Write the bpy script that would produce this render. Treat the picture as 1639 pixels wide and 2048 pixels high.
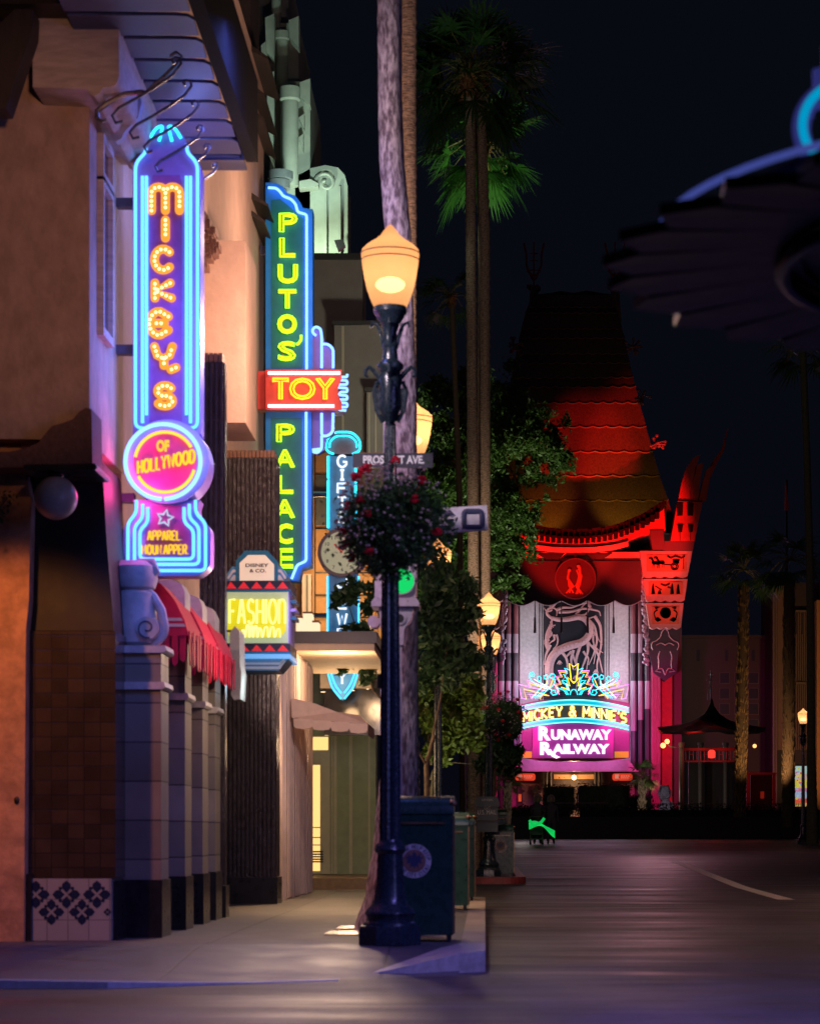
import bpy, math, random
import numpy as np
from mathutils import Vector, Matrix

random.seed(11)
rng = np.random.default_rng(11)
sc = bpy.context.scene
for o in list(bpy.data.objects):
    bpy.data.objects.remove(o)

# ---------------------------------------------------------------- camera
F = 4836.0                 # focal length in photograph pixels (85 mm on a 36 mm tall frame)
VX, VY = 970.0, 1665.0     # where the street vanishes
CH = 0.78                  # camera height
cam_d = bpy.data.cameras.new('camera')
cam = bpy.data.objects.new('camera', cam_d)
sc.collection.objects.link(cam)
cam.location = (0, 0, CH)
cam.rotation_euler = (math.radians(90), 0, 0)
cam_d.sensor_fit = 'VERTICAL'
cam_d.sensor_height = 36.0
cam_d.lens = 85.0
cam_d.shift_x = -(VX - 819.5) / 2048.0
cam_d.shift_y = (VY - 1024.0) / 2048.0
cam_d.clip_end = 2000
cam_d.clip_start = 0.2
cam_d.dof.use_dof = True
cam_d.dof.focus_distance = 120
cam_d.dof.aperture_fstop = 5.0
sc.camera = cam

# ---------------------------------------------------------------- world, night
w = bpy.data.worlds.new('World')
sc.world = w
w.use_nodes = True
nt = w.node_tree
bg = nt.nodes['Background']
tc = nt.nodes.new('ShaderNodeTexCoord')
sp = nt.nodes.new('ShaderNodeSeparateXYZ')
rp = nt.nodes.new('ShaderNodeValToRGB')
nt.links.new(tc.outputs['Generated'], sp.inputs[0])
nt.links.new(sp.outputs['Z'], rp.inputs[0])
rp.color_ramp.elements[0].position = 0.0
rp.color_ramp.elements[0].color = (0.0019, 0.0022, 0.0050, 1)
rp.color_ramp.elements[1].position = 0.35
rp.color_ramp.elements[1].color = (0.0024, 0.0031, 0.0060, 1)
nt.links.new(rp.outputs[0], bg.inputs[0])
bg.inputs[1].default_value = 1.0

sc.view_settings.view_transform = 'Standard'
sc.view_settings.look = 'None'
sc.view_settings.exposure = 0.0
sc.view_settings.gamma = 1.0
sc.cycles.max_bounces = 5
sc.cycles.diffuse_bounces = 3
sc.cycles.glossy_bounces = 3
sc.cycles.transparent_max_bounces = 12
sc.cycles.sample_clamp_indirect = 4.0
sc.cycles.sample_clamp_direct = 0.0
sc.cycles.use_denoising = True
sc.cycles.caustics_reflective = False
sc.cycles.caustics_refractive = False


def lamp(name, kind, loc, power, color, size=0.1, aim=None, spot=60, blend=0.5, parent=None):
    d = bpy.data.lights.new(name, kind)
    d.energy = power
    d.color = color
    if kind in ('POINT', 'SPOT'):
        d.shadow_soft_size = size
    if kind == 'SPOT':
        d.spot_size = math.radians(spot)
        d.spot_blend = blend
    if kind == 'AREA':
        d.size = size
    o = bpy.data.objects.new(name, d)
    sc.collection.objects.link(o)
    o.location = loc
    if aim is not None:
        o.rotation_euler = (Vector(aim) - Vector(loc)).to_track_quat('-Z', 'Y').to_euler()
    if parent is not None:
        o.parent = parent
        o.location = Vector(loc) - org(parent)
    return o


# ---------------------------------------------------------------- helpers
def P(px, py, Y):
    return Vector(((px - VX) * Y / F, Y, CH + (VY - py) * Y / F))


def XZ(px, py, Y):
    return ((px - VX) * Y / F, CH + (VY - py) * Y / F)


def M(px, Y):               # pixels to metres at a depth
    return px * Y / F


def org(o):
    v = Vector((0, 0, 0))
    while o is not None:
        v += Vector(o.location)
        o = o.parent
    return v


def tag(o, label=None, cat=None, group=None, kind=None):
    if label: o['label'] = label
    if cat: o['category'] = cat
    if group: o['group'] = group
    if kind: o['kind'] = kind
    return o


def thing(name, loc, label, cat, group=None):
    o = bpy.data.objects.new(name, None)
    o.empty_display_size = 0.1
    sc.collection.objects.link(o)
    o.location = loc
    return tag(o, label, cat, group)


def copy_tree(o, parent=None):
    c = o.copy()
    sc.collection.objects.link(c)
    c.parent = parent
    for ch in [x for x in bpy.data.objects if x.parent == o]:
        copy_tree(ch, c)
    return c


# ---------------------------------------------------------------- materials
def hexc(h):
    v = [int(h[i:i + 2], 16) / 255 for i in (0, 2, 4)]
    return tuple(x / 12.92 if x <= 0.04045 else ((x + 0.055) / 1.055) ** 2.4 for x in v)


def mat(name, col, rough=0.6, metal=0.0, var=0.25, scale=4.0, bump=0.0, bscale=None, emit=None, es=0.0,
        stretch=(1, 1, 1), col2=None, spec=0.5, transl=0.0, con=0.2):
    m = bpy.data.materials.new(name)
    m.use_nodes = True
    n = m.node_tree
    b = n.nodes['Principled BSDF']
    b.inputs['Roughness'].default_value = rough
    b.inputs['Metallic'].default_value = metal
    b.inputs['Specular IOR Level'].default_value = spec
    c = (*col, 1)
    if var > 0:
        t = n.nodes.new('ShaderNodeTexCoord')
        mp = n.nodes.new('ShaderNodeMapping')
        mp.inputs['Scale'].default_value = [scale * s for s in stretch]
        nz = n.nodes.new('ShaderNodeTexNoise')
        nz.inputs['Detail'].default_value = 7
        nz.inputs['Roughness'].default_value = 0.62
        n.links.new(t.outputs['Object'], mp.inputs[0])
        n.links.new(mp.outputs[0], nz.inputs['Vector'])
        r = n.nodes.new('ShaderNodeValToRGB')
        r.color_ramp.elements[0].position = 0.5 - con
        r.color_ramp.elements[1].position = 0.5 + con
        c2 = col2 or tuple(x * (1 - var) for x in col)
        r.color_ramp.elements[0].color = (*c2, 1)
        r.color_ramp.elements[1].color = (*[min(1, x * (1 + var * 0.4)) for x in col], 1)
        n.links.new(nz.outputs['Fac'], r.inputs[0])
        n.links.new(r.outputs[0], b.inputs['Base Color'])
        mr = n.nodes.new('ShaderNodeMapRange')
        mr.inputs['To Min'].default_value = max(0.02, rough - 0.12)
        mr.inputs['To Max'].default_value = min(1, rough + 0.12)
        n.links.new(nz.outputs['Fac'], mr.inputs[0])
        n.links.new(mr.outputs[0], b.inputs['Roughness'])
        if bump > 0:
            n2 = n.nodes.new('ShaderNodeTexNoise')
            n2.inputs['Scale'].default_value = bscale or scale * 6
            n2.inputs['Detail'].default_value = 5
            n.links.new(mp.outputs[0], n2.inputs['Vector'])
            n2.inputs['Scale'].default_value = (bscale or scale * 6) / scale
            bp = n.nodes.new('ShaderNodeBump')
            bp.inputs['Strength'].default_value = bump
            bp.inputs['Distance'].default_value = 0.02
            n.links.new(n2.outputs['Fac'], bp.inputs['Height'])
            n.links.new(bp.outputs[0], b.inputs['Normal'])
    else:
        b.inputs['Base Color'].default_value = c
    if emit is not None:
        b.inputs['Emission Color'].default_value = (*emit, 1)
        b.inputs['Emission Strength'].default_value = es
    if transl > 0:
        b.inputs['Transmission Weight'].default_value = 0.0
        tr = n.nodes.new('ShaderNodeBsdfTranslucent')
        tr.inputs[0].default_value = c
        mx = n.nodes.new('ShaderNodeMixShader')
        mx.inputs[0].default_value = transl
        out = n.nodes['Material Output']
        n.links.new(b.outputs[0], mx.inputs[1])
        n.links.new(tr.outputs[0], mx.inputs[2])
        n.links.new(mx.outputs[0], out.inputs[0])
    return m


def glow(name, col, s):
    """a neon tube or lit bulb: glass that gives off light"""
    m = bpy.data.materials.new(name)
    m.use_nodes = True
    n = m.node_tree
    n.nodes.clear()
    e = n.nodes.new('ShaderNodeEmission')
    e.inputs[0].default_value = (*col, 1)
    e.inputs[1].default_value = s
    out = n.nodes.new('ShaderNodeOutputMaterial')
    n.links.new(e.outputs[0], out.inputs[0])
    return m


def bricks(name, c1, c2, mortar, bw, bh, ms=0.012, rough=0.4, offset=0.0, bump=0.4, axes='XZ', noise=0.5, spec=0.5):
    m = bpy.data.materials.new(name)
    m.use_nodes = True
    n = m.node_tree
    b = n.nodes['Principled BSDF']
    b.inputs['Roughness'].default_value = rough
    b.inputs['Specular IOR Level'].default_value = spec
    t = n.nodes.new('ShaderNodeTexCoord')
    s = n.nodes.new('ShaderNodeSeparateXYZ')
    cb = n.nodes.new('ShaderNodeCombineXYZ')
    n.links.new(t.outputs['Object'], s.inputs[0])
    sh = n.nodes.new('ShaderNodeMath'); sh.operation = 'ADD'; sh.inputs[1].default_value = bw * 0.5 if bw > 1 else 0.0
    n.links.new(s.outputs[axes[0]], sh.inputs[0])
    n.links.new(sh.outputs[0], cb.inputs[0])
    n.links.new(s.outputs[axes[1]], cb.inputs[1])
    br = n.nodes.new('ShaderNodeTexBrick')
    br.offset = offset
    br.inputs['Color1'].default_value = (*c1, 1)
    br.inputs['Color2'].default_value = (*c2, 1)
    br.inputs['Mortar'].default_value = (*mortar, 1)
    br.inputs['Scale'].default_value = 1
    br.inputs['Mortar Size'].default_value = ms
    br.inputs['Mortar Smooth'].default_value = 0.3
    br.inputs['Bias'].default_value = 0
    br.inputs['Brick Width'].default_value = bw
    br.inputs['Row Height'].default_value = bh
    n.links.new(cb.outputs[0], br.inputs['Vector'])
    nz = n.nodes.new('ShaderNodeTexNoise')
    nz.inputs['Scale'].default_value = 3.5
    nz.inputs['Detail'].default_value = 8
    n.links.new(t.outputs['Object'], nz.inputs['Vector'])
    mx = n.nodes.new('ShaderNodeMix')
    mx.data_type = 'RGBA'
    mx.blend_type = 'MULTIPLY'
    mx.inputs[0].default_value = noise
    n.links.new(br.outputs['Color'], mx.inputs[6])
    n.links.new(nz.outputs['Fac'], mx.inputs[7])
    n.links.new(mx.outputs[2], b.inputs['Base Color'])
    mr = n.nodes.new('ShaderNodeMapRange')
    mr.inputs['To Min'].default_value = rough * 0.6
    mr.inputs['To Max'].default_value = min(1, rough * 1.5)
    n.links.new(nz.outputs['Fac'], mr.inputs[0])
    n.links.new(mr.outputs[0], b.inputs['Roughness'])
    bp = n.nodes.new('ShaderNodeBump')
    bp.inputs['Strength'].default_value = bump
    bp.inputs['Distance'].default_value = 0.006
    bp.invert = True
    n.links.new(br.outputs['Fac'], bp.inputs['Height'])
    n.links.new(bp.outputs[0], b.inputs['Normal'])
    return m


# ---------------------------------------------------------------- mesh builder
class MB:
    def __init__(s):
        s.v = []; s.f = []; s.mi = []; s.cur = 0

    def add(s, vs, fs):
        b = len(s.v)
        s.v.extend([tuple(p) for p in vs])
        for f in fs:
            s.f.append(tuple(b + i for i in f))
            s.mi.append(s.cur)
        return s

    def box(s, x0, x1, y0, y1, z0, z1):
        if x0 > x1: x0, x1 = x1, x0
        if y0 > y1: y0, y1 = y1, y0
        if z0 > z1: z0, z1 = z1, z0
        vs = [(x0, y0, z0), (x1, y0, z0), (x1, y1, z0), (x0, y1, z0), (x0, y0, z1), (x1, y0, z1), (x1, y1, z1), (x0, y1, z1)]
        return s.add(vs, [(0, 3, 2, 1), (4, 5, 6, 7), (0, 1, 5, 4), (1, 2, 6, 5), (2, 3, 7, 6), (3, 0, 4, 7)])

    def prism(s, pts, y0, y1, ax='Y'):
        """outline in the plane across ax, drawn from y0 to y1"""
        n = len(pts)
        area = sum(pts[i][0] * pts[(i + 1) % n][1] - pts[(i + 1) % n][0] * pts[i][1] for i in range(n))
        if area < 0: pts = pts[::-1]
        if ax == 'Y': g = lambda a, b, t: (a, t, b)
        elif ax == 'X': g = lambda a, b, t: (t, a, b)
        else: g = lambda a, b, t: (a, b, t)
        vs = [g(a, b, y0) for a, b in pts] + [g(a, b, y1) for a, b in pts]
        fs = [tuple(range(n)), tuple(range(2 * n - 1, n - 1, -1))]
        for i in range(n):
            j = (i + 1) % n
            fs.append((i, i + n, j + n, j))
        return s.add(vs, fs)

    def slab(s, pxs, Y, th):
        return s.prism([XZ(a, b, Y) for a, b in pxs], Y, Y + th)

    def pbox(s, x0, y0, x1, y1, Y, th):
        a = P(x0, y0, Y); b = P(x1, y1, Y)
        return s.box(a.x, b.x, Y, Y + th, a.z, b.z)

    def tube(s, pts, r, n=6, closed=False, r2=None, radii=None, flat=1.0):
        pts = [Vector(p) for p in pts]
        q = [pts[0]]
        for p in pts[1:]:
            if (p - q[-1]).length > 1e-5: q.append(p)
        pts = q
        m = len(pts)
        if m < 2: return s
        if closed and (pts[0] - pts[-1]).length < 1e-4: pts.pop(); m -= 1
        vs = []
        up = None
        for i, p in enumerate(pts):
            if closed: t = pts[(i + 1) % m] - pts[i - 1]
            else: t = pts[min(i + 1, m - 1)] - pts[max(i - 1, 0)]
            t = t.normalized() if t.length > 1e-9 else Vector((0, 0, 1))
            if up is None:
                up = Vector((0, 1, 0)) if abs(t.y) < 0.9 else Vector((1, 0, 0))
            a = (up - t * up.dot(t))
            a = a.normalized() if a.length > 1e-6 else t.orthogonal().normalized()
            b = t.cross(a)
            up = a
            rr = radii[i] if radii else (r + (r2 - r) * i / (m - 1) if r2 is not None else r)
            for k in range(n):
                an = 2 * math.pi * k / n
                o = a * math.cos(an) * rr + b * math.sin(an) * rr
                o.y *= flat
                vs.append(p + o)
        fs = []
        for i in range(m if closed else m - 1):
            j = (i + 1) % m
            for k in range(n):
                l = (k + 1) % n
                fs.append((i * n + k, i * n + l, j * n + l, j * n + k))
        if not closed:
            fs.append(tuple(range(n))[::-1]); fs.append(tuple((m - 1) * n + k for k in range(n)))
        return s.add(vs, fs)

    def ptube(s, pxs, Y, r, n=6, closed=False, flat=1.0):
        return s.tube([P(a, b, Y) for a, b in pxs], r, n, closed, flat=flat)

    def lathe(s, prof, c=(0, 0, 0), n=20, flute=0, fd=0.0, ang=0.0):
        vs = []
        for r, z in prof:
            for k in range(n):
                an = 2 * math.pi * k / n + ang
                rr = r * (1 - fd * (0.5 + 0.5 * math.cos(flute * an))) if flute else r
                vs.append((c[0] + rr * math.cos(an), c[1] + rr * math.sin(an), c[2] + z))
        fs = []
        m = len(prof)
        for i in range(m - 1):
            for k in range(n):
                l = (k + 1) % n
                fs.append((i * n + k, i * n + l, (i + 1) * n + l, (i + 1) * n + k))
        fs.append(tuple(range(n))[::-1]); fs.append(tuple((m - 1) * n + k for k in range(n)))
        return s.add(vs, fs)

    def ball(s, c, rx, ry=None, rz=None, n=12, m=8):
        ry = rx if ry is None else ry; rz = rx if rz is None else rz
        vs = []
        for i in range(1, m):
            th = math.pi * i / m
            for k in range(n):
                an = 2 * math.pi * k / n
                vs.append((c[0] + rx * math.sin(th) * math.cos(an), c[1] + ry * math.sin(th) * math.sin(an), c[2] - rz * math.cos(th)))
        vs.append((c[0], c[1], c[2] - rz)); vs.append((c[0], c[1], c[2] + rz))
        fs = []
        for i in range(m - 2):
            for k in range(n):
                l = (k + 1) % n
                fs.append((i * n + k, i * n + l, (i + 1) * n + l, (i + 1) * n + k))
        B = (m - 1) * n
        for k in range(n):
            l = (k + 1) % n
            fs.append((B, l, k)); fs.append((B + 1, (m - 2) * n + k, (m - 2) * n + l))
        return s.add(vs, fs)

    def disc(s, px, py, rp, Y, th, n=48):
        return s.slab([(px + rp * math.cos(2 * math.pi * k / n), py + rp * math.sin(2 * math.pi * k / n)) for k in range(n)], Y, th)

    def build(s, name, mats, parent=None, angle=35):
        me = bpy.data.meshes.new(name)
        o_ = org(parent) if parent is not None else Vector((0, 0, 0))
        vs = np.array(s.v, dtype=float) - np.array(o_)
        me.from_pydata(vs.tolist(), [], s.f)
        if not isinstance(mats, (list, tuple)): mats = [mats]
        for m in mats: me.materials.append(m)
        if len(mats) > 1: me.polygons.foreach_set('material_index', s.mi)
        if angle:
            me.polygons.foreach_set('use_smooth', [True] * len(me.polygons))
            me.set_sharp_from_angle(angle=math.radians(angle))
        me.update()
        o = bpy.data.objects.new(name, me)
        sc.collection.objects.link(o)
        if parent is not None: o.parent = parent
        return o


def base_loc(px, py, Y):
    return P(px, py, Y)


# ---------------------------------------------------------------- stroke letters
def A_(cx, cy, rx, ry, a0, a1, n=9):
    return [(cx + rx * math.cos(math.radians(a0 + (a1 - a0) * i / n)), cy + ry * math.sin(math.radians(a0 + (a1 - a0) * i / n))) for i in range(n + 1)]


SF = {
    'A': [[(0, 0), (.3, 1), (.4, 1), (.7, 0)], [(.12, .35), (.58, .35)]],
    'B': [[(0, 0), (0, 1), (.35, 1)] + A_(.38, .76, .25, .24, 90, -90) + [(0, .52)], [(.38, .52)] + A_(.4, .26, .3, .26, 90, -90) + [(0, 0)]],
    'C': [A_(.4, .5, .4, .5, 45, 315, 16)],
    'D': [[(0, 0), (0, 1), (.25, 1)] + A_(.3, .5, .4, .5, 90, -90, 14) + [(0, 0)]],
    'E': [[(.6, 1), (0, 1), (0, 0), (.6, 0)], [(0, .5), (.5, .5)]],
    'F': [[(.6, 1), (0, 1), (0, 0)], [(0, .52), (.48, .52)]],
    'G': [A_(.4, .5, .4, .5, 45, 330, 16) + [(.78, .45), (.45, .45)]],
    'H': [[(0, 0), (0, 1)], [(.65, 0), (.65, 1)], [(0, .5), (.65, .5)]],
    'I': [[(.0, 0), (.0, 1)]],
    'J': [[(.5, 1), (.5, .28)] + A_(.25, .27, .25, .27, 0, -180, 10)],
    'K': [[(0, 0), (0, 1)], [(.6, 1), (.02, .48), (.65, 0)]],
    'L': [[(0, 1), (0, 0), (.55, 0)]],
    'M': [[(0, 0), (.05, 1), (.4, .3), (.75, 1), (.8, 0)]],
    'm': [[(0, 0), (0, .75)] + A_(.22, .75, .22, .25, 180, 0, 8) + [(.44, 0)], [(.44, .75)] + A_(.66, .75, .22, .25, 180, 0, 8) + [(.88, 0)]],
    'N': [[(0, 0), (0, 1), (.65, 0), (.65, 1)]],
    'n': [[(0, 0), (0, 1)], [(0, .8), (.15, 1), (.35, 1), (.5, .85), (.5, 0)]],
    'O': [A_(.4, .5, .4, .5, 90, 450, 22)],
    'P': [[(0, 0), (0, 1), (.35, 1)] + A_(.38, .73, .27, .27, 90, -90, 10) + [(0, .46)]],
    'R': [[(0, 0), (0, 1), (.35, 1)] + A_(.38, .74, .26, .26, 90, -90, 10) + [(0, .48)], [(.32, .48), (.66, 0)]],
    'S': [A_(.33, .74, .3, .26, 30, 270, 12) + A_(.33, .25, .32, .25, 90, -150, 12)],
    'T': [[(0, 1), (.7, 1)], [(.35, 1), (.35, 0)]],
    'U': [[(0, 1), (0, .3)] + A_(.33, .3, .33, .3, 180, 360, 12) + [(.66, 1)]],
    'V': [[(0, 1), (.35, 0), (.7, 1)]],
    'W': [[(0, 1), (.22, 0), (.48, .8), (.74, 0), (.96, 1)]],
    'Y': [[(0, 1), (.35, .48), (.7, 1)], [(.35, .48), (.35, 0)]],
    '&': [[(.75, 0), (.2, .72)] + A_(.35, .8, .17, .2, 200, -30, 10) + [(.2, .45)] + A_(.3, .24, .28, .24, 140, 330, 10) + [(.7, .5)]],
    "'": [[(.05, 1), (0, .75)]],
    '.': [[(0, 0), (0, .04)]],
    ' ': [],
}


def glyph_w(ch):
    pts = [p for st in SF[ch] for p in st]
    return max([p[0] for p in pts]) if pts else 0.4


def word_strokes(txt, x0, y0, x1, y1, gap=0.25, slant=0.0):
    """strokes of a word that fill a pixel box, y down"""
    wd = [glyph_w(c) for c in txt]
    tot = sum(wd) + gap * (len(txt) - 1)
    sx = (x1 - x0) / tot if tot > 1e-6 else 0.0
    out = []
    x = 0.0
    for c, g in zip(txt, wd):
        for st in SF[c]:
            out.append([(x0 + (x + px) * sx, y1 - (y1 - y0) * py + slant * (x + px) * sx) for px, py in st])
        x += g + gap
    return out


def resample(pts, d):
    out = [pts[0]]
    acc = 0
    for a, b in zip(pts[:-1], pts[1:]):
        L = math.dist(a, b)
        t = d - acc
        while t <= L:
            out.append((a[0] + (b[0] - a[0]) * t / L, a[1] + (b[1] - a[1]) * t / L))
            t += d
        acc = (L - (t - d))
    return out


def text_mesh(mb, body, x0, y0, x1, y1, Y, depth=0.01, bold=0.0, skew=0.0, shear=0.0):
    """flat lettering filling a pixel box, standing proud of depth Y"""
    cu = bpy.data.curves.new('t', 'FONT')
    cu.body = body
    cu.size = 1
    cu.offset = bold
    cu.shear = shear
    cu.resolution_u = 4
    cu.align_x = 'CENTER'
    ob = bpy.data.objects.new('t', cu)
    sc.collection.objects.link(ob)
    bpy.context.view_layer.update()
    me = ob.evaluated_get(bpy.context.evaluated_depsgraph_get()).to_mesh()
    vs = [v.co.copy() for v in me.vertices]
    fs = [tuple(p.vertices) for p in me.polygons]
    xa = min(v.x for v in vs); xb = max(v.x for v in vs); ya = min(v.y for v in vs); yb = max(v.y for v in vs)
    bpy.data.objects.remove(ob)
    bpy.data.curves.remove(cu)
    pts = []
    for v in vs:
        u = (v.x - xa) / (xb - xa); t = (v.y - ya) / (yb - ya)
        px = x0 + (x1 - x0) * u; py = y1 + (y0 - y1) * t + skew * u
        p = P(px, py, Y)
        p.y -= depth
        pts.append(p)
    mb.add(pts, fs)
    return mb


def leaves(mb, centers, radii, n, size, flat=1.0, droop=0.0, aspect=2.2, loose=0.12):
    """n leaf-shaped faces scattered near the surfaces of many small clumps"""
    centers = np.array(centers); radii = np.array(radii)
    wt = radii ** 2; wt = wt / wt.sum()
    idx = rng.choice(len(centers), n, p=wt)
    d = rng.normal(size=(n, 3)); d /= np.linalg.norm(d, axis=1)[:, None]
    rr = radii[idx] * (0.45 + 0.6 * rng.random(n) ** 0.6)
    rr = rr * np.where(rng.random(n) < loose, 1.2 + 1.1 * rng.random(n), 1.0)
    p = centers[idx] + d * rr[:, None] * np.array([1, 1, flat])
    a = rng.normal(size=(n, 3)) + np.array([0, 0, -droop]); a /= np.linalg.norm(a, axis=1)[:, None]
    b = np.cross(a, rng.normal(size=(n, 3))); b /= np.linalg.norm(b, axis=1)[:, None]
    L = size * (0.6 + 0.8 * rng.random(n))[:, None]
    W = L / aspect
    q = np.stack([p - a * L * .5, p + b * W * .5, p + a * L * .5, p - b * W * .5], axis=1).reshape(-1, 3)
    base = len(mb.v)
    mb.v.extend(map(tuple, q.tolist()))
    mb.f.extend([(base + 4 * i, base + 4 * i + 1, base + 4 * i + 2, base + 4 * i + 3) for i in range(n)])
    mb.mi.extend([mb.cur] * n)
    return mb

# ================================================================ materials
m_asphalt = mat('asphalt', (0.075, 0.072, 0.08), rough=0.46, var=0.6, scale=0.9, bump=0.9, bscale=14, stretch=(0.22, 1.6, 1))
m_walk = bricks('sidewalk_concrete', (0.18, 0.166, 0.162), (0.14, 0.13, 0.128), (0.07, 0.065, 0.065), 1.3, 1.6, ms=0.014, rough=0.6, axes='XY', noise=0.9, bump=0.5)
m_ramp = bricks('ramp_concrete', (0.145, 0.138, 0.15), (0.12, 0.113, 0.124), (0.07, 0.065, 0.07), 1.31, 1.25, ms=0.010, rough=0.5, axes='XY', noise=0.75, bump=0.5)
def road_surface():
    m = mat('asphalt', (0.043, 0.041, 0.052), rough=0.42, var=0.5, scale=0.5, bump=0, stretch=(1, 1, 1))
    n = m.node_tree; b = n.nodes['Principled BSDF']
    t = n.nodes.new('ShaderNodeTexCoord')
    def noise(scale, stretch, detail=6):
        mp = n.nodes.new('ShaderNodeMapping'); mp.inputs['Scale'].default_value = [scale * s for s in stretch]
        z = n.nodes.new('ShaderNodeTexNoise'); z.inputs['Scale'].default_value = 1; z.inputs['Detail'].default_value = detail; z.inputs['Roughness'].default_value = .65
        n.links.new(t.outputs['Object'], mp.inputs[0]); n.links.new(mp.outputs[0], z.inputs['Vector']); return z
    grit = noise(45, (1, 1, 1), 3); worn = noise(1.0, (.30, 1.5, 1), 9); patch = noise(.35, (1, .7, 1), 4)
    base = b.inputs['Base Color'].links[0].from_socket
    def ramp(src, lo, hi, a, c):
        r = n.nodes.new('ShaderNodeMapRange'); r.inputs['From Min'].default_value = lo; r.inputs['From Max'].default_value = hi
        r.inputs['To Min'].default_value = a; r.inputs['To Max'].default_value = c; n.links.new(src, r.inputs[0]); return r.outputs[0]
    def mul(a, c):
        x = n.nodes.new('ShaderNodeMath'); x.operation = 'MULTIPLY'; n.links.new(a, x.inputs[0]); n.links.new(c, x.inputs[1]); return x.outputs[0]
    vo = n.nodes.new('ShaderNodeTexVoronoi'); vo.feature = 'DISTANCE_TO_EDGE'; vo.inputs['Scale'].default_value = .42
    ds = noise(1.3, (1, 1, 1), 5); va = n.nodes.new('ShaderNodeVectorMath'); va.operation = 'ADD'
    n.links.new(t.outputs['Object'], va.inputs[0]); n.links.new(ds.outputs['Color'], va.inputs[1]); n.links.new(va.outputs[0], vo.inputs['Vector'])
    crack = ramp(vo.outputs['Distance'], .0, .012, .35, 1.0)
    k = mul(crack, mul(mul(ramp(grit.outputs['Fac'], .35, .65, .65, 1.35), ramp(worn.outputs['Fac'], .3, .7, .68, 1.2)), ramp(patch.outputs['Fac'], .42, .58, .62, 1.2)))
    vm = n.nodes.new('ShaderNodeVectorMath'); vm.operation = 'SCALE'
    n.links.new(base, vm.inputs[0]); n.links.new(k, vm.inputs['Scale']); n.links.new(vm.outputs[0], b.inputs['Base Color'])
    for l in list(b.inputs['Roughness'].links): n.links.remove(l)
    n.links.new(ramp(worn.outputs['Fac'], .3, .7, .36, .68), b.inputs['Roughness'])
    b.inputs['Specular IOR Level'].default_value = .35
    bp = n.nodes.new('ShaderNodeBump'); bp.inputs['Strength'].default_value = .6; bp.inputs['Distance'].default_value = .012
    n.links.new(mul(grit.outputs['Fac'], worn.outputs['Fac']), bp.inputs['Height']); n.links.new(bp.outputs[0], b.inputs['Normal'])
    return m
m_asphalt = road_surface()
m_kerb = mat('kerb_paint', (0.42, 0.38, 0.36), rough=0.55, var=0.35, scale=3, bump=0.3)
m_redkerb = mat('red_kerb_paint', (0.33, 0.05, 0.05), rough=0.5, var=0.5, scale=3, bump=0.3)
m_line = mat('road_paint', (0.75, 0.66, 0.60), rough=0.6, var=0.55, scale=5)
m_iron = mat('lamp_iron', (0.018, 0.032, 0.046), rough=0.27, metal=0.0, var=0.4, scale=7, bump=0.15, spec=0.8)
m_dark = mat('dark_metal', (0.02, 0.02, 0.024), rough=0.4, var=0.3, scale=6)
m_white = mat('white_paint', (0.85, 0.83, 0.82), rough=0.45, var=0.2, scale=4)
m_lilac_post = mat('pale_post_paint', (0.55, 0.48, 0.56), rough=0.4, var=0.2, scale=5)

# ================================================================ ground
def road_z(Y):
    if Y < 40: return -0.13
    if Y < 105: return -0.13 + (Y - 40) * 0.0098
    return 0.507

xs = [-60, -30, -12, -5, -2.6, -1, 0, 1, 3, 6, 10, 16, 25, 45, 90]
ysr = [-30, 0, 8, 12, 16, 20, 25, 30, 35, 40, 50, 60, 70, 80, 90, 105, 130, 170, 260, 500]
mb = MB()
mb.add([(x, y, road_z(y)) for y in ysr for x in xs],
       [(j * len(xs) + i, j * len(xs) + i + 1, (j + 1) * len(xs) + i + 1, (j + 1) * len(xs) + i)
        for j in range(len(ysr) - 1) for i in range(len(xs) - 1)])
tag(mb.build('road', m_asphalt, angle=0), kind='structure')

mb = MB()
mb.box(-6, -0.17, 16.9, 29, -0.3, 0.0)
mb.box(-6, -1.25, 29, 42, -0.3, 0.0)
tag(mb.build('sidewalk', m_walk, angle=0), kind='structure')

# corner ramp that drops to the cross street
mb = MB()
gx = [-6, -2.9, -2.2, -1.8, -1.4, -0.9, -0.5, -0.17]
def edge_z(x): return -0.085 if x < -2.4 else max(-0.128, -0.085 - (x + 2.4) * 0.05)
def edge_y(x): return 14.2 if x < -2.2 else 14.2 + (x + 2.2) * 0.55
N = 8
vs = []
for j in range(N + 1):
    t = j / N
    s_ = t * t * (3 - 2 * t)
    for x in gx:
        ye = edge_y(x)
        vs.append((x, ye + (16.9 - ye) * t, edge_z(x) * (1 - s_) + 0.0 * s_))
k = len(gx)
fs = [(j * k + i, j * k + i + 1, (j + 1) * k + i + 1, (j + 1) * k + i) for j in range(N) for i in range(k - 1)]
mb.add(vs, fs)
tag(mb.build('pavement_ramp', m_ramp, angle=40), kind='structure')
mb = MB()
for a, b in zip(gx[:-3], gx[1:-2]):
    mb.add([(a, edge_y(a) - 0.10, -0.131), (b, edge_y(b) - 0.10, -0.131), (b, edge_y(b) - .1, edge_z(b) + .004), (a, edge_y(a) - .1, edge_z(a) + .004),
            (b, edge_y(b) + 0.02, edge_z(b) + .004), (a, edge_y(a) + 0.02, edge_z(a) + .004)],
           [(0, 1, 2, 3), (3, 2, 4, 5)])
tag(mb.build('cross_street_kerb', mat('blue_kerb_paint', (0.38, 0.40, 0.44), var=.3), angle=0), kind='structure')

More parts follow.
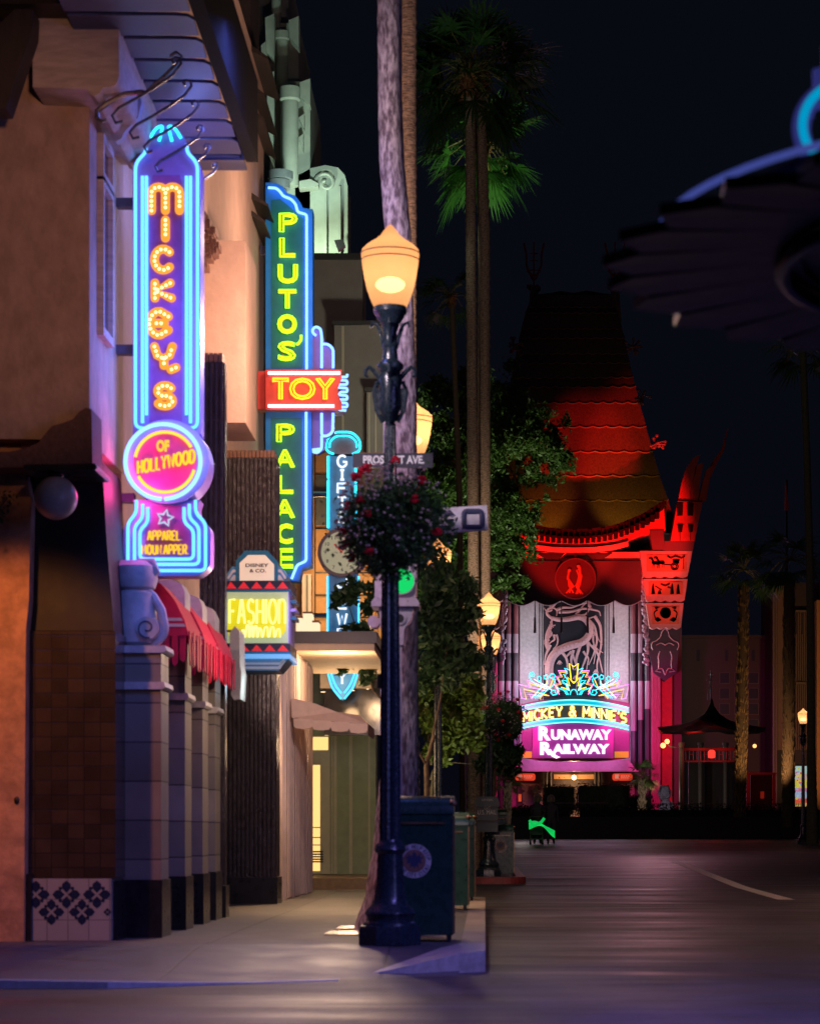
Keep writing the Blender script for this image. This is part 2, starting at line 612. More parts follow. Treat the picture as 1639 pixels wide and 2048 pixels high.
# kerb along the roadway with the flared end
mb = MB()
mb.box(-0.17, 0.0, 16.95, 29, -0.3, 0.006)
tag(mb.build('kerb', bricks('kerb_stone', (.40, .33, .30), (.34, .29, .27), (.08, .07, .07), 3.0, 1.35, ms=.015, rough=.6, axes='XY', noise=.6), angle=0), kind='structure')
mb = MB()
top = [(-.78, 15.35, -.128), (-.45, 15.42, -.062), (-.18, 15.62, -.004), (0, 15.8, .006), (0, 16.95, .006), (-.17, 16.95, .006), (-.30, 16.5, -.004), (-.48, 16.0, -.05)]
n = len(top)
mb.add(top + [(x, y, -.3) for x, y, z in top], [(0, 1, 7), (1, 2, 6, 7), (2, 3, 5, 6), (3, 4, 5)] + [(i, i + n, (i + 1) % n + n, (i + 1) % n) for i in range(n)])
tag(mb.build('flared_kerb_end', m_kerb, angle=0), kind='structure')

# second pavement with the red bull-nose kerb
mb = MB()
mb.box(-6, 0.45, 42.0, 160, -0.3, 0.0)
tag(mb.build('far_sidewalk', m_walk, angle=0), kind='structure')
mb = MB()
out = [(-1.25, 41.75)] + [(.35 + .35 * math.sin(a), 42.1 - .35 * math.cos(a)) for a in [i * math.pi / 2 / 6 for i in range(7)]] + [(.70, 105)]
inn = [(x - .0 if x < 0 else x - .16, y + .17) for x, y in out]
poly = out + inn[::-1]
mb.prism(poly, -.3, .012, ax='Z')
tag(mb.build('red_kerb', m_redkerb, angle=0), kind='structure')

# lane line and small marks on the road
mb = MB()
Y0, Y1 = 32.6, 60
seg = 24
for i in range(seg):
    ya = Y0 + (Y1 - Y0) * i / seg; yb = Y0 + (Y1 - Y0) * (i + 1) / seg
    xa = 4.04 + .66 * i / seg; xb = 4.04 + .66 * (i + 1) / seg
    mb.add([(xa - .10, ya, road_z(ya) + .005), (xa + .13, ya, road_z(ya) + .005), (xb + .13, yb, road_z(yb) + .005), (xb - .10, yb, road_z(yb) + .005)], [(0, 1, 2, 3)])
tag(mb.build('lane_line', m_line, angle=0), kind='structure')
mb = MB()
a = P(1620, 1818, 30)
mb.add([(4.0, 28.2, -.125), (4.4, 28.2, -.125), (4.4, 28.9, -.125), (4.0, 28.9, -.125)], [(0, 1, 2, 3)])
mb.add([(.85, 41.2, -.12), (1.15, 41.2, -.12), (1.15, 41.6, -.115), (.85, 41.6, -.115)], [(0, 1, 2, 3)])
tag(mb.build('road_mark', m_line, angle=0), kind='structure')
# metal cover plates in the pavement
for i, (x0, x1, y0, y1, lb) in enumerate([(-1.22, -.78, 18.35, 19.0, 'larger rectangular steel cover set in the pavement by the palm base'), (-1.2, -.82, 19.5, 20.0, 'smaller steel cover in the pavement just beyond the larger one')]):
    mb = MB(); mb.box(x0, x1, y0, y1, .001, .008)
    tag(mb.build('pavement_cover', mat('steel_plate', (.55, .5, .5), rough=.25, metal=.6, var=.3), angle=0), lb, 'cover')

# ================================================================ street lamps
m_globe = bpy.data.materials.new('lamp_globe_glass'); m_globe.use_nodes = True
n_ = m_globe.node_tree; n_.nodes.clear()
o_ = n_.nodes.new('ShaderNodeOutputMaterial')
em = n_.nodes.new('ShaderNodeEmission'); em.inputs[0].default_value = (1.0, 0.45, 0.17, 1); em.inputs[1].default_value = 0.62
df = n_.nodes.new('ShaderNodeBsdfTranslucent'); df.inputs[0].default_value = (0.42, 0.27, 0.17, 1)
tr = n_.nodes.new('ShaderNodeBsdfTransparent'); tr.inputs[0].default_value = (1, 0.72, 0.42, 1)
ad = n_.nodes.new('ShaderNodeAddShader'); mx = n_.nodes.new('ShaderNodeMixShader'); mx.inputs[0].default_value = 0.36
n_.links.new(em.outputs[0], ad.inputs[0]); n_.links.new(df.outputs[0], ad.inputs[1])
n_.links.new(ad.outputs[0], mx.inputs[1]); n_.links.new(tr.outputs[0], mx.inputs[2]); n_.links.new(mx.outputs[0], o_.inputs[0])
m_bulb = glow('lamp_bulb', (1, 0.72, 0.42), 6.0)
m_band = mat('globe_band', (.12, .07, .04), rough=.4, var=.2)

def street_lamp(X, Y, Z, label, power=25, scale=1.0):
    L = thing('street_lamp', (X, Y, Z), label, 'street lamp', 'acorn globe street lamps along the street')
    def lz(prof): return [(r * scale, z * scale) for r, z in prof]
    c = (X, Y, Z)
    q = lambda y: (1893 - y) / 286.0
    h = lambda px: px / 286.0
    b = MB()
    b.lathe(lz([(.232, 0), (.232, .10), (.222, .13), (.20, .135)]), c, n=8, ang=math.pi / 8)
    b.lathe(lz([(.20, .13), (.195, .15), (.165, .17), (.175, .20), (.19, .215), (.175, .24), (.14, .27), (.118, .32), (.102, .42), (.095, .56), (.092, .63), (.108, .645), (.118, .66), (.108, .69), (.085, .71), (.078, .73)]), c, n=24, flute=8, fd=.06)
    b.build('base', m_iron, L)
    b = MB()
    b.lathe(lz([(.076, .72), (.074, 1.2), (.068, 2.0), (.058, 2.8), (.046, 3.3), (.040, 3.62)]), c, n=48, flute=12, fd=.13)
    b.build('shaft', m_iron, L)
    b = MB()
    b.lathe(lz([(h(8), q(868)), (h(12), q(855)), (h(9), q(850)), (h(17), q(835)), (h(22), q(815)), (h(20), q(785)), (h(24), q(765)), (h(20), q(752)), (h(27), q(742)), (h(27), q(735)), (h(16), q(725)), (h(14), q(705)), (h(17), q(698)), (h(14), q(690)), (h(13), q(672)), (h(18), q(655)), (h(28), q(640)), (h(34), q(630)), (h(32), q(618))]), c, n=20)
    b.build('capital', m_iron, L)
    for k in range(4):
        an = k * math.pi / 2 + math.pi / 4 * 0
        ca, sa = math.cos(an), math.sin(an)
        b = MB()
        pts = [(h(20), q(762)), (h(32), q(748)), (h(42), q(740)), (h(49), q(745)), (h(50), q(757)), (h(44), q(760))]
        b.tube([(X + r * ca * scale, Y + r * sa * scale, Z + z * scale) for r, z in pts], h(6) * scale, 6, r2=h(3) * scale)
        b.build('scroll', m_iron, L); b = MB()
        pts = [(h(14), q(850)), (h(27), q(826)), (h(32), q(790)), (h(26), q(770)), (h(18), q(772))]
        b.tube([(X + r * ca * scale, Y + r * sa * scale, Z + z * scale) for r, z in pts], h(5) * scale, 6)
        b.build('scroll', m_iron, L); b = MB()
        pts = [(h(12), q(700)), (h(18), q(675)), (h(26), q(655)), (h(36), q(650)), (h(38), q(660))]
        b.tube([(X + r * ca * scale, Y + r * sa * scale, Z + z * scale) for r, z in pts], h(5) * scale, 6, r2=h(3) * scale)
        b.build('scroll', m_iron, L)
    for k in range(4):
        an = k * math.pi / 2
        ca, sa = math.cos(an), math.sin(an)
        b = MB()
        pts = [(h(20), q(836)), (h(28), q(834)), (h(31), q(820)), (h(31), q(792)), (h(27), q(782)), (h(20), q(784))]
        w_ = h(5) * scale
        lo = [(X + (r * ca) * scale - sa * w_, Y + (r * sa) * scale + ca * w_, Z + z * scale) for r, z in pts]
        hi = [(X + (r * ca) * scale + sa * w_, Y + (r * sa) * scale - ca * w_, Z + z * scale) for r, z in pts]
        b.add(lo + hi, [tuple(range(6)), tuple(range(11, 5, -1))] + [(i, i + 6, (i + 1) % 6 + 6, (i + 1) % 6) for i in range(6)])
        b.build('acanthus_leaf', m_iron, L)
    b = MB()
    b.lathe(lz([(h(27), q(628)), (h(34), q(617)), (h(40), q(603)), (h(46.5), q(584)), (h(51.5), q(562)), (h(55), q(540)), (h(57), q(524)), (h(58), q(512)), (h(56), q(505)), (h(49), q(498)), (h(39), q(491)), (h(28), q(484)), (h(19), q(476)), (h(13), q(467)), (h(7), q(460)), (h(2), q(455))]), c, n=32)
    g = b.build('globe', m_globe, L, angle=80)
    b = MB()
    for y in (513, 526):
        rb_ = h(58.2 - (y - 513) * .09) * scale
        b.tube([(X + rb_ * math.cos(t), Y + rb_ * math.sin(t), Z + q(y) * scale) for t in [i * 2 * math.pi / 32 for i in range(32)]], .0045, 5, closed=True)
    b.build('band', m_band, g)
    b = MB()
    b.ball((X, Y, Z + q(575) * scale), h(30) * scale, h(30) * scale, h(15) * scale)
    b.build('bulb', m_bulb, L)
    lamp('lamp_light', 'POINT', (X, Y, Z + q(545) * scale), power * .5, (1, .58, .28), size=.12 * scale, parent=L)
    return L

street_lamp(-.664, 16.9, 0, 'tallest black cast iron street lamp, with the large flower ball hung on its post', 12)
street_lamp(-.72, 23.6, 0, 'acorn globe lamp whose orange globe shows just above the PROSPECT AVE. sign', 30)
street_lamp(-.69, 35, 0, 'acorn globe lamp glowing orange through tree leaves, just below the GO arm', 30)
street_lamp(.06, 42.8, 0, 'acorn globe lamp with the mailbox on its post in front of the palm trunks', 30)
street_lamp(.11, 50, 0, 'acorn globe lamp whose glass shows just below and behind the globe over the mailbox', 25)
street_lamp(11.75, 89.5, .35, 'smallest acorn globe lamp, far off beside the mossy palm trunk and lit poster', 20)

# ================================================================ flower balls on the lamps
m_leafd = mat('basket_leaf', (0.05, 0.12, 0.045), rough=.5, var=.5, scale=9, transl=.25)
m_red = mat('red_petal', (0.75, 0.015, 0.05), rough=.5, var=.3, scale=20, transl=.3)
m_pinkw = mat('pale_petal', (0.62, 0.45, 0.55), rough=.5, var=.3, scale=20, transl=.3)
def flower_ball(px, py, Y, rx, rz, label, nl=4200, seed=1):
    c = P(px, py, Y)
    T = thing('hanging_basket', c, label, 'flower basket', 'flower balls hung on the street lamps')
    random.seed(seed)
    b = MB(); b.lathe([(.05, -rz * .8), (.12, -rz * .7), (rx * .6, -rz * .3), (rx * .66, 0), (rx * .6, .02)], c, n=18); b.build('basket', m_dark, T)
    cs = [c]; rs = [rx * .7]
    for i in range(60):
        u = Vector((random.gauss(0, 1), random.gauss(0, 1), random.gauss(0, 1))).normalized()
        cs.append(c + Vector((u.x * rx * .72, u.y * rx * .72, u.z * rz * .68))); rs.append(rx * random.uniform(.22, .42))
    b = MB(); leaves(b, [tuple(x) for x in cs], rs, nl, rx * .085, aspect=1.7); b.build('foliage', m_leafd, T, angle=0)
    for i in range(15):
        u = Vector((random.gauss(0, 1), -abs(random.gauss(0, .8)), random.gauss(.45, .8))).normalized()
        p = c + Vector((u.x * rx * .95, u.y * rx * .95, u.z * rz * 1.0 + (rz * .35 if u.z > .5 else 0)))
        b = MB()
        for j in range(11):
            d = Vector((random.gauss(0, 1), random.gauss(0, 1), random.gauss(0, 1))).normalized()
            b.ball(p + d * rx * .055, rx * .048, rx * .048, rx * .034, 6, 4)
        b.tube([p, (p * .8 + c * .2)], .003, 4)
        b.build('red_blossom', m_red, T)
    b = MB()
    for i in range(230):
        u = Vector((random.gauss(-.5, .8), -abs(random.gauss(0, .9)), random.gauss(.3, .8))).normalized()
        p = c + Vector((u.x * rx * 1.02, u.y * rx * 1.02, u.z * rz * 1.05)) * 1.0 + Vector((0, 0, random.uniform(0, rz * .3) if u.z > .3 else 0))
        b.ball(p, rx * .028, rx * .028, rx * .022, 6, 4)
    tag(b.build('pale_blossom_cover', m_pinkw, T), kind='stuff')
    return T
flower_ball(789, 1056, 16.85, .40, .345, 'large ball of dark leaves with red and pale pink flowers on the tallest street lamp', 11000, 3)
flower_ball(1000, 1437, 42.6, .40, .38, 'smaller dark flower ball with red blooms on the lamp above the mailbox', 3500, 5)

# ================================================================ litter bins
m_bin = mat('bin_green', (0.010, 0.050, 0.036), rough=.28, var=.3, scale=3, spec=.7)
m_bin2 = mat('bin_green_bright', (0.012, 0.075, 0.04), rough=.3, var=.3, scale=3, spec=.7)
m_brass = mat('brass_edge', (.35, .22, .12), rough=.3, metal=.7, var=.3)
m_ring = mat('sticker_white', (.55, .52, .50), rough=.5, var=.1)
m_brown = mat('sticker_brown', (.24, .12, .085), rough=.5, var=.3, scale=20)
m_navy = mat('sticker_navy', (.03, .04, .10), rough=.5, var=0)
def ring_strokes(b, txt, cx, cz, r, hgt, a0, a1, Yf, rad):
    wd = [glyph_w(ch) for ch in txt]; gap = .35
    tot = sum(wd) + gap * (len(txt) - 1); x = 0
    for ch, g in zip(txt, wd):
        mid = (x + g / 2) / tot
        an = math.radians(a0 + (a1 - a0) * mid)
        up = 1 if a1 < a0 else -1
        ex = Vector((math.sin(an) * up, 0, -math.cos(an) * up)); ez = Vector((math.cos(an) * up, 0, math.sin(an) * up))
        c = Vector((cx + r * math.cos(an), Yf, cz + r * math.sin(an)))
        sx = abs(math.radians(a1 - a0)) * r / tot
        for st in SF[ch]:
            b.tube([c + ex * (px - g / 2) * sx + ez * (py - .5) * hgt for px, py in st], rad, 4, flat=.4)
        x += g + gap

def litter_bin(x0, x1, Y, z, hgt, label, material, emblem=True, depth=.52, ec=None):
    xc = (x0 + x1) / 2
    T = thing('litter_bin', (xc, Y + depth / 2, z), label, 'litter bin', 'green litter bins along the kerb')
    b = MB()
    b.box(x0, x1, Y, Y + depth, z + .05, z + hgt - .13)
    b.build('body', material, T)
    b = MB()
    pr = [(Y - .01, z + hgt - .128)] + [(Y + .12 - .13 * math.cos(a), z + hgt - .128 + .13 * math.sin(a)) for a in [i * math.pi / 2 / 6 for i in range(1, 7)]] + \
         [(Y + depth - .10 + .11 * math.sin(a), z + hgt - .128 + .13 * math.cos(a)) for a in [i * math.pi / 2 / 6 for i in range(0, 7)]]
    b.prism(pr, x0 - .008, x1 + .008, ax='X')
    b.build('lid', material, T)
    b = MB(); b.box(x0 + .05, x1 - .05, Y - .014, Y + .005, z + hgt - .20, z + hgt - .185); b.build('flap_handle', m_brass, T)
    b = MB()
    b.box(x1 + .001, x1 + .016, Y - .004, Y + .03, z + .06, z + hgt - .14)
    b.ball((x1 + .005, Y + .02, z + hgt - .05), .028, n=8, m=6)
    b.build('corner_trim', m_brass, T)
    for sx in (x0 + .03, x1 - .03):
        for sy in (Y + .03, Y + depth - .03):
            b = MB(); b.box(sx - .015, sx + .015, sy - .015, sy + .015, z, z + .055); b.build('foot', m_dark, T)
    if emblem:
        ex, ez = ec or (xc, z + hgt * .57)
        b = MB()
        b.prism([(ex + .122 * math.cos(t), ez + .122 * math.sin(t)) for t in [i * 2 * math.pi / 40 for i in range(40)]], Y - .003, Y + .001)
        b.cur = 1
        b.prism([(ex + .082 * math.cos(t), ez + .082 * math.sin(t)) for t in [i * 2 * math.pi / 40 for i in range(40)]], Y - .006, Y - .0025)
        b.cur = 2
        # spread-winged bird of the emblem
        wing = [(0, -.055), (.012, -.03), (.03, -.05), (.026, -.01), (.055, -.02), (.045, .01), (.07, .03), (.04, .03), (.05, .06), (.018, .03), (.01, .055), (0, .065)]
        pts = wing + [(-x, y) for x, y in wing[::-1][1:-1]]
        b.prism([(ex + x, ez + y) for x, y in pts], Y - .009, Y - .0055)
        ring_strokes(b, 'PLEASE HELP KEEP', ex, ez, .102, .026, 175, 5, Y - .004, .0028)
        ring_strokes(b, 'OUR CITY CLEAN', ex, ez, .102, .026, 198, 342, Y - .004, .0028)
        b.build('emblem', [m_ring, m_brown, m_navy], T)
    return T
litter_bin(-.725, -.232, 17.2, 0, 1.04, 'largest dark green litter bin, round white PLEASE HELP KEEP emblem, beside the tallest lamp', m_bin, ec=P(828, 1722, 17.2).xz[:] if hasattr(Vector(), 'xz') else (-.505, .58))
litter_bin(-.50, -.175, 24.2, 0, .98, 'brighter green litter bin seen narrow just behind the largest dark one', m_bin2, emblem=False)
litter_bin(-.46, -.125, 27.5, 0, 1.0, 'narrow green litter bin, last of the row before the kerb ends', m_bin2, emblem=False)
litter_bin(-.02, .50, 42.9, 0, .92, 'green litter bin with round emblem behind the mailbox lamp on the red kerb corner', m_bin, ec=(.265, .545))
litter_bin(.05, .43, 47.5, 0, 1.25, 'taller green bin farther back, its top showing over the bin by the mailbox', m_bin, emblem=False)

# ================================================================ mailbox
m_mail = mat('mailbox_slate', (0.045, 0.06, 0.085), rough=.4, var=.25, scale=4)
Y = 42.45
T = thing('mailbox', P(974, 1662, Y), 'slate blue mailbox lettered U.S. MAIL mounted on the lamp post', 'mailbox')
b = MB(); b.pbox(952, 1612, 995, 1664, Y, .30); b.build('body', m_mail, T)
b = MB(); b.slab([(949, 1613), (949, 1606), (953, 1593), (994, 1593), (998, 1606), (998, 1613)], Y - .03, .36); b.build('lid', m_mail, T)
b = MB(); b.pbox(950, 1640, 997, 1643, Y - .02, .03); b.build('slot_flap', m_dark, T)
b = MB()
text_mesh(b, 'U.S. MAIL', 955, 1620, 992, 1629, Y, .006)
text_mesh(b, 'LETTERS', 963, 1598, 985, 1602, Y - .03, .006)
for st in ([(968, 1612.5), (980, 1612.5), (980, 1618), (968, 1618), (968, 1612.5)], [(968, 1612.5), (974, 1616), (980, 1612.5)]):
    b.ptube(st, Y - .012, .004, 4)
b.build('lettering', m_ring, T, angle=0)

# ================================================================ traffic signal and its GO arm
Y = 18.6
T = thing('traffic_signal', P(790, 1868, Y), 'pale vintage traffic signal with lit green lens and white GO arm behind the flower ball', 'traffic light')
b = MB()
b.slab([(749, 1200), (749, 1040), (832, 1040), (832, 1160), (829, 1200)], Y, .34)
b.slab([(742, 1212), (742, 1203), (748, 1196), (832, 1196), (837, 1203), (837, 1212)], Y - .03, .40)
b.slab([(760, 1255), (757, 1213), (826, 1213), (822, 1235), (808, 1258), (806, 1290), (790, 1290), (770, 1285)], Y + .03, .26)
b.disc(747, 1243, 12, Y + .1, .2)
b.build('housing', m_lilac_post, T)
b = MB(); b.disc(803, 1162, 27, Y - .05, .06); b.build('lens_hood', m_lilac_post, T)
b = MB(); b.ball(P(803, 1162, Y - .05), .095, .03, .095, 20, 10); b.build('green_lens', glow('green_signal_glow', (0.01, 0.75, 0.16), 0.95), T)
b = MB(); b.disc(803, 1092, 27, Y - .05, .06); b.build('lens_hood', m_lilac_post, T)
b = MB(); b.ball(P(803, 1092, Y - .05), .095, .03, .095, 20, 10); b.build('red_lens', mat('unlit_red_lens', (.12, .01, .01), rough=.1, var=0), T)
b = MB(); b.disc(799, 1236, 13, Y + .01, .03); b.cur = 1; b.disc(799, 1236, 8, Y, .03); b.build('porthole', [m_lilac_post, m_dark], T)
b = MB()
b.pbox(787, 1291, 803, 1872, Y + .05, .06)
b.cur = 1
for i in range(27):
    y = 1312 + i * 20.3
    b.pbox(793.5, y, 798.5, y + 11, Y + .046, .03)
b.build('perforated_post', [m_lilac_post, m_dark], T)
b = MB()
b.slab([(852, 1018), (973, 1010), (976, 1060), (856, 1068)], Y + .06, .03)
arm = b.build('semaphore_arm', m_white, T)
b = MB()
def rr(cx, cy, hw, hh, r, n=5):
    out = []
    for qx, qy, a0 in ((1, 1, 0), (-1, 1, 90), (-1, -1, 180), (1, -1, 270)):
        for i in range(n + 1):
            t = math.radians(a0 + 90 * i / n)
            out.append((cx + qx * (hw - r) + r * math.cos(t), cy + qy * (hh - r) + r * math.sin(t)))
    return out
b.ptube(rr(945, 1038, 18, 16, 6), Y + .05, .021, 6, closed=True, flat=.4)
g = rr(886, 1041, 18, 16, 6)
b.ptube([(904, 1031), (900, 1025), (874, 1026), (869, 1033), (870, 1050), (875, 1056), (898, 1055), (903, 1050), (903, 1042), (890, 1042)], Y + .05, .021, 6, flat=.4)
b.build('arm_lettering', m_navy, arm)
b = MB(); b.tube([P(832, 1045, Y + .1), P(856, 1044, Y + .1)], .03, 8); b.build('arm_pivot', m_dark, T)

# street name sign
Y = 17.75
T = thing('street_sign', P(772, 1200, Y), 'dark street name sign reading PROSPECT AVE. across the tallest lamp post', 'street sign')
b = MB(); b.pbox(705, 906, 865, 935, Y, .03); b.build('blade', mat('sign_navy', (.035, .035, .06), rough=.4, var=.2), T)
b = MB(); text_mesh(b, 'PROSPECT AVE.', 726, 911, 848, 928, Y, .006, bold=.035); b.build('lettering', mat('sign_letter_white', (.85, .85, .85), rough=.4, var=0), T, angle=0)
b = MB(); b.tube([P(771, 1877, Y + .06), P(771, 828, Y + .06)], .017, 10); b.build('pole', m_lilac_post, T)

# ================================================================ near stucco building
m_stucco = mat('pink_stucco', (0.52, 0.35, 0.27), rough=.85, var=.30, scale=1.1, bump=.7, bscale=14, stretch=(1, 1, .7), con=.2)
m_stucco2 = mat('orange_stucco', (0.60, 0.31, 0.17), rough=.85, var=.30, scale=1.3, con=.12, bump=.5, bscale=14)
m_cast = mat('cast_stone', (0.55, 0.44, 0.38), rough=.7, var=.3, scale=1.6, bump=.4, bscale=16, stretch=(.6, 1, 2.5))
m_wood = mat('dark_timber', (0.035, 0.026, 0.022), rough=.6, var=.4, scale=5, stretch=(1, 1, .2))
m_tile = bricks('brown_wall_tile', (.105, .066, .046), (.060, .040, .029), (.045, .034, .028), .118, .105, ms=.004, rough=.16, bump=.7, noise=.75, spec=.7)
m_blackstone = mat('black_stone', (.018, .018, .022), rough=.3, var=.4, scale=2.5, bump=.1)
m_whitetile = bricks('white_tile', (.42, .40, .38), (.38, .36, .34), (.14, .13, .12), .15, .15, ms=.003, rough=.3, bump=.4, noise=.25)
m_bluepat = mat('blue_glaze', (.02, .03, .075), rough=.25, var=.3, scale=20)
m_brownstone = mat('brown_moulding', (.16, .075, .055), rough=.7, var=.35, scale=5, bump=.4)

T = thing('stucco_building', (-3.6, 18, 0), 'pinkish stucco building with a square cast beam end above a brown tiled pier', 'building')
b = MB()
b.prism([(-7, 1.9), (-6.2, 3.6), (-2.80, 3.56), (-2.80, 8.5), (-7, 8.5)], 17.12, 18.72)
b.prism([(-7, 3.4), (-7, 8.5), (-4.5, 8.5), (-4.5, 3.4)], 18.72, 30)
b.build('wall', m_stucco, T)
b = MB()
b.slab([(-120, 1900), (-120, 800), (30, 800), (52, 950), (62, 1000), (58, 1200), (52, 1260), (48, 1900)], 17.3, .5)
b.build('arch_wall', m_stucco2, T)
b = MB(); b.ball(P(34, 1601, 17.3), .02, .015, .03); b.build('wall_fitting', m_dark, T)
b = MB(); b.pbox(55, 1262, 231, 1756, 17.45, 1.0); b.build('tiled_pier', m_tile, T)
b = MB(); b.slab([(55, 1261), (52, 925), (205, 925), (212, 1060), (228, 1261)], 17.47, .9); b.build('pier_head', mat('shaded_brown_plaster', (.018, .011, .009), rough=.6, var=.4, scale=2), T)  # shade on the pier head is put into this dark plaster colour
b = MB(); b.pbox(64, 1757, 222, 1882, 17.40, 1.05)
b.cur = 1
s = 17.4 / F
def petal(cx, cy, r, Yf):
    for a in range(4):
        t = a * math.pi / 2
        pts = []
        for u, v_ in ((.12, 0), (.45, .32), (.75, .30), (1, 0), (.75, -.30), (.45, -.32)):
            x = (u * math.cos(t) - v_ * math.sin(t)) * r; y = (u * math.sin(t) + v_ * math.cos(t)) * r
            pts.append((cx + x, cy + y))
        b.slab(pts, Yf, .0025)
    for a in range(4):
        t = a * math.pi / 2 + math.pi / 4
        b.slab([(cx + .62 * r * math.cos(t) + .13 * r * math.cos(q_), cy + .62 * r * math.sin(t) + .13 * r * math.sin(q_)) for q_ in [k * math.pi / 4 for k in range(8)]], Yf - .0, .0026)
for cx in (72, 133, 194):
    petal(cx, 1789, 28, 17.3975)
for cx in (103, 164):
    petal(cx, 1824, 26, 17.3972)
petal(219 - 4, 1824, 8, 17.397)
b.build('tile_skirting', [m_whitetile, m_bluepat], T)
b = MB(); b.pbox(44, 1748, 63, 1884, 17.36, .3); b.build('corner_block', m_blackstone, T)
b = MB(); b.pbox(223, 1762, 236, 1882, 17.5, .6); b.build('corner_block', m_blackstone, T)
# beam end
b = MB()
pts = [(65, 20), (226, 20), (238, 32), (238, 150), (236, 158)] + [(236 - 22 * (1 - math.cos(t)) , 160 + 14 * math.sin(t)) for t in [i * math.pi / 8 for i in range(1, 5)]] + [(205, 176), (200, 186), (189, 192), (178, 186), (176, 178), (66, 174)]
b.slab(pts, 16.7, 1.9)
b.build('beam_end', m_cast, T)
b = MB()
b.prism([XZ(-130, -60, 16.5), XZ(240, -60, 16.5), XZ(240, 17, 16.5), XZ(-130, 17, 16.5)], 16.4, 18.9)
b.slab([(12, 216), (0, 216), (-60, 216), (-60, 100), (30, 18), (66, 18), (64, 60)], 16.35, .25)
b.build('eaves_timber', m_wood, T)
# bracket moulding over the arch
b = MB()
b.slab([(-60, 936), (-60, 906), (20, 903), (50, 897), (78, 885), (90, 868), (104, 852), (126, 846), (146, 838), (160, 822), (172, 815), (183, 818), (185, 925), (160, 933)], 16.95, .45)
b.build('arch_moulding', m_brownstone, T)
b = MB(); b.slab([(48, 940), (48, 929), (190, 927), (195, 934), (190, 940)], 16.8, .6); b.build('shelf', m_blackstone, T)
for i, (xa, xb) in enumerate([(196, 213)]):
    for (ya, yb) in ((285, 345), (372, 655)):
        X = -2.80
        y0 = 13541 / (970 - xa); y1 = 13541 / (970 - xb)
        z1 = CH + (VY - ya) * y0 / F; z0 = CH + (VY - yb) * y0 / F
        f = MB(); f.box(X - .02, X + .05, y0 - .05, y1 + .05, z0 - .06, z0); f.box(X - .02, X + .05, y0 - .05, y1 + .05, z1, z1 + .06)
        f.box(X - .02, X + .05, y0 - .05, y0, z0, z1); f.box(X - .02, X + .05, y1, y1 + .05, z0, z1)
        wobj = f.build('window', m_cast, T)
        f = MB(); f.box(X - .02, X + .012, y0, y1, z0, z1); f.build('pane', mat('dark_pane', (.03, .03, .05), rough=.1, var=0), wobj)

# unlit ball lamp under the shelf
c = P(112, 996, 16.95)
T = thing('globe_light', c, 'unlit white ball lamp hanging under the shelf of the stucco building', 'wall lamp')
b = MB(); b.ball(c, .152, n=24, m=16); b.build('globe', mat('frosted_ball', (.55, .50, .46), rough=.35, var=.15, scale=5), T)
b = MB(); b.lathe([(.05, .14), (.06, .155), (.05, .165), (.10, .185), (.11, .2)], c, n=16); b.build('holder', m_dark, T)
# small dark vine by the arch
c = P(12, 1000, 17.1)
T = thing('wall_vine', c, 'small dark sprig of leaves on the orange wall beneath the arch moulding', 'plant')
b = MB(); leaves(b, [tuple(c), tuple(P(2, 1012, 17.1)), tuple(P(18, 990, 17.1)), tuple(P(-20, 1030, 17.1))], [.06, .07, .05, .12], 160, .035); b.build('leaf_spray', m_leafd, T, angle=0)
b = MB(); b.ptube([(-30, 1060), (-5, 1020), (14, 998)], 17.12, .005); b.build('stem', m_wood, T)

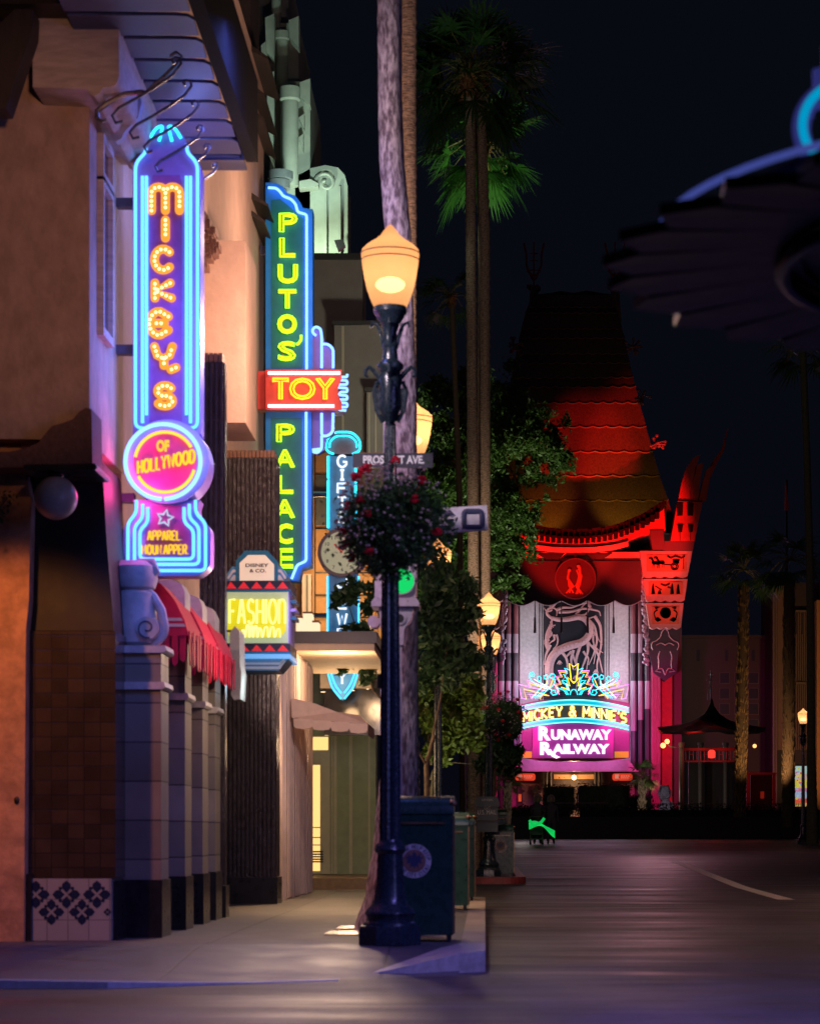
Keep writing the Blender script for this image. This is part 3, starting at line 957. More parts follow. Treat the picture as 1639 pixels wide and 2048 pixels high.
# ================================================================ pillars with scroll brackets
m_pillar = bricks('pillar_stone', (.36, .31, .28), (.26, .225, .20), (.07, .065, .07), 3.0, .29, ms=.006, rough=.6, bump=.6, noise=.6)
def pillar(Y, label, full=True):
    x1 = -2.40; x0 = -2.74
    T = thing('scroll_pillar', (x0 / 2 + x1 / 2, Y + .2, 0), label, 'pillar', 'stone pillars with scroll brackets under the red awnings')
    b = MB(); b.box(x0, x1, Y, Y + .42, 0.40, 2.14 if full else 2.50); b.build('shaft', m_pillar, T)
    b = MB(); b.box(x0 - .03, x1 + .012, Y - .03, Y + .46, 0, .43); b.build('plinth', m_blackstone, T)
    b = MB()
    for z, e in (((2.13, .02), (1.86, .014)) if full else ((1.86, .014),)):
        b.prism([(x0 - .01, z - .02), (x1 + e, z - .02), (x1 + e + .02, z), (x1 + e + .012, z + .035), (x0 - .01, z + .035)], Y - .035, Y + .45)
    b.build('collar', m_cast2, T)
    b = MB()
    # bulging drum and the S scroll on the street side
    prof = [(.10, 0), (.15, .03), (.165, .10), (.165, .2), (.15, .36), (.155, .40), (.11, .42), (.15, .44), (.17, .5), (.16, .6), (.12, .64)]
    if not full:
        sh = -.02
        b.prism([(x0, 2.51), (x1 - .02, 2.51), (x1 + .0, 2.58), (x1 + .0, 2.70), (x1 - .03, 2.77), (x1 - .10, 2.80), (x0, 2.80)], Y - .01, Y + .34)
        b.build('capital', m_cast2, T)
        return T
    b.lathe(prof, ((x0 + x1) / 2 - .05, Y + .2, 2.17), n=24)
    b.build('capital', m_cast2, T)
    b = MB()
    cx, cz = x1 - .11, 2.30
    sp_ = []
    for i in range(34):
        t = i / 33
        an = math.radians(-90 - 40 + 500 * t)
        r = .03 + .085 * (t)
        sp_.append((cx + r * math.cos(an), Y + .16, cz + r * math.sin(an)))
    sp_ += [(cx + .09, Y + .16, 2.44), (cx + .03, Y + .16, 2.54), (cx - .06, Y + .16, 2.62), (cx - .10, Y + .16, 2.72), (cx - .06, Y + .16, 2.80), (cx + .02, Y + .16, 2.80), (cx + .05, Y + .16, 2.73), (cx, Y + .16, 2.69)]
    b.tube(sp_, .036, 8)
    b.build('scroll', m_cast2, T)
    b = MB(); b.tube([(cx + (.018 + .058 * k / 20) * math.cos(-2.2 + .36 * k), Y + .026, cz + (.018 + .058 * k / 20) * math.sin(-2.2 + .36 * k)) for k in range(21)], .007, 5)  # raised spiral in a dark colour, painting the shade of a groove
    b.build('volute_shade_line', m_greyd_, T)
    b = MB()
    b.prism([(cx + .085 * math.cos(a), cz + .085 * math.sin(a)) for a in [k * math.pi / 12 for k in range(24)]], Y + .03, Y + .3)
    b.build('scroll_eye', m_cast2, T)
    return T
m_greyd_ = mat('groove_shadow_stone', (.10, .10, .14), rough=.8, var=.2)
m_cast2 = mat('capital_stone', (0.50, 0.46, 0.48), rough=.6, var=.2, scale=3, bump=.25)
pillar(17.92, 'stone pillar with a full scroll bracket, lit blue by the neon sign above')
pillar(19.35, 'second scroll pillar, pinkish stone behind the first red awning', False)
pillar(20.55, 'third scroll pillar, half hidden behind the middle red awning', False)
pillar(21.5, 'fourth and last scroll pillar, beside the black fluted pilaster', False)

# ================================================================ long shop building
m_peach = mat('peach_plaster', (0.56, 0.38, 0.29), rough=.85, var=.16, scale=.7, bump=.4, bscale=12)
m_flute = mat('black_fluted_stone', (.045, .033, .036), rough=.35, var=.6, scale=3.5, bump=.6, bscale=40, stretch=(1, 1, .7))
m_copper = mat('copper_flashing', (.30, .14, .08), rough=.5, var=.4, scale=6)
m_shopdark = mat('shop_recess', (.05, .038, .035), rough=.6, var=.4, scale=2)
T = thing('peach_building', (-3.6, 24, 0), 'long peach plaster shop building behind the tall vertical neon signs', 'building')
b = MB()
b.box(-6, -2.82, 18.75, 30.8, 2.9, 10.3)
b.build('wall', m_peach, T)
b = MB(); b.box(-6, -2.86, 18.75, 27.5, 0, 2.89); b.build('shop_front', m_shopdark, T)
b = MB(); b.box(-2.82, -2.41, 24.3, 25.45, 4.9, 6.73); b.build('projecting_pier', m_peach, T)
b = MB()
for i, (z, e) in enumerate([(10.28, .10), (9.83, .06), (9.54, .05), (8.5, .10), (8.3, .06)]):
    z0 = z
    b.prism([(-2.95, z0), (-2.72 + e, z0 - .16), (-2.72 + e, z0 - .13), (-2.95, z0 + .1)], 29.2, 30.9)
b.build('small_eaves', m_wood, T)
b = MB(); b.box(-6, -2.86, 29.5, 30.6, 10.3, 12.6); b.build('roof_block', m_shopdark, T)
b = MB()
for i in range(26):
    t = random.random(); u = random.random()
    px = 404 + 26 * math.sin(math.pi * min(1, t * 1.0)) * u; py = 425 + 105 * t
    p = P(px, py, 23.5)
    b.box(p.x - .035, p.x + .03, 23.5 + u * .1, 23.75 + u * .1, p.z - .03, p.z + .03)
b.build('clay_tile_hood', m_brownstone, T)
for Y, xa, xb, top_, lab in ((22.2, -2.62, -2.405, 5.1, 0), (26.4, -2.83, -2.295, 4.87, 1)):
    dp = .2 if lab == 0 else .5
    b = MB(); b.box(xa, xb, Y, Y + dp, .28, top_)
    nfl = int((xb - xa) / .046)
    for k in range(nfl):
        x = xa + .012 + (xb - xa - .024) * (k + .5) / nfl
        for zz in range(0, 9):
            z0 = .30 + (top_ - .3) * zz / 9; z1 = .30 + (top_ - .3) * (zz + 1) / 9 - .012
            b.tube([(x, Y, z0), (x, Y, z1)], .0155, 6)
    for k in range(9):
        y = Y + .03 + (dp - .05) * (k + .5) / 9
        b.tube([(xb, y, .3), (xb, y, top_)], .018, 6)
    b.build('fluted_pilaster', m_flute, T)
    b = MB(); b.box(xa - .02, xb + .03, Y - .04, Y + dp + .06, 0, .29); b.build('pilaster_base', m_blackstone, T)
    b = MB()
    n_c = int((xb - xa) / .04)
    for k in range(n_c):
        x = xa + (xb - xa) * (k + .5) / n_c
        b.box(x - .017, x + .017, Y - .02, Y + dp, top_ + .002, top_ + .08)
    b.build('pilaster_cap', m_copper, T)

# ---------------------------------------------------------------- slatted canopy
m_canopy = mat('canopy_metal', (.05, .07, .20), rough=.45, var=.3, scale=3, spec=.6)
m_canopyf = mat('canopy_fascia', (.010, .010, .014), rough=.8, var=.4, scale=4, spec=.03)
m_rod = mat('scroll_iron', (.16, .15, .18), rough=.3, metal=.5, var=.3, scale=8)
T = thing('slatted_canopy', (-2.36, 18.2, 6.34), 'curved slatted metal canopy jutting out above the violet and blue neon sign', 'canopy')
b = MB(); b.box(-1.98, -1.88, 15.4, 20.02, 6.33, 7.0); b.build('fascia', m_canopyf, T)
b = MB(); b.box(-2.86, -1.99, 19.92, 20.0, 6.32, 6.6); b.build('end_fascia', m_canopy, T)
for i in range(9):
    y = 15.95 + i * .49
    b = MB()
    outl = [(-2.84, y), (-2.10, y), (-2.02, y + .02), (-1.99, y + .10), (-1.99, y + .37), (-2.84, y + .37)]
    pts = []
    b.add([(x, yy, 6.34 - (yy - y) * .05) for x, yy in outl] + [(x, yy, 6.355 - (yy - y) * .05) for x, yy in outl],
          [tuple(range(6))[::-1], tuple(range(6, 12))] + [(k, (k + 1) % 6, (k + 1) % 6 + 6, k + 6) for k in range(6)])
    b.tube([(-2.84, y, 6.345), (-2.12, y, 6.345), (-2.03, y + .02, 6.345), (-1.99, y + .1, 6.345)], .014, 6)
    b.build('louvre', m_canopy, T)
for i, (xa, ya) in enumerate([(350, 120), (372, 165), (388, 205), (398, 255), (412, 292), (428, 330)]):
    Y = 16.7 + i * .5
    x0, z0 = XZ(xa, ya, Y)
    s = .62 - i * .05
    b = MB()
    pts = [(x0 - .01 * s, z0 - .045 * s), (x0 - .03 * s, z0 - .01 * s), (x0, z0 + .03 * s), (x0 + .05 * s, z0 + .02 * s), (x0 + .07 * s, z0 - .04 * s), (x0 - .02 * s, z0 - .16 * s), (x0 - .22 * s, z0 - .30 * s), (x0 - .42 * s, z0 - .42 * s), (x0 - .62 * s, z0 - .53 * s), (x0 - .70 * s, z0 - .62 * s), (x0 - .66 * s, z0 - .70 * s), (x0 - .58 * s, z0 - .68 * s)]
    b.tube([(max(x, -2.80), Y, z) for x, z in pts], .011, 6)
    b.build('hanging_scroll', m_rod, T)
b = MB()
Y = 16.9
b.ptube([(195, 236), (194, 222), (215, 206), (250, 188), (282, 184), (290, 186)], Y, .02, 8)
b.ptube([(290, 186), (330, 150), (352, 128), (364, 112), (352, 104), (340, 112)], Y + .02, .012, 8)
b.ptube([(195, 236), (205, 243), (214, 240)], Y, .012, 8)
b.build('front_scroll', m_rod, T)
b = MB()
b.slab([(222, 165), (272, 165), (283, 205), (276, 235), (262, 250), (250, 262), (243, 276), (232, 283), (224, 280)], 17.6, .10)
b.build('scroll_plate', mat('scroll_plate_paint', (.42, .42, .5), rough=.5, var=.2), T)

# ================================================================ neon helpers
NB = glow('neon_blue', (0.10, 0.42, 1.0), 2.6)
NBP = glow('neon_pale_blue', (0.16, 0.34, 1.0), 3.2)
NC = glow('neon_cyan', (0.03, 0.75, 1.0), 2.6)
NY = glow('neon_yellow', (1.0, 0.78, 0.02), 1.6)
NYG = glow('neon_lemon', (0.42, 1.0, 0.012), 2.7)
NO = glow('neon_orange', (1.0, 0.34, 0.04), 1.25)
NW = glow('neon_white', (0.8, 0.75, 1.0), 2.6)
NP = glow('neon_pink', (1.0, 0.25, 0.75), 1.7)
NDOT = glow('bulb_dot', (1.0, 0.72, 0.34), 2.6)
m_bracket = mat('bracket_blue', (.06, .07, .14), rough=.4, var=.3)

def neon(parent, name, strokes, Y, r, m, closed=False, n=8, standoff=True):
    b = MB()
    for st in strokes:
        b.ptube(st, Y, r, n, closed=closed)
    return b.build(name, m, parent, angle=60)

def cut_letter(parent, name, strokes, Y, r, m, n=8, flat=.35, dots=None, dot_m=None, dr=.01):
    b = MB()
    for st in strokes:
        b.ptube(st, Y, r, n, flat=flat)
        for q in (st[0], st[-1]):
            b.ball(P(q[0], q[1], Y), r * 1.0, r * flat, r * 1.0, 8, 6)
    if dots:
        b.cur = 1
        for st in strokes:
            for q in resample(st, dots):
                b.ball(P(q[0], q[1], Y - r * flat), dr, dr * .6, dr, 8, 5)
        return b.build(name, [m, dot_m], parent, angle=60)
    return b.build(name, m, parent, angle=60)

def spotl(st, n=8):
    """round the corners of a polyline"""
    out = [st[0]]
    for i in range(1, len(st) - 1):
        a, p, c = Vector(st[i - 1]), Vector(st[i]), Vector(st[i + 1])
        ra = min(n, (a - p).length / 2.01); rc = min(n, (c - p).length / 2.01)
        r = min(ra, rc)
        s_ = p + (a - p).normalized() * r; e_ = p + (c - p).normalized() * r
        for k in range(5):
            t = k / 4
            q = s_ * (1 - t) ** 2 + p * 2 * t * (1 - t) + e_ * t * t
            out.append((q.x, q.y))
    out.append(st[-1])
    return out

# ================================================================ MICKEY'S sign
Y = 18.3
m_violet = mat('violet_enamel', (.36, .22, .62), rough=.4, var=.12, scale=3)
m_magenta = mat('magenta_enamel', (.62, .10, .42), rough=.4, var=.12, scale=3)
m_pinkface = mat('pink_enamel', (.85, .10, .34), rough=.35, var=.1, scale=4)
m_lav = mat('lavender_enamel', (.46, .40, .80), rough=.4, var=.1, scale=3)
T = thing('neon_sign', P(331, 1150, Y), "tall violet and blue neon blade sign reading MICKEY'S above an OF HOLLYWOOD disc", 'neon sign')
TM = T
outl = spotl([(266, 868), (266, 325), (284, 306), (288, 276), (310, 250), (346, 250), (372, 276), (378, 306), (401, 325), (401, 868)], 16)
outl2 = spotl([(266, 1000), (272, 1020), (262, 1036), (247, 1056), (247, 1132), (272, 1152), (398, 1152), (421, 1132), (421, 1056), (402, 1036), (394, 1020), (400, 1000)], 10)
b = MB()
b.slab(outl, Y, .24)
b.cur = 1
b.slab(outl2, Y + .003, .235)
b.build('cabinet', [m_violet, m_violet], T, angle=30)
b = MB()
b.slab([(299, 860), (299, 372), (306, 350), (360, 350), (364, 372), (364, 860)], Y - .004, .006)
b.slab([(291, 1058), (304, 1042), (304, 1012), (364, 1012), (364, 1042), (382, 1058), (382, 1112), (291, 1112)], Y - .002, .006)
b.build('face_panel', mat('purple_face', (.34, .11, .42), rough=.4, var=.15, scale=3), T)
b = MB(); b.disc(334, 923, 84, Y - .05, .33, 64); b.build('disc_cabinet', m_lav, T)
b = MB(); b.disc(331, 923, 63, Y - .056, .02, 64); b.build('disc_face', m_pinkface, T)
R = .0125
for sgn in (-1, 1):
    cx = 333
    for k, (dx, tp, bt) in enumerate([(62, 330, 846), (48, 352, 846), (40, 352, 830)]):
        x = cx + sgn * dx
        if k == 0:
            st = spotl([(cx + sgn * 34, 856), (x, 856), (x, 326), (cx + sgn * 41, 304), (cx + sgn * 41, 288)], 14)
        elif k == 1:
            st = [(x, 352), (x, bt)]
        else:
            st = [(x, tp), (x, bt)]
        neon(T, 'blue_tube', [st], Y - .035, R, NB)
neon(T, 'crown_tube', [spotl([(300, 276), (312, 256), (326, 250), (322, 268), (318, 282)], 8), spotl([(362, 276), (350, 256), (336, 250), (340, 268), (344, 282)], 8)], Y - .035, .011, NC)
def circ(cx, cy, r, a0=0, a1=360, n=48):
    return [(cx + r * math.cos(math.radians(a0 + (a1 - a0) * i / n)), cy + r * math.sin(math.radians(a0 + (a1 - a0) * i / n))) for i in range(n + 1)]
neon(T, 'ring_tube', [circ(326, 923, 75, 92, 448)], Y - .085, .016, NBP)
neon(T, 'yellow_arc_tube', [circ(330, 924, 60, 190, 330), circ(330, 924, 60, 15, 152)], Y - .08, .012, glow('neon_amber', (1, .5, .05), 1.9))
for k, dd in enumerate((0, 13, 24)):
    L_, R_ = 256 + dd, 413 - dd - 2
    bt = 1142 - dd * .95
    nx0, nx1 = 273 + dd * .95, 391 - dd * .95
    st = spotl([(nx0, 1000 + dd * .6), (nx0, 1026 + dd * .8), (L_, 1046 + dd * .55), (L_, bt - 1), (R_, bt - 1), (R_, 1046 + dd * .55), (nx1, 1026 + dd * .8), (nx1, 1000 + dd * .6)], 11)
    neon(T, 'blue_tube', [st], Y - .035, R, NB)
star = [(330 + r_ * math.cos(math.radians(-90 + 36 * i + 12)), 1036 + r_ * math.sin(math.radians(-90 + 36 * i + 12))) for i, r_ in enumerate([17, 8] * 5)]
neon(T, 'star_tube', [star], Y - .03, .009, glow('neon_dim_white', (.6, .75, 1), .9), closed=True)
boxes = {'M': (298, 368, 364, 427), 'I': (327, 434, 335, 482), 'C': (304, 492, 344, 546), 'K': (305, 560, 348, 602), 'E': (304, 621, 342, 672), 'Y': (304, 687, 350, 737), "'": (342, 735, 352, 752), 'S': (309, 765, 350, 818)}
for ch, (xa, ya, xb, yb) in boxes.items():
    if ch != "'": ya += 6; yb -= 6; xa += 5; xb -= 5
    g = 'm' if ch == 'M' else ch
    if ch == 'E':
        sts = [[(xb, ya + 6)] + [(xb - 18 - 20 * math.sin(math.radians(t)), (ya + yb) / 2 - 24 * math.cos(math.radians(t))) for t in range(0, 181, 15)] + [(xb, yb - 6)], [(xa + 4, (ya + yb) / 2), (xb - 8, (ya + yb) / 2)]]
    elif ch == 'Y':
        sts = [[(xa, ya), (xa + 6, ya + 18), (327, ya + 24), (xb - 6, ya + 18), (xb, ya)], [(328, ya + 24), (328, yb)]]
    elif ch == 'I':
        sts = [[(331, ya), (331, yb)]]
    else:
        sts = word_strokes(g, xa, ya, xb, yb)
    nm = 'letter'
    cut_letter(T, nm, sts, Y - .028, .034, NO, flat=.3, dots=9.5, dot_m=NDOT, dr=.0125)
b = MB(); text_mesh(b, 'OF', 313, 880, 339, 904, Y - .07, .01, bold=.06); b.build('lettering', glow('neon_gold', (1, .62, .05), 1.1), T, angle=0)
neon(T, 'hollywood_tube', word_strokes('HOLLYWOOD', 276, 922, 389, 947, gap=.28, slant=-.20), Y - .085, .0095, glow('neon_gold_bright', (1, .62, .03), 1.25))
neon(T, 'apparel_tube', word_strokes('APPAREL.', 296, 1062, 362, 1080, gap=.3), Y - .03, .0075, glow('neon_gold2', (1, .55, .03), 1.2))
neon(T, 'apparel_tube', word_strokes('MOUN.APPER.', 284, 1090, 376, 1108, gap=.3), Y - .03, .0075, glow('neon_gold3', (1, .55, .03), 1.2))
for yy in (404, 698, 995):
    b = MB(); b.pbox(225, yy - 9, 268, yy + 9, Y + .06, .1); b.build('bracket', m_bracket, T)

# ================================================================ PLUTO'S TOY PALACE sign
Y = 30.0
m_bluef = mat('blue_enamel', (.02, .28, .95), rough=.35, var=.1, scale=2)
m_greenf = mat('teal_blue_enamel', (.01, .20, .30), rough=.35, var=.15, scale=2)
m_redf = mat('red_enamel', (.95, .10, .08), rough=.35, var=.1, scale=2)
T = thing('neon_sign', P(577, 1160, Y), "tall blue blade sign with yellow neon letters PLUTO'S and PALACE around a red TOY panel", 'neon sign')
TP = T
top = [(531, 365), (552, 366), (566, 373), (574, 386), (590, 391), (600, 404), (606, 416), (625, 418)]
b = MB(); b.slab(top + [(625, 738), (531, 738)], Y, .3); b.build('upper_cabinet', m_bluef, T, angle=0)
b = MB(); b.slab([(531, 822), (623, 822), (623, 1132), (604, 1138), (598, 1162), (531, 1162)], Y, .3); b.build('lower_cabinet', m_bluef, T, angle=0)
b = MB(); b.slab([(542, 400), (560, 398), (606, 436), (606, 736), (542, 736)], Y - .006, .008); b.cur = 1; b.slab([(542, 836), (604, 836), (604, 1120), (585, 1148), (542, 1148)], Y - .006, .008)
b.build('face_panel', [m_greenf, m_greenf], T)
b = MB(); b.slab([(531, 739), (683, 739), (683, 757), (676, 775), (676, 790), (683, 805), (683, 820), (531, 820)], Y - .12, .45); b.build('toy_panel', m_redf, T, angle=0)
R = .017
neon(T, 'edge_tube', [spotl([(536, 375), (552, 376), (560, 383), (566, 392), (582, 398), (591, 408), (595, 424), (613, 429), (613, 738)], 5)], Y - .05, R, NBP)
neon(T, 'edge_tube', [spotl([(612, 824), (612, 1122), (594, 1130), (583, 1158)], 5)], Y - .05, R, NBP)
neon(T, 'bar_tube', [[(536, 746), (680, 746)]], Y - .17, .02, NW)
neon(T, 'bar_tube', [[(536, 812), (668, 812)]], Y - .17, .02, NW)
zz = []
for i in range(5):
    y0 = 748 + i * 15
    zz += [(694, y0), (694, y0 + 6), (680 - (i % 2) * 3, y0 + 6), (678 - (i % 2) * 3, y0 + 12), (692, y0 + 13)]
neon(T, 'zigzag_tube', [spotl(zz, 3)], Y - .1, .016, NBP)
def outline(parent, txt, x0, y0, x1, y1, Y, r, m, face=None, bold=.0, name='letter'):
    """neon tube that follows the outline of a letter, over a painted letter"""
    cu = bpy.data.curves.new('t', 'FONT'); cu.body = txt; cu.size = 1; cu.offset = bold; cu.resolution_u = 3; cu.fill_mode = 'NONE'
    ob = bpy.data.objects.new('t', cu); sc.collection.objects.link(ob); bpy.context.view_layer.update()
    me = ob.evaluated_get(bpy.context.evaluated_depsgraph_get()).to_mesh()
    vs = [v.co.copy() for v in me.vertices]
    ed = [tuple(e.vertices) for e in me.edges]
    bpy.data.objects.remove(ob)
    xa = min(v.x for v in vs); xb = max(v.x for v in vs); ya = min(v.y for v in vs); yb = max(v.y for v in vs)
    nb = {}
    for a_, b_ in ed: nb.setdefault(a_, []).append(b_); nb.setdefault(b_, []).append(a_)
    seen = set(); loops = []
    for s0 in nb:
        if s0 in seen: continue
        L = [s0]; seen.add(s0); cur = s0
        while True:
            nx = [k for k in nb[cur] if k not in seen]
            if not nx: break
            cur = nx[0]; seen.add(cur); L.append(cur)
        loops.append([(x0 + (x1 - x0) * (vs[k].x - xa) / (xb - xa), y1 + (y0 - y1) * (vs[k].y - ya) / (yb - ya)) for k in L])
    b = MB()
    for L in loops: b.ptube(L, Y, r, 6, closed=True)
    return b.build(name, m, parent, angle=60)
m_gold = mat('letter_gold', (.45, .28, .02), rough=.4, var=.1)
def letter_pair(T, ch, x0, y0, x1, y1):
    bb = MB()
    W = 7
    # painted fat letter under two tubes
    sts = word_strokes(ch, x0 + 4, y0 + 4, x1 - 4, y1 - 4)
    for st in sts: bb.ptube(st, Y - .02, .032, 6, flat=.25)
    o = bb.build('letter', m_gold, T)
    outline(o, ch, x0, y0, x1, y1, Y - .055, .0125, NYG, bold=.035, name='outline_tube')
for ch, x0, x1, y0, y1 in [('P', 559, 593, 427, 463), ('L', 560, 590, 476, 513), ('U', 557, 594, 529, 565), ('T', 557, 592, 580, 616), ('O', 556, 592, 630, 666), ('S', 557, 590, 684, 720),
                           ('P', 554, 588, 849, 883), ('A', 552, 588, 900, 934), ('L', 554, 586, 951, 986), ('A', 551, 588, 1000, 1035), ('C', 554, 584, 1049, 1086), ('E', 554, 586, 1098, 1135)]:
    letter_pair(T, ch, x0, y0, x1, y1)
neon(T, 'apostrophe_tube', [spotl([(602, 670), (602, 680), (596, 688), (592, 688)], 4)], Y - .05, .016, NYG)
for ch, x0, x1 in (('T', 545, 577), ('O', 580, 629), ('Y', 632, 668)):
    outline(T, ch, x0, 757, x1, 798, Y - .17, .013, NY, bold=.06)
m_vpan = mat('violet_panel', (.20, .14, .46), rough=.4, var=.1)
b = MB(); b.slab([(624, 738), (624, 662), (636, 656), (646, 672), (650, 690), (664, 694), (668, 706), (668, 738)], Y + .02, .15); b.build('ornament_panel', m_vpan, T, angle=0)
b = MB(); b.slab([(624, 822), (668, 822), (668, 866), (652, 874), (646, 902), (636, 908), (624, 900)], Y + .02, .15)
b.build('ornament_panel', m_vpan, T, angle=0)
neon(T, 'ornament_tube', [spotl([(632, 671), (625, 666), (625, 657), (633, 653), (641, 658), (643, 674), (643, 736)], 6), spotl([(644, 688), (656, 688), (666, 698), (666, 736)], 6)], Y - .02, .017, NBP)
neon(T, 'ornament_tube', [spotl([(643, 826), (643, 872), (655, 872), (665, 864), (666, 826)], 6), spotl([(643, 872), (643, 898), (634, 906), (625, 903)], 5), [(624, 900), (640, 898)]], Y - .02, .017, NBP)
b = MB(); b.pbox(512, 742, 532, 818, Y + .02, .25); b.build('panel_side', m_redf, T)
for yy in (500, 1010):
    b = MB(); b.pbox(520, yy - 8, 531, yy + 8, Y + .1, .1); b.build('bracket', m_bracket, T)

# ================================================================ fashion sign
Y = 24.0
m_teal = mat('teal_enamel', (.01, .17, .28), rough=.4, var=.1, scale=3)
m_cream = mat('cream_plastic', (.75, .66, .52), rough=.4, var=.05, emit=(1, .72, .45), es=.42)
m_paleface = mat('pale_lit_face', (.35, .40, .25), rough=.4, var=.05, emit=(.75, .95, .45), es=.30)
m_yellowf = mat('yellow_lit_face', (.35, .30, .01), rough=.4, var=.05, emit=(1, .86, .0), es=.62)
m_navyf = mat('navy_enamel', (.012, .012, .03), rough=.4, var=.1)
m_redtri = mat('red_triangle_paint', (.65, .02, .02), rough=.4, var=.1, emit=(1, .02, .03), es=.35)
m_bluetrim = mat('sky_blue_enamel', (.10, .32, .55), rough=.4, var=.1)
m_whitetrim = mat('white_stripe', (.70, .70, .68), rough=.4, var=.1)
T = thing('shop_sign', P(525, 1340, Y), 'lit box sign reading DISNEY & CO. over yellow FASHION lettering with red triangle bands', 'shop sign')
b = MB(); b.slab([(471, 1162), (472, 1121), (490, 1101), (535, 1101), (556, 1124), (556, 1162)], Y, .5); b.build('crest', m_teal, T, angle=0)
b = MB(); b.slab([(479, 1161), (479, 1126), (496, 1110), (530, 1110), (548, 1129), (548, 1161)], Y - .006, .01); b.build('crest_face', m_cream, T, angle=0)
b = MB(); text_mesh(b, 'DISNEY', 491, 1127, 537, 1134, Y - .006, .004, bold=.03); text_mesh(b, '& CO.', 499, 1138, 532, 1145, Y - .006, .004, bold=.03); b.build('crest_lettering', m_navyf, T, angle=0)
for sx in (-1, 1):
    b = MB()
    f = (lambda x: x) if sx < 0 else (lambda x: 1027 - x)
    b.slab([(f(453), 1162), (f(453), 1150), (f(464), 1133), (f(471), 1133), (f(471), 1162)], Y + .01, .4)
    b.cur = 1
    b.slab([(f(454), 1156), (f(465), 1139), (f(471), 1139), (f(471), 1144), (f(466), 1145), (f(458), 1158)], Y + .004, .02)
    b.slab([(f(459), 1161), (f(467), 1150), (f(471), 1150), (f(471), 1161)], Y + .004, .02)
    b.build('crest_wing', [m_bluetrim, m_whitetrim], T, angle=0)
for yt, yb, xl in ((1162, 1182, 453), (1288, 1307, 453)):
    b = MB(); b.pbox(xl, yt, 580, yb - 4, Y - .01, .85); b.cur = 2; b.pbox(xl, yb - 4, 580, yb, Y - .012, .86)
    b.cur = 1
    for i in range(5):
        cx = 461 + i * 26
        b.slab([(max(cx - 11, xl), yb - 5), (min(cx + 12, 580), yb - 5), (cx, yt + 1)], Y - .015, .01)
    b.build('triangle_band', [m_navyf, m_redtri, m_teal], T, angle=0)
b = MB(); b.pbox(453, 1183, 577, 1287, Y, .75); b.build('cabinet', m_lav, T)
b = MB(); b.pbox(454, 1184, 576, 1286, Y - .008, .01); b.build('face', m_paleface, T)
b = MB(); b.slab([(455, 1206), (461, 1198), (568, 1198), (571, 1210), (571, 1262), (560, 1275), (460, 1275), (455, 1262)], Y - .014, .008); b.build('yellow_face', m_yellowf, T)
neon(T, 'fashion_tube', word_strokes('FASHIO', 459, 1199, 553, 1247, gap=.30) + word_strokes('n', 558, 1199, 570, 1247), Y - .04, .012, glow('neon_lemon2', (1, 1, .30), 1.15))
scr = []
x = 482
for i, (w_, h_) in enumerate([(9, 12), (9, 22), (7, 20), (9, 20), (10, 13), (13, 18), (12, 18), (12, 14)]):
    scr += [(x, 1272), (x + w_ * .25, 1272 - h_), (x + w_ * .7, 1272 - h_), (x + w_ * .75, 1273), (x + w_ * .9, 1274)]
    x += w_
neon(T, 'script_tube', [spotl(scr, 5), [(504, 1258), (522, 1256)]], Y - .04, .009, glow('neon_lemon3', (1, 1, .40), 1.1))
b = MB(); b.pbox(453, 1308, 580, 1317, Y - .05, .95); b.build('ledge', mat('lit_ledge', (.2, .5, .75), rough=.4, var=0, emit=(.10, .42, .85), es=.55), T)
lamp('sign_side_fill', 'POINT', P(625, 1240, 23.8), 9, (.5, .42, 1), .1, parent=T)  # added lavender fill for the sign's side face, not a fitting
lamp('sign_foot_fill', 'POINT', P(520, 1375, 23.2), 4, (.55, .8, 1), .1, parent=T)  # added pale fill under the sign's foot, not a fitting
b = MB(); b.slab([(453, 1318), (576, 1318), (557, 1341), (453, 1341)], Y + .02, .6); b.cur = 1
b.slab([(453, 1325), (560, 1325), (565, 1319), (571, 1319), (562, 1329), (453, 1329)], Y + .012, .02)
b.slab([(453, 1333), (556, 1333), (566, 1322), (571, 1322), (560, 1338), (453, 1338)], Y + .012, .02)
b.build('stepped_foot', [m_bluetrim, m_whitetrim], T, angle=0)
for yy in (1203, 1220, 1236):
    b = MB(); b.pbox(577, yy - 3, 592, yy + 3, Y + .25, .4); b.build('side_fin', m_teal if yy != 1220 else m_lav, T)
b = MB(); b.tube([P(460, 1170, Y + .4), P(440, 1170, Y + .4)], .03); b.tube([P(460, 1300, Y + .4), P(440, 1300, Y + .4)], .03); b.build('bracket', m_dark, T)

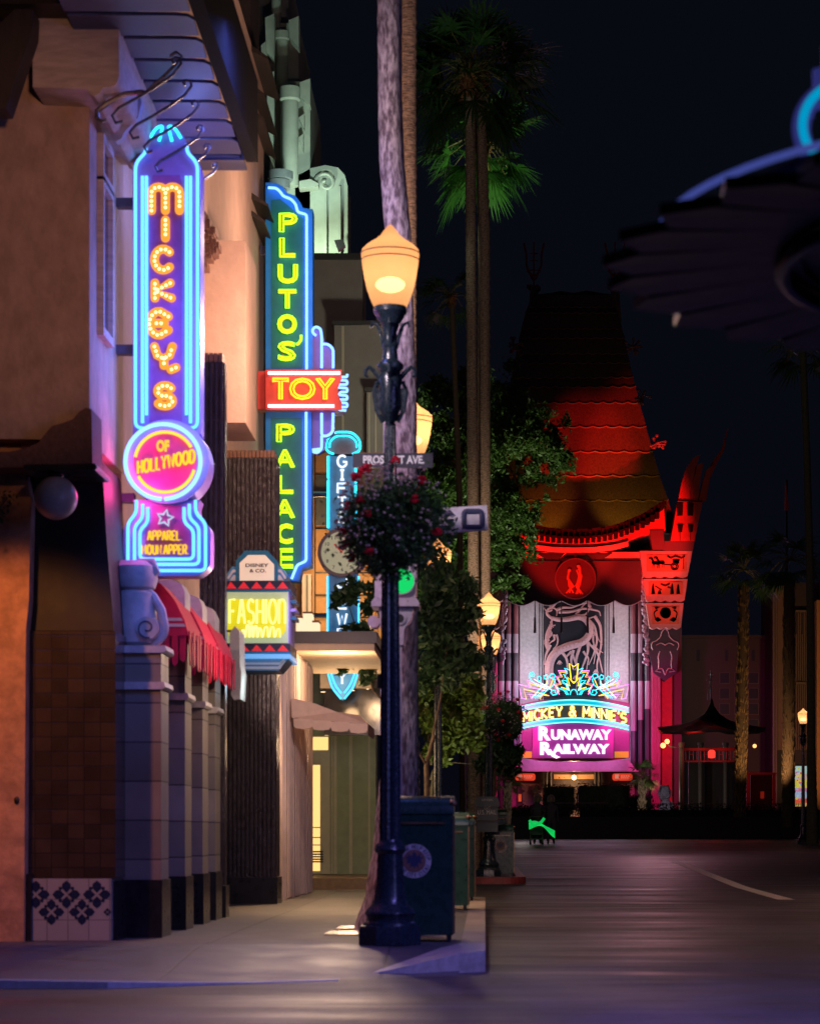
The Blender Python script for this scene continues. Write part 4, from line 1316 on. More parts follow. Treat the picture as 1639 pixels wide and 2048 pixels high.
# ================================================================ red awnings
m_awn = mat('red_canvas', (.70, .008, .07), rough=.7, var=.2, scale=4, transl=.15)
m_awnw = mat('white_canvas', (.62, .52, .52), rough=.7, var=.1)
def awning(Y0, Y1, label, txt=True):
    T = thing('red_awning', (-2.72, (Y0 + Y1) / 2, 2.0), label, 'awning', 'red scalloped awnings between the scroll pillars')
    prof = [(-2.78, 2.78), (-2.60, 2.75), (-2.50, 2.70), (-2.40, 2.58), (-2.32, 2.42), (-2.29, 2.30)]
    b = MB()
    th = .012
    vs = []; fs = []
    m = len(prof)
    for y in (Y0, Y1):
        for x, z in prof: vs.append((x, y, z))
    for i in range(m - 1): fs.append((i, i + 1, m + i + 1, m + i))
    # closed cheek toward the camera
    bb = len(vs)
    cheek = prof + [(-2.78, 2.30)]
    b.add(vs, fs)
    b.prism(cheek, Y0 - .006, Y0 + .006)
    b.prism(cheek, Y1 - .006, Y1 + .006)
    b.build('canopy', m_awn, T, angle=0)
    b = MB()
    N = 8
    for i in range(N):
        xa = -2.78 + .48 * i / N; xb = -2.78 + .48 * (i + 1) / N - .012
        zt = 2.31; zb = 2.10 + .02 * math.sin(i * 2)
        pts = [(xa, zt), (xb, zt), (xb, zb + .03)] + [((xa + xb) / 2 + (xb - xa) / 2 * math.cos(t), zb + .03 - .05 * math.sin(t)) for t in [k * math.pi / 6 for k in range(1, 6)]] + [(xa, zb + .03)]
        b.prism(pts, Y0 - .004 + .01 * (i % 2), Y0 + .004 + .01 * (i % 2))
    Ny = int((Y1 - Y0) / .10)
    for i in range(Ny):
        ya = Y0 + (Y1 - Y0) * i / Ny + .01; yb = Y0 + (Y1 - Y0) * (i + 1) / Ny - .004
        x = -2.285 + .02 * math.sin(i * 1.7)
        zb = 2.08
        pts = [(ya, 2.34), (yb, 2.34), (yb, zb + .04)] + [((ya + yb) / 2 + (yb - ya) / 2 * math.cos(t), zb + .04 - .05 * math.sin(t)) for t in [k * math.pi / 6 for k in range(1, 6)]] + [(ya, zb + .04)]
        b.prism(pts, x - .004, x + .004, ax='X')
    b.build('scalloped_fringe', m_awn, T, angle=0)
    b = MB()
    for z in (2.37, 2.415):
        b.prism([(-2.46, z), (-2.325 + (2.4 - z) * .5, z), (-2.34 + (2.4 - z) * .5, z + .022), (-2.46, z + .022)], Y0 - .012, Y0 - .0065)
    for z in (2.445, 2.495):
        xs_o = -2.332 - (z - 2.42) * .5 + .006
        b.prism([(xs_o, z), (xs_o + .004, z), (xs_o - .012 + .004, z + .026), (xs_o - .012, z + .026)], Y0 + .02, Y0 + .34)
    b.build('white_stripe', m_awnw, T, angle=0)
    return T
awning(18.68, 19.62, 'largest of the red scalloped awnings, touching the blue lit scroll')
awning(19.86, 20.78, 'middle red scalloped awning with white stripes')
awning(21.0, 22.1, 'last and smallest red scalloped awning, beside the black pilaster and yellow sign')
T = thing('cream_awning', P(470, 1395, 23.2), 'narrow cream fringed awning edge just under the yellow FASHION sign', 'awning')
b = MB(); b.slab([(459, 1265), (470, 1252), (478, 1262), (480, 1330), (483, 1345), (480, 1398), (468, 1400), (462, 1390)], 23.0, .5)
for i in range(7):
    b.slab([(462 + i * 2.6, 1300), (463.5 + i * 2.6, 1300), (464.5 + i * 2.6, 1390), (463.5 + i * 2.6, 1390)], 22.985, .01)
b.build('canvas', mat('cream_canvas', (.75, .68, .52), rough=.8, var=.35, scale=9, stretch=(6, 1, 1)), T, angle=0)
b = MB(); b.tube([P(470, 1262, 23.3), P(440, 1262, 23.3)], .012); b.build('rod', m_dark, T)

# ================================================================ arcade with marquee, fluted wall, doorway
m_pinkplaster = mat('pale_pink_plaster', (.58, .47, .47), rough=.7, var=.15, scale=1.5, bump=.25)
m_beige = mat('beige_soffit', (.58, .47, .36), rough=.7, var=.12, scale=1.5)
m_sage = mat('sage_wall', (.22, .30, .21), rough=.7, var=.18, scale=1.5, bump=.2)
m_sagetrim = mat('sage_trim', (.36, .40, .32), rough=.6, var=.12, scale=2)
m_fasc = mat('brown_fascia', (.05, .04, .04), rough=.4, var=.3, scale=2)
T = thing('arcade_building', (-2.3, 30, 0), 'pale pink arcade building with a fluted wall, beige marquee slab and sage green door recess', 'building')
b = MB()
for i, (xa, Ya) in enumerate([(-2.9, 27.0), (-2.26, 28.0), (-2.235, 28.9), (-2.215, 29.8), (-2.20, 30.7)]):
    b.box(-2.9, [-2.345, -2.30, -2.28, -2.27, -2.255][i], Ya, Ya + .88, 0, 2.95)
b.build('fluted_wall', m_pinkplaster, T)
b = MB()
for i in range(5):
    for k in range(3):
        b.tube([([-2.345, -2.30, -2.28, -2.27, -2.255][i] - .008, 27.05 + i * .9 + .2 + k * .25, .02), ([-2.345, -2.30, -2.28, -2.27, -2.255][i] - .008, 27.05 + i * .9 + .2 + k * .25, 2.9)], .03, 8)
b.build('fluting', m_pinkplaster, T)
b = MB(); b.box(-2.9, -1.33, 29.0, 33.2, 2.96, 3.05); b.cur = 1; b.box(-2.9, -1.30, 28.96, 33.2, 3.052, 3.19)
b.build('marquee_slab', [m_beige, m_fasc], T)
b = MB(); b.box(-3.2, -1.62, 35.8, 36.4, .16, 3.6); b.build('sage_wall', m_sage, T)
b = MB(); b.box(-3.2, -1.55, 33.0, 36.4, 0, .155); b.build('step', mat('brown_step', (.20, .14, .09), rough=.6, var=.3, scale=3), T)
b = MB()
for px in (664, 669, 672, 700, 703, 738):
    x = XZ(px, 0, 35.8)[0]
    b.box(x - .012, x + .012, 35.77, 35.81, .17, 2.5)
b.box(-2.6, -1.62, 35.76, 35.80, 2.46, 2.56)
b.build('wall_moulding', m_sagetrim, T)
d = MB(); d.pbox(622, 1472, 660, 1748, 35.74, .05); dd = d.build('door', m_sagetrim, T)
d = MB(); d.pbox(623, 1530, 641, 1742, 35.735, .006); d.pbox(623, 1474, 656, 1500, 35.735, .006); d.build('lit_pane', glow('shop_interior_glow', (1, .60, .20), 1.35), dd)
d = MB()
for yy in (1506, 1528, 1655, 1675, 1690, 1708):
    d.pbox(623, yy - 1, 641, yy + 1, 35.72, .02)
d.pbox(640, 1506, 643, 1746, 35.72, .02)
d.build('mullion', m_sagetrim, dd)
d = MB()
for i in range(5): d.pbox(624, 1702 + i * 5, 646, 1705 + i * 5, 35.72, .02)
d.build('vent', m_dark, dd)
b = MB()
b.pbox(648, 1376, 760, 1470, 34.2, .2); b.build('dark_transom', mat('dark_glass', (.02, .022, .03), rough=.08, var=.2, scale=2), T)
b = MB(); b.pbox(640, 1340, 745, 1376, 34.0, .3); b.build('lintel', m_beige, T)
b = MB()
for px, py, rx in ((646, 1384, 12), (706, 1381, 7), (668, 1359, 9), (735, 1378, 6)):
    c = P(px, py, 33.8); b.ball(c, M(rx, 33.8) * .45, .03, .008, 10, 6)
b.build('downlight', glow('downlight_glow', (1, .70, .40), 1.6), T)
lamp('downlight_light', 'POINT', (-1.95, 33.0, 2.5), 12, (1, .60, .28), .1, parent=T)
lamp('doorway_light', 'POINT', (-1.8, 32.6, 1.9), 60, (1, .66, .36), .12, parent=T)
lamp('marquee_light', 'POINT', (-1.75, 29.3, 2.75), 50, (1, .60, .30), .12, parent=T)
lamp('soffit_spot', 'SPOT', (-1.85, 27.6, 2.85), 340, (1, .60, .30), .1, aim=(-1.7, 26.4, 0), spot=95, blend=.7, parent=T)
lamp('awning_front_fill', 'SPOT', (-1.5, 24.8, 2.7), 190, (1, .70, .58), .1, aim=(-2.2, 28.2, 2.1), spot=50, blend=.7, parent=T)  # added fill to brighten awning and wall, no fixture here
# lit stepped lantern on the slab
T = thing('stepped_lantern', P(615, 1286, 30.5), 'bright cream stepped glass lantern standing on the marquee slab', 'lantern')
for xa, xb, ya in ((592, 604, 1236), (606, 624, 1227), (625, 637, 1245)):
    b = MB(); b.pbox(xa, ya, xb, 1285, 30.5, .3); b.build('glass_block', glow('lantern_glow', (1, .78, .50), 1.15), T)
    b = MB(); b.pbox(xa - 1, ya - 4, xb + 1, ya - .3, 30.48, .34); b.build('cap', m_copper, T)
# pink canvas awning
T = thing('canvas_awning', P(660, 1460, 28.5), 'pale pink canvas awning with scalloped valance over the lit doorway', 'awning')
m_canvas = mat('pink_canvas', (.62, .47, .42), rough=.8, var=.15, scale=3, transl=.2)
b = MB()
A0 = P(583, 1396, 28.2); A1 = P(718, 1430, 28.3); A2 = P(735, 1448, 28.4)
vs = []
for Yd in (0, 1.7):
    for p in (A0, A0 * .66 + A1 * .34 + Vector((0, 0, .005)), A0 * .33 + A1 * .67 - Vector((0, 0, .03)), A1, A2):
        vs.append((p.x, p.y + Yd, p.z))
b.add(vs, [(i, i + 1, i + 6, i + 5) for i in range(4)])
b.add([tuple(v) for v in vs[:5]] + [(A2.x, A0.y, P(0, 1448, 28.2).z), (A0.x, A0.y, P(0, 1436, 28.2).z)], [(0, 1, 2, 3, 4, 5, 6)])
b.build('canopy', m_canvas, T, angle=0)
b = MB()
N = 4
for i in range(N):
    xa = 587 + 148 * i / N; xb = 587 + 148 * (i + 1) / N
    yt = 1437 + (xa - 587) * .08
    b.slab([(xa, yt), (xb, yt + 1.5), (xb, yt + 14), (xb - 3, yt + 19), ((xa + xb) / 2, yt + 21), (xa + 3, yt + 19), (xa, yt + 12)], 28.19 - .004 * (i % 2), .004)
for i in range(6):
    x = A2.x
    b.prism([(28.4 + i * .27, A2.z + .01), (28.66 + i * .27, A2.z + .01), (28.66 + i * .27, A2.z - .09), (28.53 + i * .27, A2.z - .13), (28.4 + i * .27, A2.z - .09)], x - .003, x + .003, ax='X')
b.build('valance', m_canvas, T, angle=0)

# ================================================================ orange lit shop with GIFTS sign
m_orange = mat('orange_lit_wall', (.62, .36, .17), rough=.6, var=.12, scale=2)
m_slate = mat('slate_panel', (.14, .16, .17), rough=.5, var=.2, scale=2)
T = thing('corner_shop', P(690, 1290, 38), 'orange lit upper shop front behind the GIFTS sign with slate panels and thin mullions', 'shop')
b = MB(); b.pbox(590, 905, 800, 1300, 38, .6); b.build('wall', m_orange, T)
b = MB()
for a in ((632, 950, 662, 986), (632, 993, 662, 1050), (662, 920, 800, 1050)): b.pbox(a[0], a[1], a[2], a[3], 37.97, .02)
b.build('slate_panel', m_slate, T)
b = MB()
for yy in (1057, 1145, 1190, 1235): b.pbox(630, yy - 1.2, 800, yy + 1.2, 37.95, .03)
b.pbox(629, 905, 631, 1290, 37.94, .04); b.pbox(700, 1052, 702, 1290, 37.94, .02)
b.build('mullion', m_dark, T)
b = MB(); b.pbox(621, 983, 665, 992, 37.9, .05); b.build('blue_sill', m_bluetrim, T)
b = MB(); b.pbox(604, 1148, 622, 1232, 37.6, .3); b.cur = 1; b.pbox(612, 1150, 616, 1230, 37.58, .02); b.build('pilaster', [m_pinkplaster, m_slate], T)
lamp('shop_front_light', 'POINT', P(640, 1240, 36.6), 60, (1, .58, .25), .15, parent=T)
lamp('shop_upper_light', 'POINT', P(645, 1120, 36.9), 45, (1, .58, .25), .15, parent=T)

Y = 33.5
T = thing('neon_sign', P(684, 1400, Y), 'slim blue and cyan blade sign spelling GIFTS and JEWELRY with a round clock', 'neon sign')
m_gface = mat('gift_blue_face', (.08, .34, .62), rough=.35, var=.2, scale=2)
m_gviolet = mat('rose_grey', (.36, .28, .34), rough=.5, var=.2, scale=3)
b = MB()
b.slab(spotl([(654, 905), (654, 888), (664, 868), (706, 868), (718, 888), (718, 905), (708, 912), (664, 912)], 8), Y, .14); b.build('arch_cap', m_gviolet, T, angle=0)
b = MB(); b.pbox(658, 908, 712, 1070, Y, .14); b.build('upper_panel', m_gface, T)
b = MB(); b.pbox(657, 1148, 716, 1292, Y, .14); b.slab([(655, 1292), (716, 1292), (716, 1345), (708, 1375), (684, 1400), (664, 1375), (655, 1345)], Y + .003, .134); b.build('lower_panel', m_gface, T, angle=0)
neon(T, 'cyan_tube', [spotl([(667, 908), (652, 902), (652, 880), (668, 864), (704, 864), (720, 880), (720, 902), (704, 908)], 10)], Y - .04, .015, NC)
neon(T, 'cyan_tube', [spotl([(659, 895), (659, 884), (671, 872), (701, 872), (713, 884), (713, 895)], 8)], Y - .04, .012, NC)
neon(T, 'cyan_tube', [[(656, 912), (656, 1056)], [(711, 912), (711, 1056)]], Y - .04, .017, NC)
neon(T, 'blue_tube', [[(655, 1152), (655, 1290)], [(717, 1152), (717, 1290)], spotl([(654, 1292), (655, 1345), (664, 1376), (682, 1398)], 8), spotl([(717, 1292), (716, 1345), (706, 1376), (688, 1398)], 8), spotl([(661, 1320), (661, 1345), (670, 1370), (682, 1386)], 8), spotl([(710, 1320), (710, 1345), (700, 1370), (688, 1386)], 8)], Y - .04, .014, glow('neon_sky', (.08, .6, 1), 2.0))
m_lw = glow('neon_letter_white', (.85, .9, 1), 1.3)
for ch, y0, y1 in (('G', 911, 934), ('I', 940, 959), ('F', 967, 986), ('T', 994, 1015), ('S', 1024, 1045), ('J', 1156, 1176), ('E', 1196, 1217), ('W', 1227, 1249), ('E', 1258, 1283), ('L', 1294, 1309), ('R', 1315, 1335), ('Y', 1343, 1368)):
    if ch == 'I': sts = [[(684, y0), (684, y1)], [(680, y0), (688, y0)], [(680, y1), (688, y1)]]
    else: sts = word_strokes(ch, 675, y0, 693, y1)
    neon(T, "letter", sts, Y - .035, .016, m_lw)
b = MB(); b.disc(684, 1105, 49, Y - .06, .26, 48); b.build('clock_rim', m_gviolet, T)
b = MB(); b.disc(684, 1105, 42, Y - .068, .02, 48); ck = b.build('clock_face', mat('clock_cream', (.62, .60, .45), rough=.4, var=.08, emit=(.8, .85, .55), es=.25), T)
b = MB()
for h in range(1, 13):
    an = math.radians(90 - 30 * h); tx = 684 + 34 * math.cos(an); ty = 1105 - 34 * math.sin(an)
    text_mesh(b, str(h), tx - (2.2 if h < 10 else 4), ty - 3.5, tx + (2.2 if h < 10 else 4), ty + 3.5, Y - .068, .004)
b.build('numerals', m_navyf, ck, angle=0)
b = MB(); b.ptube([(684, 1105), (668, 1088)], Y - .08, .008, 4); b.ptube([(684, 1105), (690, 1076)], Y - .08, .006, 4); b.build('hands', m_redtri, ck)
b = MB(); b.tube([P(656, 990, Y + .07), P(624, 990, Y + .07)], .03); b.tube([P(656, 1230, Y + .07), P(624, 1230, Y + .07)], .03); b.build('bracket', m_bracket, T)

# ================================================================ deco tower and grey stepped block
m_deco = mat('pale_green_plaster', (.40, .47, .40), rough=.7, var=.15, scale=.8, bump=.2)
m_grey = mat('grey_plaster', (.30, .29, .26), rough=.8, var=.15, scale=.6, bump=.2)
m_greyd = mat('dark_coping', (.05, .055, .055), rough=.6, var=.2)
T = thing('deco_tower', P(575, 900, 46), 'tall pale green art deco tower with stepped fins and drum columns', 'tower')
b = MB()
b.pbox(500, -60, 577, 1000, 47.5, 3); b.pbox(540, 46, 597, 1000, 46.6, 3); b.pbox(560, 163, 620, 1000, 46, 3)
b.build('shaft_block', m_deco, T)
def drum(px, y0, y1, rp, Y):
    c = P(px, y1, Y); H = M(y1 - y0, Y); r = M(rp, Y)
    b = MB(); b.lathe([(r * .8, 0), (r * .8, H * .86), (r, H * .88), (r, H)], c, n=24); b.build('drum_column', m_deco, T)
drum(552, -40, 60, 12, 46.6); drum(564, 64, 185, 15, 46.3); drum(580, 176, 372, 21, 45.7)
for i, (a, bb_) in enumerate([((530, 35), (548, 120)), ((533, 150), (548, 262)), ((577, 40), (597, 95)), ((535, 265), (546, 330)), ((597, 165), (620, 210)), ((597, 235), (608, 258)), ((597, 275), (606, 300)), ((522, 90), (532, 160))]):
    f = MB(); f.slab([(a[0], a[1]), (bb_[0], a[1] - 8), (bb_[0], bb_[1]), (a[0] + 2, bb_[1] - 20)], 45.9 - .02 * i, .35); f.build('fin', m_deco, T)
b = MB()
for i, yy in enumerate((300, 318, 336)): b.lathe([(M(26 - i * 3, 45), 0), (M(26 - i * 3, 45), M(16, 45))], P(560 - i * 3, yy + 60, 45), n=20)
b.build('stacked_drum', m_slate, T)
T2 = thing('volute_parapet', P(646, 507, 45), 'floodlit pale green parapet with a rolled scroll top beside the deco tower', 'parapet')
b = MB()
b.slab([(590, 507), (590, 352), (606, 345), (622, 336), (650, 330), (676, 335), (689, 350), (695, 372), (695, 507)], 46, 1.0)
b.build('wall', m_deco, T2, angle=0)
b = MB()
b.slab([(598, 362), (620, 358), (636, 366), (636, 372), (598, 376)], 45.7, .3)
sp_ = [(651 + r_ * math.cos(math.radians(a)), 366 + r_ * math.sin(math.radians(a))) for a, r_ in [(-180 + i * 18, 22 - i * .75) for i in range(26)]]
b.ptube(sp_, 45.9, .035, 6)
b.slab([(648, 370), (653, 370), (653, 506), (648, 506)], 45.9, .1)
b.slab([(676, 372), (681, 372), (681, 506), (676, 506)], 45.9, .1)
b.build('scroll', m_deco, T2)
b = MB()
b.slab([(668, 480), (676, 500), (690, 490), (686, 478)], 45.5, .2); b.build('floodlight', m_dark, T2)
lamp('parapet_flood', 'SPOT', P(610, 520, 44.9), 150, (.85, 1, .72), .1, aim=P(640, 380, 46), spot=120, parent=T2)
lamp('tower_flood', 'SPOT', P(640, 420, 43.5), 260, (.62, .85, .74), .1, aim=P(575, 200, 46), spot=80, parent=T)

T = thing('grey_building', P(720, 1300, 43), 'plain grey stepped building block between the tower and the palm trunk', 'building')
b = MB()
b.pbox(560, 517, 725, 1000, 44.0, 1.2); b.pbox(668, 648, 800, 1200, 43.2, .78); b.pbox(733, 782, 800, 1300, 42.6, .58); b.pbox(560, 1000, 667, 1300, 43.2, .78)
b.build('wall', m_grey, T)
b = MB()
b.pbox(556, 506, 729, 517, 43.9, 1.4); b.pbox(664, 641, 804, 648, 43.1, .9); b.pbox(729, 775, 804, 782, 42.5, .7)
b.build('coping', m_greyd, T)
b = MB()
for px, y0, Yq in ((684, 652, 43.2), (686.5, 652, 43.2), (738, 786, 42.6), (751, 786, 42.6)):
    b.pbox(px - 1.1, y0, px + 1.1, 1200, Yq - .03, .03)
b.build('panel_line', mat('cream_line', (.6, .58, .42), rough=.6, var=0), T)

# ================================================================ palm trunks and trees
m_bark = mat('smooth_bark', (.55, .45, .44), rough=.8, var=.65, scale=2.6, bump=1.0, bscale=22, stretch=(2.6, 2.6, .8), col2=(.15, .10, .11), con=.10)
m_ringbark = mat('ringed_bark', (.42, .31, .23), rough=.85, var=.7, scale=3, bump=1.0, bscale=30, stretch=(1.2, 1.2, 5), con=.11)
m_darkbark = mat('dark_bark', (.11, .075, .05), rough=.85, var=.5, scale=4, bump=.9, bscale=30)
m_moss = mat('mossy_bark', (.10, .12, .06), rough=.9, var=.5, scale=3, bump=.9, bscale=30)
m_frond = mat('palm_frond', (0.045, 0.12, 0.03), rough=.45, var=.4, scale=3, transl=.35)
m_skirt = mat('palm_boot', (.24, .10, .04), rough=.8, var=.5, scale=6)
m_leaf = mat('tree_leaf', (0.05, 0.10, 0.02), rough=.5, var=.5, scale=5, transl=.3)
m_leaf2 = mat('young_leaf', (0.09, 0.13, 0.02), rough=.5, var=.5, scale=5, transl=.3)

def trunk(parent, pts, m, n=18, rings=0.0, step=.10, rough_=.0, name='trunk'):
    """pts: (px, py, half width px, Y)"""
    W = [P(px, py, Y) for px, py, h, Y in pts]
    R = [M(h, Y) for px, py, h, Y in pts]
    cs = []; rs = []
    for i in range(len(W) - 1):
        L = (W[i + 1] - W[i]).length
        k = max(2, int(L / step))
        for j in range(k):
            t = j / k
            s_ = t
            cs.append(W[i] * (1 - s_) + W[i + 1] * s_)
            r = R[i] * (1 - s_) + R[i + 1] * s_
            if rings: r *= 1 + rings * (1 if (len(cs) % 2) else -1) + random.uniform(-rings, rings) * .5
            rs.append(r)
    cs.append(W[-1]); rs.append(R[-1])
    vs = []
    m_ = len(cs)
    for i, (c, r) in enumerate(zip(cs, rs)):
        for k in range(n):
            a = 2 * math.pi * k / n
            q = r * (1 + rough_ * math.sin(3 * a + i * .05) + rough_ * .6 * math.sin(5 * a - i * .11) + random.uniform(-rough_, rough_) * .5)
            vs.append((c.x + q * math.cos(a), c.y + q * math.sin(a), c.z))
    fs = [(i * n + k, i * n + (k + 1) % n, (i + 1) * n + (k + 1) % n, (i + 1) * n + k) for i in range(m_ - 1) for k in range(n)]
    b = MB(); b.add(vs, fs)
    return b.build(name, m, parent, angle=60)

T = thing('palm_tree', P(785, 1862, 19.3), 'smooth pale lilac palm trunk with dark scars, directly behind the tallest lamp', 'palm tree')
trunk(T, [(785, 1862, 80, 19.3), (788, 1800, 60, 19.3), (790, 1700, 46, 19.3), (796, 1560, 38, 19.3), (800, 1400, 32, 19.3), (804, 1100, 29, 19.3), (806, 800, 28, 19.3), (796, 460, 26, 19.3), (784, 330, 25, 19.3), (780, 200, 24, 19.3), (779, -80, 24, 19.3)], m_bark, rings=.006, step=.06, rough_=.05)
T = thing('palm_tree', P(820, 1800, 25.5), 'ringed brown palm trunk close against the smooth lilac trunk', 'palm tree')
trunk(T, [(820, 1813, 22, 25.5), (822, 1400, 14, 25.5), (822, 900, 11, 25.5), (822, 500, 11, 25.5), (816, 250, 16, 25.5), (816, -80, 18, 25.5)], m_ringbark, rings=.05, step=.05, rough_=.03)

def fan_crown(parent, c, R, n, seed, up=.3, blades=18, m=m_frond, skirt=True, down=.0):
    random.seed(seed)
    b = MB(); pt = MB()
    for i in range(n):
        az = random.uniform(0, 2 * math.pi); el = random.uniform(-.75 - down, 1.15 if up else .2)
        d = Vector((math.cos(az) * math.cos(el), math.sin(az) * math.cos(el), math.sin(el)))
        L = R * random.uniform(.42, .58)
        mid = c + d * L * .5 + Vector((0, 0, R * .05))
        hub = c + d * L - Vector((0, 0, R * .06))
        pt.tube([c, mid, hub], R * .010, 4, r2=R * .006)
        side = d.cross(Vector((0, 0, 1)))
        if side.length < .01: side = Vector((1, 0, 0))
        side.normalize()
        nrm = side.cross(d).normalized()
        fl = R * random.uniform(.38, .52)
        tw = random.uniform(-.5, .5)
        side = (side * math.cos(tw) + nrm * math.sin(tw)).normalized()
        for k in range(blades):
            a = math.radians(-95 + 190 * k / (blades - 1)) + random.uniform(-.03, .03)
            bd = (d * math.cos(a) + side * math.sin(a)).normalized()
            ln = fl * (1 - .25 * abs(a) / 1.7) * random.uniform(.9, 1.05)
            wv = bd.cross(nrm)
            if wv.length < .01: wv = side
            wv = wv.normalized() * R * .014
            droop = Vector((0, 0, -ln * random.uniform(.12, .5)))
            p0 = hub; p1 = hub + bd * ln * .55 + droop * .25; p2 = hub + bd * ln + droop
            b.add([p0 - wv * .4, p0 + wv * .4, p1 + wv, p1 - wv, p2], [(0, 1, 2, 3), (3, 2, 4)])
    b.build('crown', m, parent, angle=0)
    pt.build('petiole', m_pet, parent)
    if skirt:
        b = MB(); b.ball(c - Vector((0, 0, R * .1)), R * .08, R * .08, R * .17, 10, 8)
        for i in range(90):
            az = random.uniform(0, 2 * math.pi); z = random.uniform(-R * .26, R * .04)
            r0 = R * .075 * (1 + z / R)
            p = c + Vector((math.cos(az) * r0, math.sin(az) * r0, z))
            b.tube([p, p + Vector((math.cos(az) * R * .06, math.sin(az) * R * .06, R * random.uniform(-.02, .07)))], R * .014, 4, r2=R * .004)
        b.build('old_frond_boots', m_skirt, parent)

m_pet = mat('petiole', (.16, .15, .05), rough=.5, var=.3, scale=5)
T = thing('palm_tree', P(945, 1738, 50), 'thinner of the twin tall fan palm trunks, on the side toward the neon signs', 'palm tree')
trunk(T, [(947, 1740, 14, 50), (946, 1100, 11, 50), (941, 460, 10.5, 50), (939, 180, 10, 50)], m_ringbark, rings=.05, step=.10, rough_=.03)
fan_crown(T, P(936, 150, 50), M(185, 50), 42, 4, down=.15)
T = thing('palm_tree', P(967, 1734, 50.6), 'thicker of the twin tall fan palm trunks, on the side toward the pagoda theater', 'palm tree')
trunk(T, [(967, 1738, 15, 50.6), (969, 1100, 11.5, 50.6), (968, 460, 11.5, 50.6), (957, 180, 11, 50.6)], m_ringbark, rings=.05, step=.10, rough_=.03)
fan_crown(T, P(958, 145, 50.6), M(190, 50.6), 42, 9, down=.15)
T = thing('palm_tree', P(962, 1722, 58), 'fan palm with the bright green crown halfway up behind the twin trunks', 'palm tree')
trunk(T, [(960, 1725, 8, 58), (963, 290, 7, 58)], m_ringbark, rings=.05, step=.12)
m_frondb = mat('bright_frond', (0.06, 0.22, 0.035), rough=.45, var=.4, scale=3, transl=.4)
fan_crown(T, P(963, 285, 58), M(158, 58), 40, 6, down=.25, m=m_frondb, blades=22)
lamp('palm_uplight', 'SPOT', P(990, 560, 54), 950, (.85, 1, .62), .2, aim=P(965, 280, 58), spot=60, parent=T)
T = thing('palm_tree', P(925, 1690, 68), 'small far palm with a thin bare trunk between the street lamps and the twin palms', 'palm tree')
trunk(T, [(926, 1690, 7, 68), (918, 980, 6, 68), (903, 600, 5, 68)], m_darkbark, rings=.05, step=.15)
fan_crown(T, P(903, 592, 68), M(85, 68), 24, 12)

def tree(name, label, Y, trunk_pts, clumps, nl, size, m, limbs=(), aspect=2.4, cat='tree', jitter=.45, group=None):
    T = thing(name, P(trunk_pts[0][0], trunk_pts[0][1], Y), label, cat, group)
    tr_ = trunk(T, [(a, b_, c_, Y) for a, b_, c_ in trunk_pts], m_darkbark, rough_=.06, n=12)
    b = MB()
    for i, lb in enumerate(limbs):
        b.tube([P(x, y, Y + z) for x, y, z in lb[0]], M(lb[1], Y), 6, r2=M(lb[1] * .25, Y))
    if limbs: b.build('limb', m_darkbark, T)
    cs = []; rs = []
    for (x, y, r, dz) in clumps:
        c = P(x, y, Y + dz); R_ = M(r, Y)
        for k in range(20):
            u = Vector((random.gauss(0, 1), random.gauss(0, 1), random.gauss(0, 1)))
            cs.append(tuple(c + u * R_ * jitter)); rs.append(R_ * random.uniform(.14, .40))
    b = MB(); leaves(b, cs, rs, nl, size, aspect=aspect, droop=.4, loose=.35)
    b.build('crown', m, T, angle=0)
    return T
random.seed(21)
tree('leafy_tree', 'slender young tree behind the bins with leafy branches across the JEWELRY sign', 33,
     [(856, 1778, 7), (854, 1600, 6), (852, 1530, 5), (868, 1470, 4)],
     [(700, 1185, 26, -1), (675, 1200, 14, -1), (722, 1262, 22, -.8), (742, 1310, 22, -.8), (690, 1335, 12, -.8), (735, 1355, 14, -.6), (752, 1200, 24, -.5),
      (885, 1190, 40, 0), (860, 1260, 42, .3), (915, 1240, 36, .4), (895, 1310, 42, .3), (935, 1320, 34, .6), (850, 1340, 34, .5), (880, 1150, 34, .2), (930, 1180, 26, .3)], 8000, .13, m_leafd,
     limbs=[([(852, 1530, 0), (800, 1440, -.4), (745, 1380, -.6), (720, 1280, -.8), (690, 1190, -1)], 3), ([(852, 1530, 0), (880, 1400, .2), (900, 1250, .3), (885, 1180, 0)], 3.2), ([(745, 1380, -.6), (760, 1300, -.6), (750, 1210, -.5)], 1.6)])
tree('leafy_tree', 'bright yellow green small tree with bare twisting limbs beside the mailbox lamp', 38,
     [(862, 1762, 7), (860, 1600, 6), (872, 1530, 4)],
     [(850, 1375, 34, 0), (890, 1395, 40, .3), (930, 1420, 34, .2), (860, 1440, 36, 0), (905, 1460, 38, .3), (945, 1470, 26, .4), (880, 1500, 26, 0), (940, 1385, 26, 0)], 9500, .125, m_leaf2,
     limbs=[([(860, 1560, 0), (880, 1500, 0), (920, 1460, .2), (945, 1450, .3)], 3), ([(862, 1530, 0), (855, 1460, 0), (850, 1400, .1)], 2.6), ([(868, 1540, 0), (905, 1525, .2), (940, 1528, .3)], 2)])
tree('leafy_tree', 'dark glossy tree between the mailbox lamp and the pink neon marquee', 47,
     [(985, 1730, 6), (984, 1600, 5), (990, 1540, 4)],
     [(1005, 1430, 32, 0), (1022, 1465, 24, 0), (1032, 1505, 16, .2), (1000, 1490, 34, .3), (975, 1460, 26, .3), (1015, 1530, 26, .2), (1028, 1430, 10, 0), (975, 1520, 22, 0)], 5200, .13, m_leafd,
     limbs=[([(985, 1600, 0), (1005, 1540, 0), (1035, 1490, .2)], 2.6), ([(985, 1580, 0), (965, 1530, .2), (950, 1490, .2)], 2.4)])
